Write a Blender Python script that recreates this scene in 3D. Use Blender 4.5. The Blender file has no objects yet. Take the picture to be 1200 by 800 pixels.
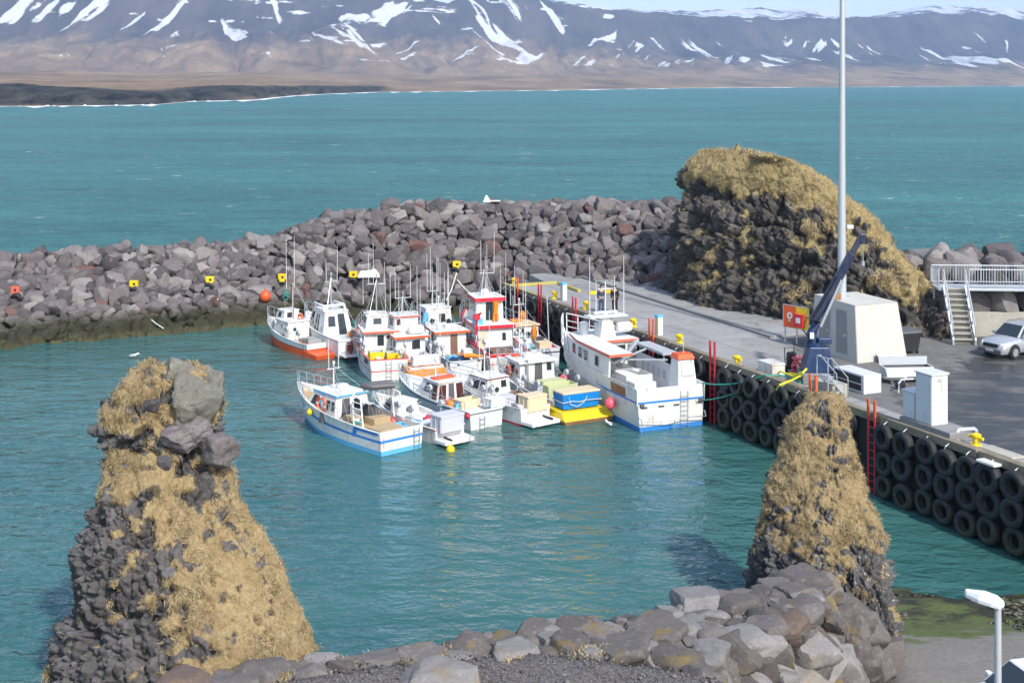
import bpy, bmesh, math, random
import numpy as np
from mathutils import Vector, Matrix
random.seed(7); rng = np.random.default_rng(11)
R = math.radians
scene = bpy.context.scene
COL = scene.collection
# ------------------------------------------------------------------ camera model
F, HOR, CAMZ = 1550.0, 95.0, 18.3
def at(px, py, z):
    k = (CAMZ - z) / (py - HOR)
    return Vector(((px - 600) * k, F * k, z))
def zat(py, D): return CAMZ - (py - HOR) * D / F
cam_d = bpy.data.cameras.new('camera'); cam = bpy.data.objects.new('camera', cam_d); COL.objects.link(cam)
cam.location = (0, 0, CAMZ); cam.rotation_euler = (R(90), 0, 0)
cam_d.sensor_width = 36; cam_d.lens = F / 1200 * 36; cam_d.shift_y = -(400 - HOR) / 1200
cam_d.clip_start = 0.5; cam_d.clip_end = 40000
scene.camera = cam
# ------------------------------------------------------------------ light
SUN = Vector((0.41, -0.73, 0.76)).normalized()
w = bpy.data.worlds.new('World'); scene.world = w; w.use_nodes = True
nt = w.node_tree; bg = nt.nodes['Background']
sk = nt.nodes.new('ShaderNodeTexSky'); sk.sky_type = 'NISHITA'; sk.sun_disc = False
sk.sun_elevation = math.asin(SUN.z); sk.sun_rotation = math.atan2(SUN.x, SUN.y)
sk.air_density = 1.0; sk.dust_density = 1.2; sk.ozone_density = 1.0
nt.links.new(sk.outputs[0], bg.inputs[0]); bg.inputs[1].default_value = 0.15
sd = bpy.data.lights.new('sun', 'SUN'); sd.energy = 3.25; sd.angle = R(2.0); sd.color = (1, 0.955, 0.88)
so = bpy.data.objects.new('sun', sd); COL.objects.link(so)
so.rotation_euler = (-SUN).to_track_quat('-Z', 'Y').to_euler(); so.location = (30, -30, 60)
vs = scene.view_settings; vs.view_transform = 'Standard'; vs.look = 'None'; vs.gamma = 1; vs.exposure = 0.68
vs.use_curve_mapping = False
scene.render.engine = 'CYCLES'
scene.cycles.max_bounces = 6; scene.cycles.volume_bounces = 1; scene.cycles.transparent_max_bounces = 8
# ------------------------------------------------------------------ numpy noise
def _h(ix, iy, iz, s):
    h = (ix.astype(np.int64) * 374761393 + iy.astype(np.int64) * 668265263 + iz.astype(np.int64) * 2147483647 + s * 974711) & 0xffffffff
    h = ((h ^ (h >> 13)) * 1274126177) & 0xffffffff
    h = ((h ^ (h >> 16)) * 2246822519) & 0xffffffff
    h = h ^ (h >> 15)
    return (h & 0xffffff) / float(0x1000000)
def vnoise(p, s=0):
    i = np.floor(p).astype(np.int64); f = p - i; f = f * f * (3 - 2 * f)
    r = 0
    for dx in (0, 1):
        for dy in (0, 1):
            for dz in (0, 1):
                wgt = (f[:, 0] if dx else 1 - f[:, 0]) * (f[:, 1] if dy else 1 - f[:, 1]) * (f[:, 2] if dz else 1 - f[:, 2])
                r = r + wgt * _h(i[:, 0] + dx, i[:, 1] + dy, i[:, 2] + dz, s)
    return r
def fbm(p, o=4, s=0, g=0.5):
    a, t, r = 1.0, 0.0, 0
    for k in range(o):
        r = r + a * vnoise(p * (2.03 ** k) + k * 17.3, s + k); t += a; a *= g
    return r / t
def worley(p, s=0):
    i = np.floor(p).astype(np.int64); n = len(p)
    f1 = np.full(n, 9.0); f2 = np.full(n, 9.0); rid = np.zeros(n); til = np.zeros(n)
    for dx in (-1, 0, 1):
        for dy in (-1, 0, 1):
            for dz in (-1, 0, 1):
                c = i + np.array([dx, dy, dz])
                q = np.stack([c[:, k] + _h(c[:, 0], c[:, 1], c[:, 2], s + 11 * (k + 1)) for k in range(3)], 1)
                d = np.sqrt(((q - p) ** 2).sum(1)); m = d < f1
                f2 = np.where(m, f1, np.minimum(f2, d)); rid = np.where(m, _h(c[:, 0], c[:, 1], c[:, 2], s + 77), rid); tl = sum((p[:, k] - q[:, k]) * (_h(c[:, 0], c[:, 1], c[:, 2], s + 131 + k) * 2 - 1) for k in range(3)); til = np.where(m, tl, til); f1 = np.where(m, d, f1)
    worley.tilt = til
    return f1, f2, rid
def sstep(a, b, x):
    t = np.clip((x - a) / (b - a), 0, 1); return t * t * (3 - 2 * t)
# ------------------------------------------------------------------ materials
class NT:
    def __init__(s, name):
        s.m = bpy.data.materials.new(name); s.m.use_nodes = True; s.t = s.m.node_tree
        s.b = s.t.nodes['Principled BSDF']; s.out = s.t.nodes['Material Output']
    def n(s, ty, **kw):
        x = s.t.nodes.new(ty)
        for k, v in kw.items():
            if k in ('_in',):
                for a, b in v.items(): s.set(x.inputs[a], b)
            else: setattr(x, k, v)
        return x
    def set(s, i, v):
        if isinstance(v, bpy.types.NodeSocket): s.t.links.new(v, i)
        elif isinstance(v, (tuple, list)) and len(v) == 3 and i.type == 'RGBA': i.default_value = (*v, 1)
        else: i.default_value = v
    def pos(s, scale=(1, 1, 1), rot=(0, 0, 0), obj=False):
        if obj: o = s.n('ShaderNodeTexCoord').outputs['Object']
        else: o = s.n('ShaderNodeNewGeometry').outputs['Position']
        mp = s.n('ShaderNodeMapping', _in={'Vector': o, 'Scale': scale, 'Rotation': rot}); return mp.outputs[0]
    def noise(s, vec, scale, detail=4, rough=0.55, dist=0):
        x = s.n('ShaderNodeTexNoise', _in={'Vector': vec, 'Scale': scale, 'Detail': detail, 'Roughness': rough, 'Distortion': dist}); return x.outputs[0]
    def voro(s, vec, scale, feature='F1', out='Distance'):
        x = s.n('ShaderNodeTexVoronoi', feature=feature, _in={'Vector': vec, 'Scale': scale}); return x.outputs[out]
    def ramp(s, fac, stops, interp='LINEAR'):
        r = s.n('ShaderNodeValToRGB'); s.set(r.inputs[0], fac); cr = r.color_ramp; cr.interpolation = interp
        while len(cr.elements) < len(stops): cr.elements.new(0.5)
        for e, (p, c) in zip(cr.elements, stops):
            e.position = p; e.color = (c, c, c, 1) if not isinstance(c, (tuple, list)) else (*c, 1)
        return r.outputs[0]
    def mix(s, fac, a, b, mode='MIX'):
        x = s.n('ShaderNodeMix', data_type='RGBA', blend_type=mode)
        s.set(x.inputs[0], fac); s.set(x.inputs[6], a); s.set(x.inputs[7], b); return x.outputs[2]
    def math(s, op, a, b=0.0, c=0.0):
        x = s.n('ShaderNodeMath', operation=op); s.set(x.inputs[0], a); s.set(x.inputs[1], b); s.set(x.inputs[2], c); return x.outputs[0]
    def sep(s, vec):
        return s.n('ShaderNodeSeparateXYZ', _in={0: vec}).outputs
    def mr(s, v, a, b, c=0.0, d=1.0):
        x = s.n('ShaderNodeMapRange', _in={0: v, 1: a, 2: b, 3: c, 4: d}); return x.outputs[0]
    def bump(s, h, strength=0.5, dist=0.1, normal=None):
        x = s.n('ShaderNodeBump', _in={'Strength': strength, 'Distance': dist, 'Height': h})
        if normal is not None: s.set(x.inputs['Normal'], normal)
        return x.outputs[0]
    def attr(s, name):
        return s.n('ShaderNodeAttribute', attribute_name=name).outputs['Fac']
    def fin(s, color=None, rough=None, normal=None, metal=None, spec=None):
        if color is not None: s.set(s.b.inputs['Base Color'], color)
        if rough is not None: s.set(s.b.inputs['Roughness'], rough)
        if normal is not None: s.set(s.b.inputs['Normal'], normal)
        if metal is not None: s.b.inputs['Metallic'].default_value = metal
        if spec is not None: s.b.inputs['Specular IOR Level'].default_value = spec
        return s.m
M = {}
def paint(name, c, rough=0.45, dirt=0.25, dcol=(0.32, 0.27, 0.2), metal=0.0, scale=1.3, rust=0.0):
    t = NT(name); v = t.pos(obj=True)
    n = t.noise(v, scale, 5, 0.65); n2 = t.noise(t.pos((1, 1, 0.25), obj=True), scale * 5, 3, 0.6)
    f = t.math('MULTIPLY', t.ramp(t.math('ADD', t.math('MULTIPLY', n, 0.6), t.math('MULTIPLY', n2, 0.4)), [(0.45, 0.0), (0.75, 1.0)]), dirt)
    col = t.mix(f, c, dcol)
    if rust: col = t.mix(t.math('MULTIPLY', t.ramp(t.math('ADD', t.math('MULTIPLY', t.noise(t.pos((1, 1, 0.12), obj=True), 4.5, 4, 0.6), .6), t.math('MULTIPLY', n, .4)), [(0.54, 0.0), (0.64, 1.0)]), rust), col, (0.30, 0.17, 0.08))
    M[name] = t.fin(col, t.mr(n, 0.3, 0.7, rough - 0.08, rough + 0.12), t.bump(n2, 0.08, 0.01), metal)
    return M[name]
paint('white_paint', (0.73, 0.73, 0.71), 0.4, 0.42, (0.48, 0.43, 0.36), rust=0.5)
paint('old_white_paint', (0.68, 0.67, 0.63), 0.5, 0.45, (0.42, 0.33, 0.22), rust=0.7)
paint('faded_yellow', (0.46, 0.40, 0.10), 0.7, 0.6, (0.30, 0.27, 0.18))
paint('grey_paint', (0.42, 0.45, 0.47), 0.5, 0.3)
paint('pale_grey_paint', (0.62, 0.63, 0.66), 0.45, 0.25)
paint('dark_grey_paint', (0.09, 0.09, 0.10), 0.5, 0.2)
paint('orange_red_paint', (0.72, 0.10, 0.02), 0.4, 0.12, (0.4, 0.2, 0.1))
paint('salmon_paint', (0.68, 0.13, 0.07), 0.45, 0.2, (0.6, 0.35, 0.25))
paint('red_paint', (0.55, 0.02, 0.04), 0.4, 0.12)
paint('orange_paint', (0.80, 0.23, 0.01), 0.45, 0.3, (0.35, 0.12, 0.03))
paint('maroon_paint', (0.20, 0.03, 0.025), 0.5, 0.3)
paint('blue_paint', (0.03, 0.22, 0.62), 0.4, 0.12)
paint('light_blue_paint', (0.12, 0.45, 0.75), 0.4, 0.2)
paint('navy_paint', (0.008, 0.018, 0.055), 0.35, 0.15)
paint('mid_blue_paint', (0.007, 0.032, 0.10), 0.35, 0.15)
paint('yellow_paint', (0.75, 0.55, 0.01), 0.45, 0.18, (0.3, 0.2, 0.05))
paint('tub_blue', (0.0, 0.20, 0.62), 0.45, 0.08)
paint('cream_plastic', (0.68, 0.55, 0.36), 0.55, 0.25)
paint('tan_deck', (0.46, 0.34, 0.19), 0.7, 0.5, (0.18, 0.13, 0.08))
paint('grey_deck', (0.33, 0.34, 0.33), 0.7, 0.4)
paint('wood_brown', (0.16, 0.08, 0.05), 0.6, 0.3)
paint('pink_plastic', (0.75, 0.10, 0.14), 0.4, 0.1)
paint('white_plastic', (0.68, 0.68, 0.67), 0.5, 0.4)
paint('lilac_plastic', (0.55, 0.54, 0.60), 0.5, 0.2)
paint('rust_plate', (0.30, 0.13, 0.05), 0.75, 0.6, (0.5, 0.36, 0.15))
paint('pale_green_plastic', (0.52, 0.55, 0.30), 0.55, 0.3)
paint('steel', (0.55, 0.57, 0.58), 0.35, 0.3, (0.3, 0.28, 0.25), 0.7)
paint('galvanised', (0.50, 0.53, 0.56), 0.45, 0.25, (0.36, 0.36, 0.36), 0.35)
paint('rubber', (0.018, 0.019, 0.021), 0.75, 0.5, (0.05, 0.052, 0.055))
paint('black_plastic', (0.022, 0.023, 0.026), 0.5, 0.25, (0.06, 0.06, 0.06))
paint('rope_white', (0.60, 0.58, 0.52), 0.9, 0.3)
paint('rope_green', (0.03, 0.26, 0.22), 0.9, 0.3)
paint('hose_yellow', (0.70, 0.65, 0.03), 0.6, 0.15)
paint('skin', (0.50, 0.30, 0.22), 0.6, 0.0)
paint('denim', (0.05, 0.08, 0.15), 0.85, 0.2, (0.03, 0.04, 0.06))
paint('jacket_dark', (0.02, 0.018, 0.022), 0.8, 0.2, (0.08, 0.02, 0.03))
paint('jacket_blue', (0.03, 0.05, 0.10), 0.8, 0.2)
paint('hair', (0.05, 0.035, 0.025), 0.8, 0.0)
paint('car_silver', (0.52, 0.54, 0.57), 0.28, 0.08, (0.4, 0.38, 0.34), 0.45)
paint('car_white', (0.78, 0.79, 0.80), 0.25, 0.05)
paint('lamp_white', (0.78, 0.79, 0.80), 0.4, 0.05)
paint('bird_white', (0.78, 0.78, 0.76), 0.8, 0.05)
paint('bird_grey', (0.35, 0.37, 0.40), 0.8, 0.05)
paint('plaster', (0.52, 0.505, 0.46), 0.8, 0.4, (0.36, 0.33, 0.26), 0.0, 0.5, rust=0.12)
paint('door_grey', (0.25, 0.25, 0.255), 0.5, 0.2)
t = NT('glass'); M['glass'] = t.fin((0.03, 0.04, 0.045), 0.08, spec=0.6)
t = NT('brown_glass'); M['brown_glass'] = t.fin((0.09, 0.022, 0.016), 0.25, spec=0.6)
t = NT('lens'); M['lens'] = t.fin((0.65, 0.67, 0.68), 0.15)

# ------------------------------------------------------------------ mesh builder
class MB:
    def __init__(s): s.v = []; s.f = []; s.mi = []
    def add(s, vs, fs, mi=0):
        o = len(s.v); s.v += [Vector(p) for p in vs]
        for f in fs: s.f.append([i + o for i in f]); s.mi.append(mi)
        return s
    def box(s, c, size, mat=None, mi=0, taper=1.0):
        hx, hy, hz = size[0] / 2, size[1] / 2, size[2] / 2; c = Vector(c)
        vs = []
        for z, k in ((-hz, 1.0), (hz, taper)):
            for x, y in ((-hx, -hy), (hx, -hy), (hx, hy), (-hx, hy)):
                p = Vector((x * k, y * k, z)); vs.append((mat @ p if mat else p) + c)
        return s.add(vs, [(3, 2, 1, 0), (4, 5, 6, 7), (0, 1, 5, 4), (1, 2, 6, 5), (2, 3, 7, 6), (3, 0, 4, 7)], mi)
    def hexa(s, p, mi=0):            # 4 bottom ccw, 4 top ccw
        return s.add(p, [(3, 2, 1, 0), (4, 5, 6, 7), (0, 1, 5, 4), (1, 2, 6, 5), (2, 3, 7, 6), (3, 0, 4, 7)], mi)
    def openbox(s, c, size, th=0.05, mi=0, mi_in=None, rz=0, taper=1.0):   # tub without a lid; taper < 1 narrows the bottom
        mi_in = mi if mi_in is None else mi_in
        hx, hy, h = size[0] / 2, size[1] / 2, size[2]; m = Matrix.Rotation(rz, 3, 'Z'); c = Vector(c)
        def ring(ax, ay, z): return [m @ Vector((x, y, z)) + c for x, y in ((-ax, -ay), (ax, -ay), (ax, ay), (-ax, ay))]
        vs = ring(hx * taper, hy * taper, 0) + ring(hx, hy, h) + ring(hx - th, hy - th, h) + ring(hx * taper - th, hy * taper - th, th)
        fs = [(3, 2, 1, 0)]; fi = [(12, 13, 14, 15)]
        for k in range(4):
            a, b = k, (k + 1) % 4
            fs += [(a, b, 4 + b, 4 + a), (4 + a, 4 + b, 8 + b, 8 + a)]; fi += [(8 + a, 8 + b, 12 + b, 12 + a)]
        s.add(vs, fs, mi); o = len(s.v) - 16
        for f in fi: s.f.append([i + o for i in f]); s.mi.append(mi_in)
        return s
    def tube(s, pts, r, n=7, mi=0, cap=True, r1=None):
        pts = [Vector(p) for p in pts]; N = len(pts); r1 = r if r1 is None else r1
        vs = []; up = Vector((0.13, 0.21, 1)).normalized()
        for i, p in enumerate(pts):
            d = (pts[min(i + 1, N - 1)] - pts[max(i - 1, 0)]).normalized()
            a = d.cross(up)
            if a.length < 1e-3: a = d.cross(Vector((1, 0, 0)))
            a.normalize(); b = d.cross(a); rr = r + (r1 - r) * i / max(N - 1, 1)
            for k in range(n):
                t = 2 * math.pi * k / n; vs.append(p + (a * math.cos(t) + b * math.sin(t)) * rr)
        fs = [(i * n + k, i * n + (k + 1) % n, (i + 1) * n + (k + 1) % n, (i + 1) * n + k) for i in range(N - 1) for k in range(n)]
        if cap: fs += [tuple(range(n))[::-1], tuple(range((N - 1) * n, N * n))]
        return s.add(vs, fs, mi)
    def lathe(s, prof, n=16, mat=None, mi=0, closed=False):   # prof: (r, h) about local z
        vs = []; P = len(prof)
        for k in range(n):
            t = 2 * math.pi * k / n
            for r, h in prof:
                p = Vector((r * math.cos(t), r * math.sin(t), h)); vs.append(mat @ p if mat else p)
        fs = []
        for k in range(n):
            k2 = (k + 1) % n
            for j in range(P if closed else P - 1):
                j2 = (j + 1) % P; fs.append((k * P + j, k2 * P + j, k2 * P + j2, k * P + j2))
        return s.add(vs, fs, mi)
    def prism(s, poly, z0, z1, mi=0, mi_side=None, mat=None):   # poly ccw xy
        n = len(poly); vs = [Vector((x, y, z0)) for x, y in poly] + [Vector((x, y, z1)) for x, y in poly]
        if mat: vs = [mat @ p for p in vs]
        s.add(vs, [tuple(range(n))[::-1], tuple(range(n, 2 * n))], mi); o = len(s.v) - 2 * n
        for k in range(n):
            s.f.append([o + k, o + (k + 1) % n, o + n + (k + 1) % n, o + n + k]); s.mi.append(mi if mi_side is None else mi_side)
        return s
    def sphere(s, c, r, n=12, m=8, sc=(1, 1, 1), mi=0):
        prof = [(math.sin(math.pi * j / m) * 1.0, -math.cos(math.pi * j / m)) for j in range(m + 1)]
        mt = Matrix.Translation(c) @ Matrix.Diagonal((r * sc[0], r * sc[1], r * sc[2], 1)); return s.lathe(prof, n, mt, mi)
    def panel(s, q, uv, off=0.012, mi=0, base=-0.01):   # slab on a quad face q = bl, br, tr, tl ; uv = u0,u1,v0,v1
        bl, br, tr, tl = [Vector(p) for p in q]; nrm = (br - bl).cross(tl - bl).normalized()
        def pt(u, v): return (bl * (1 - u) + br * u) * (1 - v) + (tl * (1 - u) + tr * u) * v
        u0, u1, v0, v1 = uv; c = [pt(u0, v0), pt(u1, v0), pt(u1, v1), pt(u0, v1)]
        return s.hexa([p + nrm * base for p in c] + [p + nrm * off for p in c], mi)
    def build(s, name, mats, parent=None, smooth=None, bevel=0, loc=None, rz=0):
        me = bpy.data.meshes.new(name); me.from_pydata([tuple(p) for p in s.v], [], s.f)
        if isinstance(mats, str): mats = [mats]
        for m in mats: me.materials.append(M[m])
        if len(mats) > 1: me.polygons.foreach_set('material_index', s.mi)
        bm = bmesh.new(); bm.from_mesh(me); bmesh.ops.recalc_face_normals(bm, faces=bm.faces); bm.to_mesh(me); bm.free()
        if smooth is not None:
            me.polygons.foreach_set('use_smooth', [True] * len(me.polygons)); me.set_sharp_from_angle(angle=R(smooth))
        o = bpy.data.objects.new(name, me); COL.objects.link(o)
        if parent: o.parent = parent
        if loc is not None: o.location = loc
        o.rotation_euler.z = rz
        if bevel:
            b = o.modifiers.new('bevel', 'BEVEL'); b.width = bevel; b.segments = 2; b.limit_method = 'ANGLE'; b.angle_limit = R(40)
        return o
def tag(o, label=None, cat=None, group=None, kind=None):
    if label: o['label'] = label
    if cat: o['category'] = cat
    if group: o['group'] = group
    if kind: o['kind'] = kind
    return o
def thing(name, label, cat, loc=(0, 0, 0), rz=0, group=None):
    o = bpy.data.objects.new(name, None); o.empty_display_size = 0.3; COL.objects.link(o)
    o.location = loc; o.rotation_euler.z = rz; return tag(o, label, cat, group)
def npmesh(name, v, f, mats, parent=None, attrs=None, smooth=True, kind=None):
    me = bpy.data.meshes.new(name); v = np.asarray(v, np.float32); f = np.asarray(f, np.int32)
    me.vertices.add(len(v)); me.vertices.foreach_set('co', v.ravel())
    k = f.shape[1]; me.loops.add(f.size); me.loops.foreach_set('vertex_index', f.ravel())
    me.polygons.add(len(f)); me.polygons.foreach_set('loop_start', np.arange(0, f.size, k, dtype=np.int32))
    if smooth: me.polygons.foreach_set('use_smooth', np.ones(len(f), bool))
    for a, d in (attrs or {}).items():
        at_ = me.attributes.new(a, 'FLOAT', 'POINT'); at_.data.foreach_set('value', np.asarray(d, np.float32))
    me.update(calc_edges=True); me.validate()
    for m in ([mats] if isinstance(mats, str) else mats): me.materials.append(M[m])
    o = bpy.data.objects.new(name, me); COL.objects.link(o)
    if parent: o.parent = parent
    if kind: o['kind'] = kind
    return o
def gridfaces(nu, nv, wrap=False):
    i, j = np.meshgrid(np.arange(nu if wrap else nu - 1), np.arange(nv - 1), indexing='ij'); i2 = (i + 1) % nu
    return np.stack([i * nv + j, i2 * nv + j, i2 * nv + j + 1, i * nv + j + 1], -1).reshape(-1, 4)
# ================================================================== SETTING
# ---- far land: one terrain sheet, polar around the viewpoint area so that it stays fine where it is near
t = NT('mountain')
v = t.pos(); z = t.sep(v)[2]
slopecol = t.noise(t.pos((1, 0.25, 1)), 0.006, 6, 0.6)
base = t.mix(t.mr(slopecol, 0.35, 0.65), (0.036, 0.032, 0.038), (0.100, 0.082, 0.080))
tan = t.mix(t.mr(t.noise(t.pos((1, .35, 1)), 0.006, 7, 0.7), .32, .68), (0.115, 0.076, 0.052), (0.36, 0.25, 0.15))
tanm = t.attr('tan')
nn = t.noise(t.pos((1, 0.22, 1), (0, 0, R(12))), 0.014, 7, 0.7)
tf = t.ramp(t.math('ADD', tanm, t.math('MULTIPLY', t.math('SUBTRACT', nn, 0.5), 1.1)), [(0.35, 0.0), (0.7, 1.0)])
col = t.mix(tf, base, tan)
lav = t.attr('lava'); col = t.mix(lav, col, t.mix(t.mr(t.noise(t.pos((1, .4, 2)), 0.06, 6, 0.7), .35, .65), (0.006, 0.006, 0.008), (0.075, 0.068, 0.055)))
sn = t.attr('snow'); sf = t.ramp(t.math('ADD', sn, t.math('MULTIPLY', t.math('SUBTRACT', t.noise(v, 0.03, 5, 0.65), 0.5), 0.6)), [(0.44, 0.0), (0.58, 0.9)])
col = t.mix(t.math('MULTIPLY', sf, .85), col, (0.78, 0.80, 0.83))
M['mountain'] = t.fin(col, 0.95, t.bump(t.noise(t.pos((1, 0.5, 1)), 0.03, 6, 0.7), 0.8, 12), spec=0.1)

def interp(px, tab):
    a = np.array(tab, float); return np.interp(px, a[:, 0], a[:, 1])
NU, NV = 1100, 470
px = np.linspace(-320, 1520, NU); tt = np.linspace(0, 1, NV)
Ds = interp(px, [(-320, 700), (0, 945), (180, 1010), (235, 1180), (300, 1270), (345, 1650), (450, 2180), (550, 2370), (650, 2600), (850, 3550), (1000, 4050), (1200, 4730), (1520, 5600)])
Ds = Ds * (1 + 0.05 * (fbm(np.stack([px * 0.03, px * 0, px * 0], 1), 4, 3) - 0.5))
Dr = interp(px, [(-320, 5600), (0, 5900), (400, 6300), (800, 6900), (1200, 7300), (1520, 7600)])
PX, T = np.meshgrid(px, tt, indexing='ij')
D0 = (Ds * 0.9)[:, None]; D1 = 11500.0
Fd = (Dr - 1900)[:, None]; Dg = np.where(T < .16, D0 + (Fd - D0) * (T / .16) ** 1.6, np.where(T < .86, Fd + (Dr[:, None] * 1.03 - Fd) * (T - .16) / .70, Dr[:, None] * 1.03 + (D1 - Dr[:, None] * 1.03) * np.clip((T - .86) / .14, 0, 1) ** 1.3))
X = (PX - 600) / F * Dg
P3 = np.stack([X.ravel(), Dg.ravel(), np.zeros(X.size)], 1)
shore = Dg - Ds[:, None]
cliffh = interp(px, [(-320, 16), (0, 13), (200, 8), (260, 11), (450, 7), (470, 2), (1520, 1.5)])[:, None]
foot = (Dr - 1900)[:, None]
ridge_px = interp(px, [(-320, 135), (0, 138), (120, 150), (200, 140), (300, 128), (400, 122), (470, 104), (525, 91), (570, 105), (640, 97), (700, 86), (760, 80), (850, 75), (950, 73), (1050, 76), (1120, 80), (1200, 74), (1520, 80)])
wob = fbm(np.stack([px * 0.035, px * 0 + 3, px * 0], 1), 5, 21) - 0.5
Hr = (CAMZ + (ridge_px + wob * 9) * Dr / F)[:, None]
plain = cliffh * (0.65 + 0.7 * fbm(P3 * 0.02, 4, 77).reshape(X.shape)) * sstep(0, 40, shore) + 34 * sstep(0, 1, (Dg - Ds[:, None]) / np.maximum(foot - Ds[:, None], 200))
s = np.clip((Dg - foot) / (Dr[:, None] - foot), 0, 1.6)
q = np.clip(s, 0, 1); prof = 0.30 * q ** 1.2 + 0.45 * q ** 2.2 + 0.25 * sstep(0.72, 0.98, q)
gl = fbm(np.stack([P3[:, 0] * 0.0034 + P3[:, 1] * 0.0006, P3[:, 1] * 0.0006, P3[:, 2]], 1), 5, 5).reshape(X.shape)
gully = np.abs(gl - 0.5) * 2
big = fbm(np.stack([P3[:, 0] * 0.0011, P3[:, 1] * 0.0007, P3[:, 2] + 4], 1), 3, 9).reshape(X.shape) - 0.5
fine = fbm(P3 * 0.012, 4, 31).reshape(X.shape) - 0.5
mid = q * (1 - q) * 4
z = plain + (Hr - 40) * prof + mid * (gully * 150 - 40 + big * 200) * np.minimum(1, Hr / 400) + fine * 26 * np.clip(s * 1.5, 0, 1)
back = np.clip((Dg - Dr[:, None]) / 2600, 0, 1.6)
plat = interp(px, [(-320, 40), (450, 10), (560, 10), (700, 55), (850, 75), (950, 80), (1000, 62), (1100, 88), (1200, 70), (1520, 80)])[:, None]
z = z + sstep(0, 1.2, back) * (plat * 2.4 + big * 90) + np.clip(back * 3, 0, 1) * fine * 18
z = np.where(shore < 0, -3.0, z)
z = np.where((shore >= 0) & (shore < 45), np.maximum(z, 0.6), z)
elev = np.clip((z - 40) / np.maximum(Hr - 40, 60), 0, 1.4)
tanv = 0.98 - 1.75 * elev + (gully - 0.3) * 0.25 - 0.20 * sstep(700, 1000, PX) + 0.18 * sstep(330, 480, PX) * (1 - sstep(600, 720, PX))
lava = sstep(0, 1, (1 - sstep(430, 475, PX)) * (1 - sstep(120, 420, shore - 0.25 * (P3[:, 0].reshape(X.shape) + 400))) * sstep(-5, 5, shore) * 1.15)
st = fbm(np.stack([P3[:, 0] * 0.013 + P3[:, 1] * 0.0065, P3[:, 1] * 0.0014, P3[:, 2] + 9], 1), 4, 51).reshape(X.shape)
st2 = fbm(np.stack([P3[:, 0] * 0.0030, P3[:, 1] * 0.0030, P3[:, 2] + 2], 1), 4, 71).reshape(X.shape)
wx, wy = P3[:, 0] + 260 * (big.ravel()), P3[:, 1]
dg = np.where(fbm(np.stack([wx * 0.0009, wy * 0.0004, wx * 0 + 6], 1), 2, 15) > 0.47, 0.55, -0.45)
sa = fbm(np.stack([wx * 0.024 + dg * wy * 0.020, wy * 0.0034, wx * 0 + 1], 1), 3, 53).reshape(X.shape)
pa = fbm(np.stack([wx * 0.0042, wy * 0.0030, wx * 0 + 2], 1), 3, 71).reshape(X.shape)
hb = fbm(np.stack([wx * 0.0085, z.ravel() * 0.034 + wy * 0.001, wx * 0 + 5], 1), 4, 81).reshape(X.shape)
streak = 0.50 + 4.2 * (sa - 0.682) + 1.3 * (pa - 0.52)
band = 0.50 + 3.0 * (hb - 0.715) + 0.9 * (pa - 0.5) + 0.45 * (sstep(0.45, 1.0, elev) - 0.5)
snow = np.maximum(streak + 0.10 * sstep(0.1, 0.5, elev) - 0.05, band)
snow = snow - 0.10 * sstep(640, 800, PX) * (1 - sstep(0.93, 1.02, s))
top = sstep(0.99, 1.15, s); snow = snow * (1 - top) + top * (0.66 + 0.9 * (pa - 0.5) + 0.9 * (hb - 0.5))
snow = np.where(elev < 0.12, 0, snow) - 0.6 * sstep(0.80, 0.88, q) * (1 - sstep(0.97, 1.02, s)) * sstep(640, 780, PX)
npmesh('mountains', np.stack([X, Dg, z], -1).reshape(-1, 3), gridfaces(NU, NV), 'mountain', attrs={'tan': tanv.ravel(), 'lava': lava.ravel(), 'snow': snow.ravel()}, kind='structure')
# ---- surf along the far shore
t = NT('surf'); M['surf'] = t.fin((0.80, 0.82, 0.82), 0.9)
sv, sfc = [], []
ph = fbm(np.stack([px * 0.08, px * 0, px * 0 + 8], 1), 3, 91); ph2 = fbm(np.stack([px * 0.25, px * 0, px * 0 + 3], 1), 3, 92)
for i in range(NU):
    wd = max(0.0, (ph[i] - 0.44)) * Ds[i] * 0.16 * (0.5 + ph2[i]); d0 = Ds[i] * 0.993; h = 0.15 + max(0, ph2[i] - 0.6) * 5 * (px[i] < 330)
    for d, zz in ((d0 - wd - 1, 0.03), (d0 - wd * 0.4, h), (Ds[i] * 1.002, 0.05)): sv.append(((px[i] - 600) / F * d, d, zz))
npmesh('surf', sv, gridfaces(NU, 3), 'surf', kind='structure')
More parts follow.
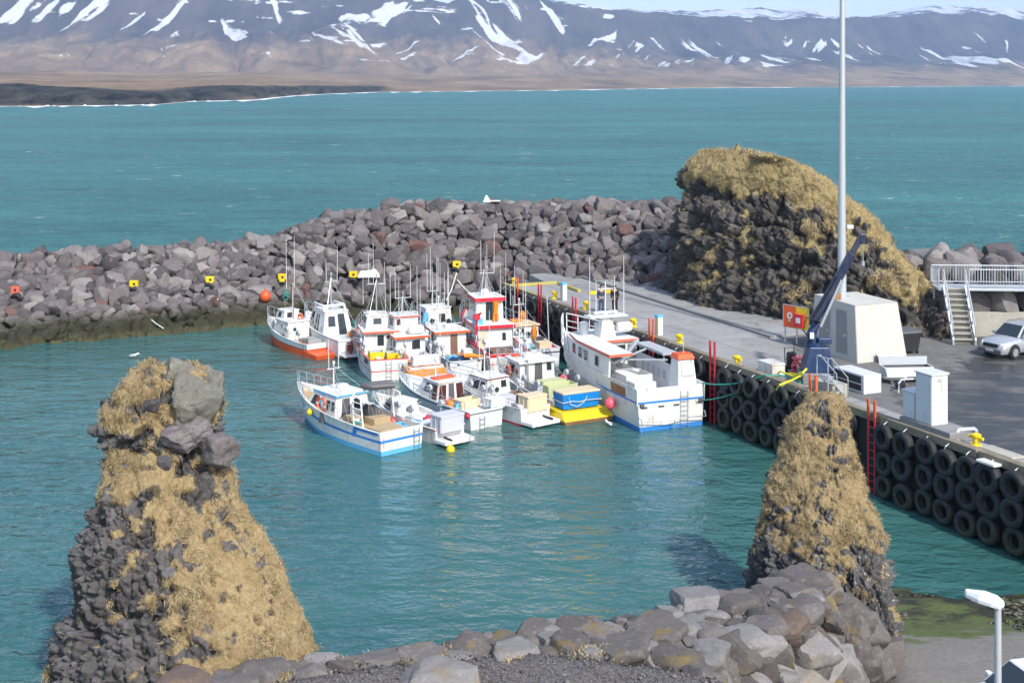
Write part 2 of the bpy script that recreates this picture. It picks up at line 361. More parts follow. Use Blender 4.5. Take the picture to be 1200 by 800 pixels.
# ---- water
def water(name, dark_tone, pale_tone, hgt, foam, rough):
    t = NT(name)
    v = t.pos((1, 1, 1))
    va = t.pos((1.0, 1.7, 1), (0, 0, R(24)))
    if foam:
        h = t.math('ADD', t.math('MULTIPLY', t.noise(t.pos((0.6, 1.6, 1), (0, 0, R(8))), 0.11, 5, 0.6), 1.6), t.math('ADD', t.math('MULTIPLY', t.noise(va, 0.45, 4, 0.6), 0.9), t.math('MULTIPLY', t.noise(va, 1.6, 3), 0.25)))
    else:
        h = t.math('ADD', t.math('MULTIPLY', t.noise(va, 0.32, 3, 0.5), 0.34), t.math('ADD', t.math('MULTIPLY', t.noise(va, 0.95, 3, 0.55, 0.6), 0.16), t.math('MULTIPLY', t.noise(v, 3.1, 3, 0.6, 0.5), 0.035)))
    big = t.noise(t.pos((0.35, 1, 1)), 0.014 if foam else 0.05, 5, 0.6)
    if foam: big = t.math('ADD', t.math('MULTIPLY', big, 0.41), t.math('ADD', t.math('MULTIPLY', t.noise(t.pos((0.35, 1.0, 1), (0, 0, R(7))), 0.10, 4, 0.65), 0.25), t.math('MULTIPLY', t.noise(t.pos((0.5, 1.0, 1), (0, 0, R(-9))), 0.42, 5, 0.7), 0.34)))  # broad patches plus light and shade of the wave chop mixed into the colour
    col = t.mix(t.mr(big, 0.40, 0.60), dark_tone, pale_tone)
    if foam:
        fm = t.noise(t.pos((0.55, 1.3, 1)), 0.30, 3, 0.5)
        fm2 = t.noise(t.pos((0.45, 1.7, 1)), 0.9, 2, 0.5)
        ff = t.ramp(t.math('ADD', t.math('MULTIPLY', fm, 0.7), t.math('MULTIPLY', fm2, 0.3)), [(0.652, 0.0), (0.672, 1.0)])
        col = t.mix(ff, col, (0.75, 0.78, 0.78))
    t.b.inputs['IOR'].default_value = 1.33
    if foam: t.b.inputs['Specular IOR Level'].default_value = 0.26
    M[name] = t.fin(col, rough, t.bump(h, 1.0, hgt))
water('sea', (0.008, 0.102, 0.102), (0.050, 0.235, 0.218), 3.0, True, 0.32)
water('harbour_water', (0.026, 0.102, 0.098), (0.046, 0.138, 0.128), 0.9, False, 0.04)
# breakwater definition: foot and crest lines (world), left to right
BW = [(-200, 421, 0, 322, 4.4), (0, 405, 0, 306, 4.5), (160, 392, 0, 298, 4.55), (310, 378, 0, 289, 4.8), (345, 376, 0, 272, 5.9), (385, 374, 0, 256, 6.9), (480, 371, 0, 246, 7.5), (590, 368, 0, 243, 7.6),
      (690, 347, 2.2, 244, 8.0), (800, 345, 3.1, 246, 8.1), (900, 347, 3.1, 247, 8.1), (1000, 350, 3.1, 250, 8.0)]
footp = [at(a, b, c) for a, b, c, d, e in BW]; crestp = [at(a, d, e) for a, b, c, d, e in BW]
def sheet(name, pts, m, kind='structure'):
    return tag(MB().add(pts, [tuple(range(len(pts)))]).build(name, m), kind=kind)
mid_line = [Vector((c.x, c.y + 1.0, 0)) for c in crestp]
hw = [(-90, -30, 0), (60, -30, 0), (60, 60, 0)] + [(mid_line[-1].x, mid_line[-1].y, 0)] + [tuple(p) for p in reversed(mid_line[:-1])]
hw = [tuple(p) for p in hw] + [(-90, mid_line[0].y, 0)]
sheet('harbour_water', hw, 'harbour_water')
sw = [(-90, mid_line[0].y, 0)] + [tuple(p) for p in mid_line] + [(60, mid_line[-1].y, 0), (60, 60, 0), (200, 60, 0), (7000, 1500, 0), (9000, 12000, 0), (-9000, 12000, 0), (-7000, 1500, 0), (-400, 60, 0), (-90, 60, 0)]
sheet('sea', sw, 'sea')
# seabed below everything
t = NT('seabed'); M['seabed'] = t.fin((0.03, 0.04, 0.035), 0.9)
# ---- haze
t = NT('haze'); t.t.nodes.remove(t.b)
pv = t.n('ShaderNodeVolumePrincipled'); pv.inputs['Color'].default_value = (0.55, 0.72, 1.0, 1); pv.inputs['Density'].default_value = 0.000085; pv.inputs['Anisotropy'].default_value = 0.2
t.t.links.new(pv.outputs[0], t.out.inputs['Volume']); M['haze'] = t.m
HZ = tag(MB().box((0, 5500, 597), (19000, 13000, 1210)).build('haze', 'haze'), kind='stuff')

# ---- concrete / asphalt
def ground(name, c1, c2, c3, sc, wet=None, bumpd=0.01, joints=None):
    t = NT(name); v = t.pos()
    n = t.noise(v, sc, 6, 0.65); n2 = t.noise(v, sc * 14, 4, 0.6); n3 = t.noise(t.pos((1, 0.25, 1), (0, 0, R(-24))), sc * 3, 4)
    c = t.mix(t.mr(n, 0.35, 0.65), c1, c2); c = t.mix(t.math('MULTIPLY', t.mr(n2, 0.4, 0.75), 0.35), c, c3); c = t.mix(t.math('MULTIPLY', t.mr(n3, 0.5, 0.75), 0.35), c, c3)
    rough = 0.85
    if joints:
        r_ = t.sep(t.pos((1, 1, 1), (0, 0, R(66.1))))
        for ax, per in joints:
            fr_ = t.math('ABSOLUTE', t.math('SUBTRACT', t.math('FRACT', t.math('DIVIDE', r_[ax], per)), .5)); c = t.mix(t.math('MULTIPLY', t.math('GREATER_THAN', fr_, .5 - .03 / per), .6), c, (0.06, 0.058, 0.055))
        c = t.mix(t.math('MULTIPLY', t.ramp(t.noise(v, .55, 6, .7, 1.2), [(.56, 0), (.68, 1)]), .45), c, (0.10, 0.095, 0.09))
    if wet:
        xyz = t.sep(v)
        m = t.math('ADD', t.math('MULTIPLY', xyz[0], wet[0]), t.math('ADD', t.math('MULTIPLY', xyz[1], wet[1]), wet[2]))
        m = t.math('ADD', m, t.math('MULTIPLY', t.math('SUBTRACT', t.noise(t.pos((1, 0.6, 1)), 0.35, 5, 0.6), 0.5), 7.0))
        wf = t.math('MULTIPLY', t.ramp(m, [(0.0, 0.0), (0.6, 1.0)]), t.ramp(t.noise(t.pos((1, 2.2, 1), (0, 0, R(15))), 0.4, 5, 0.6), [(0.30, 0.15), (0.55, 1.0)]))
        c = t.mix(wf, c, t.mix(0.80, c, (0.012, 0.014, 0.018))); rough = t.mr(wf, 0, 1, 0.85, 0.35)
    M[name] = t.fin(c, rough, t.bump(n2, 0.4, bumpd), spec=.14 if wet else .4)
ground('deck_concrete', (0.28, 0.275, 0.27), (0.37, 0.36, 0.35), (0.18, 0.175, 0.17), 0.25, joints=((0, 5.0), (1, 3.2)))
ground('yard_asphalt', (0.15, 0.146, 0.142), (0.22, 0.21, 0.20), (0.09, 0.09, 0.09), 0.3, joints=((0, 9.0),), wet=(0.55, -0.36, 12.5))
ground('old_concrete', (0.36, 0.34, 0.29), (0.45, 0.43, 0.37), (0.24, 0.22, 0.18), 0.6)
ground('grey_concrete', (0.20, 0.20, 0.20), (0.27, 0.265, 0.26), (0.12, 0.12, 0.12), 0.8)
ground('timber', (0.20, 0.17, 0.12), (0.30, 0.26, 0.19), (0.10, 0.08, 0.06), 0.9)
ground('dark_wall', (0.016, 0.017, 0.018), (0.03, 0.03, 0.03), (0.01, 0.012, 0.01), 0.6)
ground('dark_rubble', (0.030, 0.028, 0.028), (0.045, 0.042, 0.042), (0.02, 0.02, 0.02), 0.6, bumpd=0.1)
# ---- pier
P0 = Vector((-0.69, 96.9, 0)); PD = Vector((0.4054, -0.9141, 0)).normalized(); PN = Vector((-PD.y, PD.x, 0)); PN = PN if PN.x > 0 else -PN   # PN points landward
DZ = 3.3
def pier(s, off, z=DZ): return Vector((P0.x + PD.x * s + PN.x * off, P0.y + PD.y * s + PN.y * off, z))
S_END = 84
deck = [pier(0, 0.3), pier(S_END, 0.3), pier(S_END, 7.0), pier(-4.5, 7.0), pier(-4.5, 4.2), pier(0, 3.6)]
MB().prism([(p.x, p.y) for p in deck], -2, DZ).build('pier_deck', 'deck_concrete')['kind'] = 'structure'
yard = [pier(27, 7.0), pier(S_END, 7.0), pier(S_END, 45), pier(20, 45), pier(5, 12), pier(-4.5, 11), pier(-4.5, 7.0)]
yd = sheet('yard', [(p.x, p.y, DZ - 0.006) for p in [pier(-4.5, 7.0)] + yard[:0] + [pier(S_END, 7.0), pier(S_END, 45), pier(-4.5, 45)]], 'yard_asphalt')
# wet asphalt sheet laid on the deck's near half
ap = sheet('asphalt_apron', [pier(31.5, 1.6, DZ + 0.006), pier(S_END, 1.2, DZ + 0.006), pier(S_END, 30, DZ + 0.006), pier(22, 30, DZ + 0.006), pier(24, 8, DZ + 0.006), pier(29, 5, DZ + 0.006)], 'yard_asphalt')
# kerb behind the roadway
kb = MB(); kpts = [pier(-4.4, 7.2), pier(6, 6.9), pier(17, 6.7), pier(24.5, 6.5)]
for a, b in zip(kpts[:-1], kpts[1:]):
    d = (b - a); n = Vector((-d.y, d.x, 0)).normalized() * 0.14
    kb.hexa([a - n, b - n, b + n, a + n] + [p + Vector((0, 0, 0.14)) for p in (a - n, b - n, b + n, a + n)])
tag(kb.build('kerb', 'grey_concrete'), kind='structure')
tag(MB().prism([(p.x, p.y) for p in (pier(-4.4, 7.4), pier(6, 7.1), pier(17, 6.9), pier(24.4, 6.7), pier(24, 11), pier(-4.4, 12))][::1], DZ - 0.5, DZ + 0.10).build('pavement', 'deck_concrete'), kind='structure')
# quay wall with capping beam
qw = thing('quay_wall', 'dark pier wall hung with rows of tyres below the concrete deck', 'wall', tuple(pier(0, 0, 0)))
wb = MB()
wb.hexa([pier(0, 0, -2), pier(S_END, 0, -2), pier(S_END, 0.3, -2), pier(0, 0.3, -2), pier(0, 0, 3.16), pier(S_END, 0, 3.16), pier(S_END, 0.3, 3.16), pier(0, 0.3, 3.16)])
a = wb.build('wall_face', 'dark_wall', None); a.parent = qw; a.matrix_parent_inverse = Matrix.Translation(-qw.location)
wb = MB(); s0 = 0
while s0 < S_END:
    s1 = s0 + 5.9
    wb.hexa([pier(s0, -0.12, 3.165), pier(s1, -0.12, 3.165), pier(s1, 0.28, 3.165), pier(s0, 0.28, 3.165), pier(s0, -0.12, 3.52), pier(s1, -0.12, 3.52), pier(s1, 0.28, 3.52), pier(s0, 0.28, 3.52)]); s0 += 6.0
a = wb.build('capping_beam', 'timber', None, bevel=0.03); a.parent = qw; a.matrix_parent_inverse = Matrix.Translation(-qw.location)
# ================================================================== ROCK
def rockmat(name, c1, c2, c3, algae=True, lichen=0.0, scale=1.0, bump=0.06):
    t = NT(name); v = t.pos(obj=True); w = t.pos()
    oi = t.n('ShaderNodeObjectInfo').outputs['Random']; isl = t.n('ShaderNodeNewGeometry').outputs['Random Per Island']
    rnd = t.math('FRACT', t.math('ADD', oi, isl))
    n = t.noise(w, 1.6 * scale, 6, 0.65); n2 = t.noise(w, 9 * scale, 5, 0.7)
    c = t.mix(rnd, c1, c2); c = t.mix(t.math('MULTIPLY', t.mr(n, 0.4, 0.7), 0.5), c, c3); c = t.mix(t.math('MULTIPLY', t.mr(n2, 0.5, 0.8), 0.55), c, (0.05, 0.045, 0.045))
    c = t.mix(t.math('MULTIPLY', t.mr(t.noise(w, 5 * scale, 4, 0.6), 0.55, 0.75), 0.3), c, (0.42, 0.40, 0.38))
    rough = 0.9
    if lichen:
        c = t.mix(t.math('MULTIPLY', t.ramp(t.noise(w, 1.1, 5, 0.65), [(0.57, 0.0), (0.66, 1.0)]), lichen), c, (0.22, 0.15, 0.025))
    if algae:
        zz = t.math('ADD', t.sep(w)[2], t.math('MULTIPLY', t.math('SUBTRACT', n, 0.5), 1.2))
        c = t.mix(t.mr(zz, 0.9, 1.7, 1.0, 0.0), c, t.mix(n2, (0.018, 0.020, 0.012), (0.055, 0.052, 0.028)))
        c = t.mix(t.mr(zz, 0.05, 0.4, 0.8, 0.0), c, (0.085, 0.075, 0.035))
    M[name] = t.fin(c, rough, t.bump(t.math('ADD', n2, t.math('MULTIPLY', n, 0.6)), 0.7, bump), spec=0.3)
rockmat('boulder_grey', (0.095, 0.085, 0.086), (0.205, 0.185, 0.185), (0.135, 0.105, 0.10))
rockmat('boulder_pale', (0.20, 0.185, 0.18), (0.29, 0.265, 0.255), (0.18, 0.155, 0.14))
rockmat('boulder_dark', (0.06, 0.056, 0.060), (0.11, 0.10, 0.105), (0.10, 0.075, 0.07))
rockmat('stack_boulder', (0.15, 0.145, 0.125), (0.22, 0.21, 0.18), (0.19, 0.18, 0.13), algae=False, scale=1.8, bump=0.04)
rockmat('boulder_red', (0.13, 0.068, 0.058), (0.18, 0.10, 0.085), (0.11, 0.075, 0.07))
rockmat('wall_rock', (0.095, 0.086, 0.083), (0.185, 0.168, 0.16), (0.11, 0.085, 0.07), algae=False, lichen=0.55, scale=1.6, bump=0.035)
rockmat('wall_rock_red', (0.13, 0.09, 0.075), (0.175, 0.125, 0.105), (0.13, 0.10, 0.09), algae=False, lichen=0.3, scale=1.6, bump=0.035)
rockmat('wall_rock_pale', (0.21, 0.20, 0.195), (0.27, 0.25, 0.24), (0.16, 0.14, 0.13), algae=False, lichen=0.3, scale=1.6, bump=0.03)
def boulder_mesh(seed, sub, planes, rough=0.06, flat=1.0):
    r = np.random.default_rng(seed); bm = bmesh.new(); bmesh.ops.create_icosphere(bm, subdivisions=sub, radius=1)
    d = np.array([v.co[:] for v in bm.verts]); d /= np.linalg.norm(d, axis=1, keepdims=True)
    nr = r.normal(size=(planes, 3)); nr /= np.linalg.norm(nr, axis=1, keepdims=True)
    dist = r.uniform(0.55, 0.95, planes)
    nr = np.vstack([nr, np.eye(3), -np.eye(3)]); dist = np.concatenate([dist, r.uniform(0.75, 1.0, 6)])
    dots = d @ nr.T; rad = np.where(dots > 0.05, dist / np.maximum(dots, 0.05), 9.0)
    k = 44.0; rr = -np.log(np.exp(-k * rad).sum(1)) / k
    rr = np.clip(rr, 0.5, 1.25)
    rr = rr + rough * (fbm(d * 2.2 + seed, 4, seed) - 0.5) * 2 - 0.05 * sstep(0.12, 0.0, np.diff(np.sort(worley(d * 1.4 + seed * 3.1, seed)[:2], axis=0), axis=0)[0]) * 0.6
    p = d * rr[:, None] * np.array([1, 1, flat]); p /= np.abs(p).max(0)
    for v, c in zip(bm.verts, p): v.co = c
    me = bpy.data.meshes.new('boulder'); bm.to_mesh(me); bm.free()
    me.polygons.foreach_set('use_smooth', [True] * len(me.polygons)); me.set_sharp_from_angle(angle=R(32)); return me
BM = [boulder_mesh(s, 3, 8, 0.05) for s in range(18)]
BMH = [boulder_mesh(40 + s, 4, 9, 0.07) for s in range(10)]
CRAG = [boulder_mesh(90 + s, 5, 12, 0.20) for s in range(5)]
meshcache = {}
def meshof(me, mname):
    k = (me.name, mname)
    if k not in meshcache:
        c = me.copy(); c.materials.clear(); c.materials.append(M[mname]); meshcache[k] = c
    return meshcache[k]
rocks = []     # (mesh, mat, loc, euler, scale, label, group)
def addrock(me, mn, loc, rot, sc, label, group): rocks.append((me, mn, Vector(loc), rot, Vector(sc), label, group))
# ---- breakwater core and boulders
seglen = [0.0]
for a, b in zip(crestp[:-1], crestp[1:]): seglen.append(seglen[-1] + (b - a).length)
def bw(u, v):     # u metres along, v 0 foot .. 1 crest
    i = max(k for k in range(len(seglen) - 1) if seglen[k] <= u or k == 0); f = min(1, (u - seglen[i]) / (seglen[i + 1] - seglen[i]))
    a = footp[i].lerp(footp[i + 1], f); b = crestp[i].lerp(crestp[i + 1], f); return a.lerp(b, v)
core = []; 
for i in range(len(BW)):
    a, b = footp[i], crestp[i]; dn = Vector((0, -0.5, 0.75))
    core.append([a + Vector((0, -1.2, -2.0)), a + Vector((0, 0.5, -0.45)), a.lerp(b, 0.5) + Vector((0, 0.6, -0.45)), b + Vector((0, 0.5, -0.5)), b + Vector((0, 3.5, -0.6)), b + Vector((0, 16, -b.z - 2))])
tag(MB().add([p for c in core for p in c], [tuple(int(x) for x in f) for f in gridfaces(len(core), 6)]).build('rubble_bank', 'dark_rubble', smooth=60), kind='structure')
rr = random.Random(5)
def pick_mat(r):
    x = r.random(); return 'boulder_grey' if x < 0.66 else 'boulder_pale' if x < 0.80 else 'boulder_dark' if x < 0.975 else 'boulder_red'
BWL = {'boulder_grey': 'mid grey angular boulder heaped in the long breakwater between harbour and sea', 'boulder_pale': 'pale grey boulder heaped in the long breakwater between harbour and sea',
       'boulder_dark': 'dark charcoal boulder heaped in the long breakwater between harbour and sea', 'boulder_red': 'reddish brown boulder among the grey ones of the long breakwater'}
u = 0.0; total = seglen[-1]; row = 0
nrow = 16
for row in range(-1, nrow + 4):
    u = rr.uniform(0, 1.5) + 3
    while u < total - 4:
        big = rr.choice((0.42, 0.5, 0.56, 0.6, 0.66, 0.74, 0.9)); 
        v = (row + rr.uniform(-0.3, 0.3)) / nrow
        slope = (crestp[0] - footp[0]).length
        p = bw(u, min(v, 1.0))
        if v > 1: p = p + Vector((0, (v - 1) * 14, rr.uniform(-0.18, -0.06)))
        sx = 0.97 * big * rr.uniform(0.85, 1.25); sy = 0.82 * big; sz = 0.76 * big * rr.uniform(0.8, 1.15)
        mn = pick_mat(rr)
        addrock(rr.choice(BM), mn, p + Vector((0, rr.uniform(-0.25, 0.25), rr.uniform(-0.15, 0.2))), (rr.uniform(-0.5, 0.5) + 0.5, rr.uniform(-0.45, 0.45), rr.uniform(-0.6, 0.6) + rr.choice((0, 1.57, 3.14, 4.71))), (sx, sy, sz), BWL[mn], mn.replace('boulder_', '') + ' boulders of the breakwater')
        u += sx * 1.48
# ---- revetment behind the right-hand retaining wall
RVL = {'boulder_grey': 'mid grey boulder of the bank behind the stair landing', 'boulder_pale': 'pale grey boulder of the bank behind the stair landing', 'boulder_dark': 'charcoal boulder of the bank behind the stair landing', 'boulder_red': 'reddish boulder of the bank behind the stair landing'}
for row in range(0, 5):
    x = (25.6 if row < 3 else 24.6) + rr.uniform(0, .8)
    while x < 37:
        big = rr.uniform(0.8, 1.25); mn = rr.choice(('boulder_grey', 'boulder_grey', 'boulder_dark', 'boulder_pale'))
        addrock(rr.choice(BM), mn, (x, 78.9 + row * 1.5 + rr.uniform(-.3, .3), 5.0 + min(row, 2.4) * 0.72 + rr.uniform(-.2, .2)), (rr.uniform(-.4, .4), rr.uniform(-.4, .4), rr.uniform(0, 6.28)), (1.05 * big, 0.9 * big, 0.85 * big), RVL[mn], mn.replace('boulder_', '') + ' boulders behind the stair')
        x += 1.75 * big
tag(MB().add([(25.6, 78.0, 3.0), (42, 77.5, 3.0), (42, 77.8, 4.5), (25.6, 78.3, 4.5), (42, 81, 6.3), (25.6, 82, 6.3), (42, 95, -1), (25.6, 96, -1)], [(0, 1, 2, 3), (3, 2, 4, 5), (5, 4, 6, 7)]).build('rubble_slope', 'dark_rubble'), kind='structure')

# ---- grassy basalt outcrops
def stackmat(name, c1, c2, g1, g2, rs, shell=0.0):
    t = NT(name); w = t.pos(); g = t.attr('grass')
    cr = t.attr('cell'); n = t.noise(w, 2.2 * rs, 6, 0.7); n2 = t.noise(w, 11 * rs, 5, 0.7)
    c = t.mix(cr, c1, c2); c = t.mix(t.math('MULTIPLY', t.mr(n, 0.45, 0.7), 0.6), c, tuple(0.7 * x + 0.02 for x in c1)); c = t.mix(t.math('MULTIPLY', t.mr(n2, 0.55, 0.8), 0.5), c, (0.03, 0.028, 0.027))
    c = t.mix(t.math('MULTIPLY', t.ramp(t.noise(w, 3.1 * rs, 5, 0.7), [(0.60, 0.0), (0.72, 1.0)]), 0.4), c, (0.21, 0.20, 0.17))
    if shell: c = t.mix(t.math('MULTIPLY', t.ramp(t.noise(w, 7, 3, 0.6), [(0.64, 0.0), (0.67, 1.0)]), shell), c, (0.55, 0.55, 0.55))
    gn = t.noise(w, 1.7 * rs, 5, 0.65); gc = t.mix(t.mr(gn, 0.3, 0.7), g1, g2)
    gc = t.mix(t.math('MULTIPLY', t.mr(n2, 0.45, 0.7), 0.4), gc, (0.13, 0.08, 0.035))
    gf = t.ramp(t.math('ADD', g, t.math('MULTIPLY', t.math('SUBTRACT', t.noise(w, 4.0 * rs, 5, 0.7), 0.5), 0.5)), [(0.45, 0.0), (0.55, 1.0)])
    M[name] = t.fin(t.mix(gf, c, gc), 0.95, t.bump(t.math('ADD', n2, n), 0.8, 0.07 / rs), spec=0.15)
stackmat('stack_rock', (0.065, 0.061, 0.062), (0.165, 0.156, 0.155), (0.28, 0.20, 0.10), (0.41, 0.32, 0.175), 1.0, 0.0)
stackmat('shell_rock', (0.065, 0.061, 0.060), (0.155, 0.148, 0.145), (0.27, 0.195, 0.10), (0.40, 0.31, 0.17), 1.0, 0.6)
stackmat('cliff_rock', (0.042, 0.038, 0.036), (0.145, 0.132, 0.122), (0.29, 0.225, 0.10), (0.42, 0.335, 0.165), 0.45)
t = NT('dry_grass'); isl = t.n('ShaderNodeNewGeometry').outputs['Random Per Island']
gcol = t.ramp(isl, [(0.0, (0.19, 0.135, 0.07)), (0.25, (0.36, 0.275, 0.15)), (0.6, (0.49, 0.39, 0.225)), (0.93, (0.60, 0.49, 0.31)), (1.0, (0.26, 0.27, 0.10))])
gcol = t.mix(t.math('MULTIPLY', t.mr(t.noise(t.pos(), 1.4, 5, 0.65), 0.45, 0.66), 0.7), gcol, (0.22, 0.145, 0.07)); gcol = t.mix(t.math('MULTIPLY', t.mr(t.noise(t.pos(), .6, 4, 0.6), 0.58, 0.7), 0.45), gcol, (0.24, 0.205, 0.075))
M['dry_grass'] = t.fin(gcol, 0.9, spec=0.1)
def outcrop(name, label, prof, Dl, Dr_, depth, grassf, mat, nz, ntheta, cs, amp, blades, blen, bwid, seed, inset=0.0, expo=2.4, lean=0.0):
    """prof: (py, left px, right px) rows from top to bottom; Dl/Dr_ distances (top, bottom) of left and right edge"""
    n = len(prof); yy = np.array([p[0] for p in prof], float); f = (yy - yy[0]) / (yy[-1] - yy[0])
    dl = Dl[0] + (Dl[1] - Dl[0]) * f; dr = Dr_[0] + (Dr_[1] - Dr_[0]) * f
    XL = (np.array([p[1] for p in prof]) - 600) * dl / F; XR = (np.array([p[2] for p in prof]) - 600) * dr / F
    dm = (dl + dr) / 2; Z = CAMZ - (yy - HOR) * dm / F
    A = (XR - XL) / 2; C = (XR + XL) / 2
    XLo = XL; arc = np.concatenate([[0], np.cumsum(np.hypot(np.diff(Z), np.diff(A)))]); 
    ta = np.linspace(0, arc[-1], nz)
    a = np.maximum(np.interp(ta, arc, A) - inset, 0.0); c = np.interp(ta, arc, C); z = np.interp(ta, arc, Z); dmid = np.interp(ta, arc, dm); sl = np.interp(ta, arc, (dl - dr) / 2)
    th = np.linspace(0, 2 * math.pi, ntheta, endpoint=False)
    r = (np.abs(np.cos(th)) ** expo + np.abs(np.sin(th)) ** expo) ** (-1 / expo)
    ux, uy = np.cos(th) * r, np.sin(th) * r
    TH, _ = np.meshgrid(th, ta, indexing='ij')
    Xg = c[None] + a[None] * ux[:, None]; Yg = dmid[None] + depth * a[None] * uy[:, None] - sl[None] * ux[:, None] + lean * (z[None] - z[-1]); Zg = np.repeat(z[None], ntheta, 0)
    P = np.stack([Xg, Yg, Zg], -1)
    def normals(P):
        du = np.roll(P, -1, 0) - np.roll(P, 1, 0); dv = np.empty_like(P); dv[:, 1:-1] = P[:, 2:] - P[:, :-2]; dv[:, 0] = P[:, 1] - P[:, 0]; dv[:, -1] = P[:, -1] - P[:, -2]
        N = np.cross(dv, du); N /= np.maximum(np.linalg.norm(N, axis=2, keepdims=True), 1e-9); return N
    N = normals(P)
    s = np.sign((N[..., 0] * (P[..., 0] - c[None])).sum()); N = N * s
    fl = P.reshape(-1, 3)
    lo = (fbm(fl / (cs * 3.2), 3, seed) - 0.5)
    P = P + N * (lo.reshape(N.shape[:2]) * amp * 2.2)[..., None]; fl = P.reshape(-1, 3)
    g = grassf(fl, N.reshape(-1, 3), c.repeat(1)) + 1.0 * (fbm(fl / (cs * 1.4), 4, seed + 5) - 0.5) + 1.5 * (fbm(fl / (cs * 0.38), 4, seed + 8) - 0.5)
    g = np.clip(g, 0, 1.2)
    q = fl * np.array([1, 1, 0.8]) + 0.25 * cs * (np.stack([fbm(fl / cs + k * 9, 2, seed + 20 + k) for k in range(3)], 1) - 0.5)
    f1, f2, id1 = worley(q / cs, seed + 1); t1 = worley.tilt; g1, g2, id2 = worley(q / (cs * 0.42), seed + 2); t2 = worley.tilt; h1, h2, id3 = worley(q / (cs * 0.19), seed + 3); t3 = worley.tilt
    disp = amp * (t1 * 1.1 + t2 * 0.75 + t3 * 0.4 + (id1 - 0.5) * 0.8 - 0.6 * sstep(0.16, 0.0, f2 - f1) + (id2 - 0.5) * 0.55 - 0.45 * sstep(0.18, 0.0, g2 - g1) + (id3 - 0.5) * 0.22 - 0.15 * sstep(0.2, 0, h2 - h1))
    gm = sstep(0.4, 0.65, g)
    grs = amp * (0.9 * (fbm(fl / (cs * 0.55), 3, seed + 9) - 0.5) + 0.1)
    topf = np.repeat(sstep(0, 0.6, a / a.max() * 6)[None], ntheta, 0).ravel()
    d = (disp * (1 - gm) + (grs + disp * 0.25) * gm) * topf
    P = P + N * d.reshape(N.shape[:2])[..., None]
    root = thing(name, label[0], label[1], (float(c[-1]), float(dmid[-1]), float(z[-1])))
    off = np.array(root.location)
    ob = npmesh('rock', P.reshape(-1, 3) - off, gridfaces(ntheta, nz, True), mat, root, {'grass': g, 'cell': np.clip(0.6 * id2 + 0.4 * id1, 0, 1)})
    # blades of grass
    N2 = normals(P) * s; NN = N2.reshape(-1, 3); PP = P.reshape(-1, 3)
    area = np.linalg.norm(np.cross(np.roll(P, -1, 0) - P, np.concatenate([P[:, 1:], P[:, -1:]], 1) - P), axis=2).ravel()
    front = np.clip(0.5 - NN[:, 1], 0.12, 1)
    wgt = area * np.where(g > 0.5, 1.0, 0.006) * front; wgt /= wgt.sum(); r = np.random.default_rng(seed)
    idx = r.choice(len(PP), blades, p=wgt)
    nr = NN[idx]; b = PP[idx] + r.normal(size=(blades, 3)) * (cs * 0.06) - nr * 0.03
    comb = np.stack([fbm(b / (cs * 0.7) + 3, 2, seed + 61), fbm(b / (cs * 0.7) + 13, 2, seed + 62), fbm(b / (cs * 0.7) + 23, 2, seed + 63)], 1) - 0.5
    dr0 = nr * 0.42 + comb * 2.2 + r.normal(size=(blades, 3)) * 0.28 + np.array([0.05, 0, -0.12]); dr0 /= np.linalg.norm(dr0, axis=1, keepdims=True)
    L = blen * r.uniform(0.5, 1.3, blades)[:, None] * (0.55 + 2.2 * sstep(.5, .75, fbm(b / (cs * .9) + 41, 3, seed + 70)))[:, None]; side = np.cross(dr0, r.normal(size=(blades, 3))); side /= np.linalg.norm(side, axis=1, keepdims=True); W = bwid * r.uniform(0.6, 1.3, blades)[:, None]
    m = b + dr0 * L * 0.55; e = m + (dr0 * 0.45 + np.array([0, 0, -0.55])) * L * 0.55
    V = np.stack([b - side * W, b + side * W, m + side * W * 0.8, m - side * W * 0.8, e], 1).reshape(-1, 3) - off
    k = np.arange(blades)[:, None] * 5
    Fq = np.concatenate([k + np.array([0, 1, 2]), k + np.array([0, 2, 3]), k + np.array([3, 2, 4])], 0)
    npmesh('grass', V, Fq, 'dry_grass', root, smooth=False, kind='stuff')
    return root
# left stack
profL = [(425, 206, 214), (426, 190, 232), (432, 160, 252), (444, 141, 266), (460, 128, 265), (480, 117, 263), (500, 116, 261), (520, 121, 265), (540, 122, 274), (575, 105, 284), (600, 97, 300), (640, 83, 330), (680, 80, 346), (720, 72, 362), (750, 60, 374), (790, 50, 384), (830, 40, 392), (860, 34, 396)]
def gL(p, n, c):
    x = (p[:, 0] + 10.0); z = p[:, 2]
    edge = -1.3 + 0.35 * (7.0 - z)           # rocky lower-left, grassy right and top
    v = 0.44 + 0.20 * (x - 0.3 - edge * 0.6 + (z - 4.9) * 0.55)
    v = np.where(z > 6.5, 0.62 - 0.10 * np.abs(x + 0.6) + 0.15, v)
    v = v - 0.45 * sstep(7.6, 7.9, z) * sstep(8.5, 8.2, z) - 0.35 * sstep(-2.2, -2.6, x) * sstep(6, 8, z)
    return np.clip(v, 0.08, 0.72)
stL = outcrop('sea_stack', ('tall grassy basalt stack with grey boulders on top, left foreground', 'sea stack'), profL, (39, 37.5), (39, 36.0), 0.8, gL, 'stack_rock', 300, 420, 0.85, 0.30, 150000, 0.085, 0.0055, 3, inset=0.30)
def stone(parent, px_, py_, D, sc, seed, m='boulder_grey', rot=(0.2, 0.1, 0.4)):
    me = meshof(CRAG[seed % 5] if seed > 10 else BMH[seed % len(BMH)], m); o = bpy.data.objects.new('boulder', me); COL.objects.link(o)
    o.parent = parent; p = Vector(((px_ - 600) * D / F, D, zat(py_, D))); o.location = p - parent.location; o.rotation_euler = rot; o.scale = sc; return o
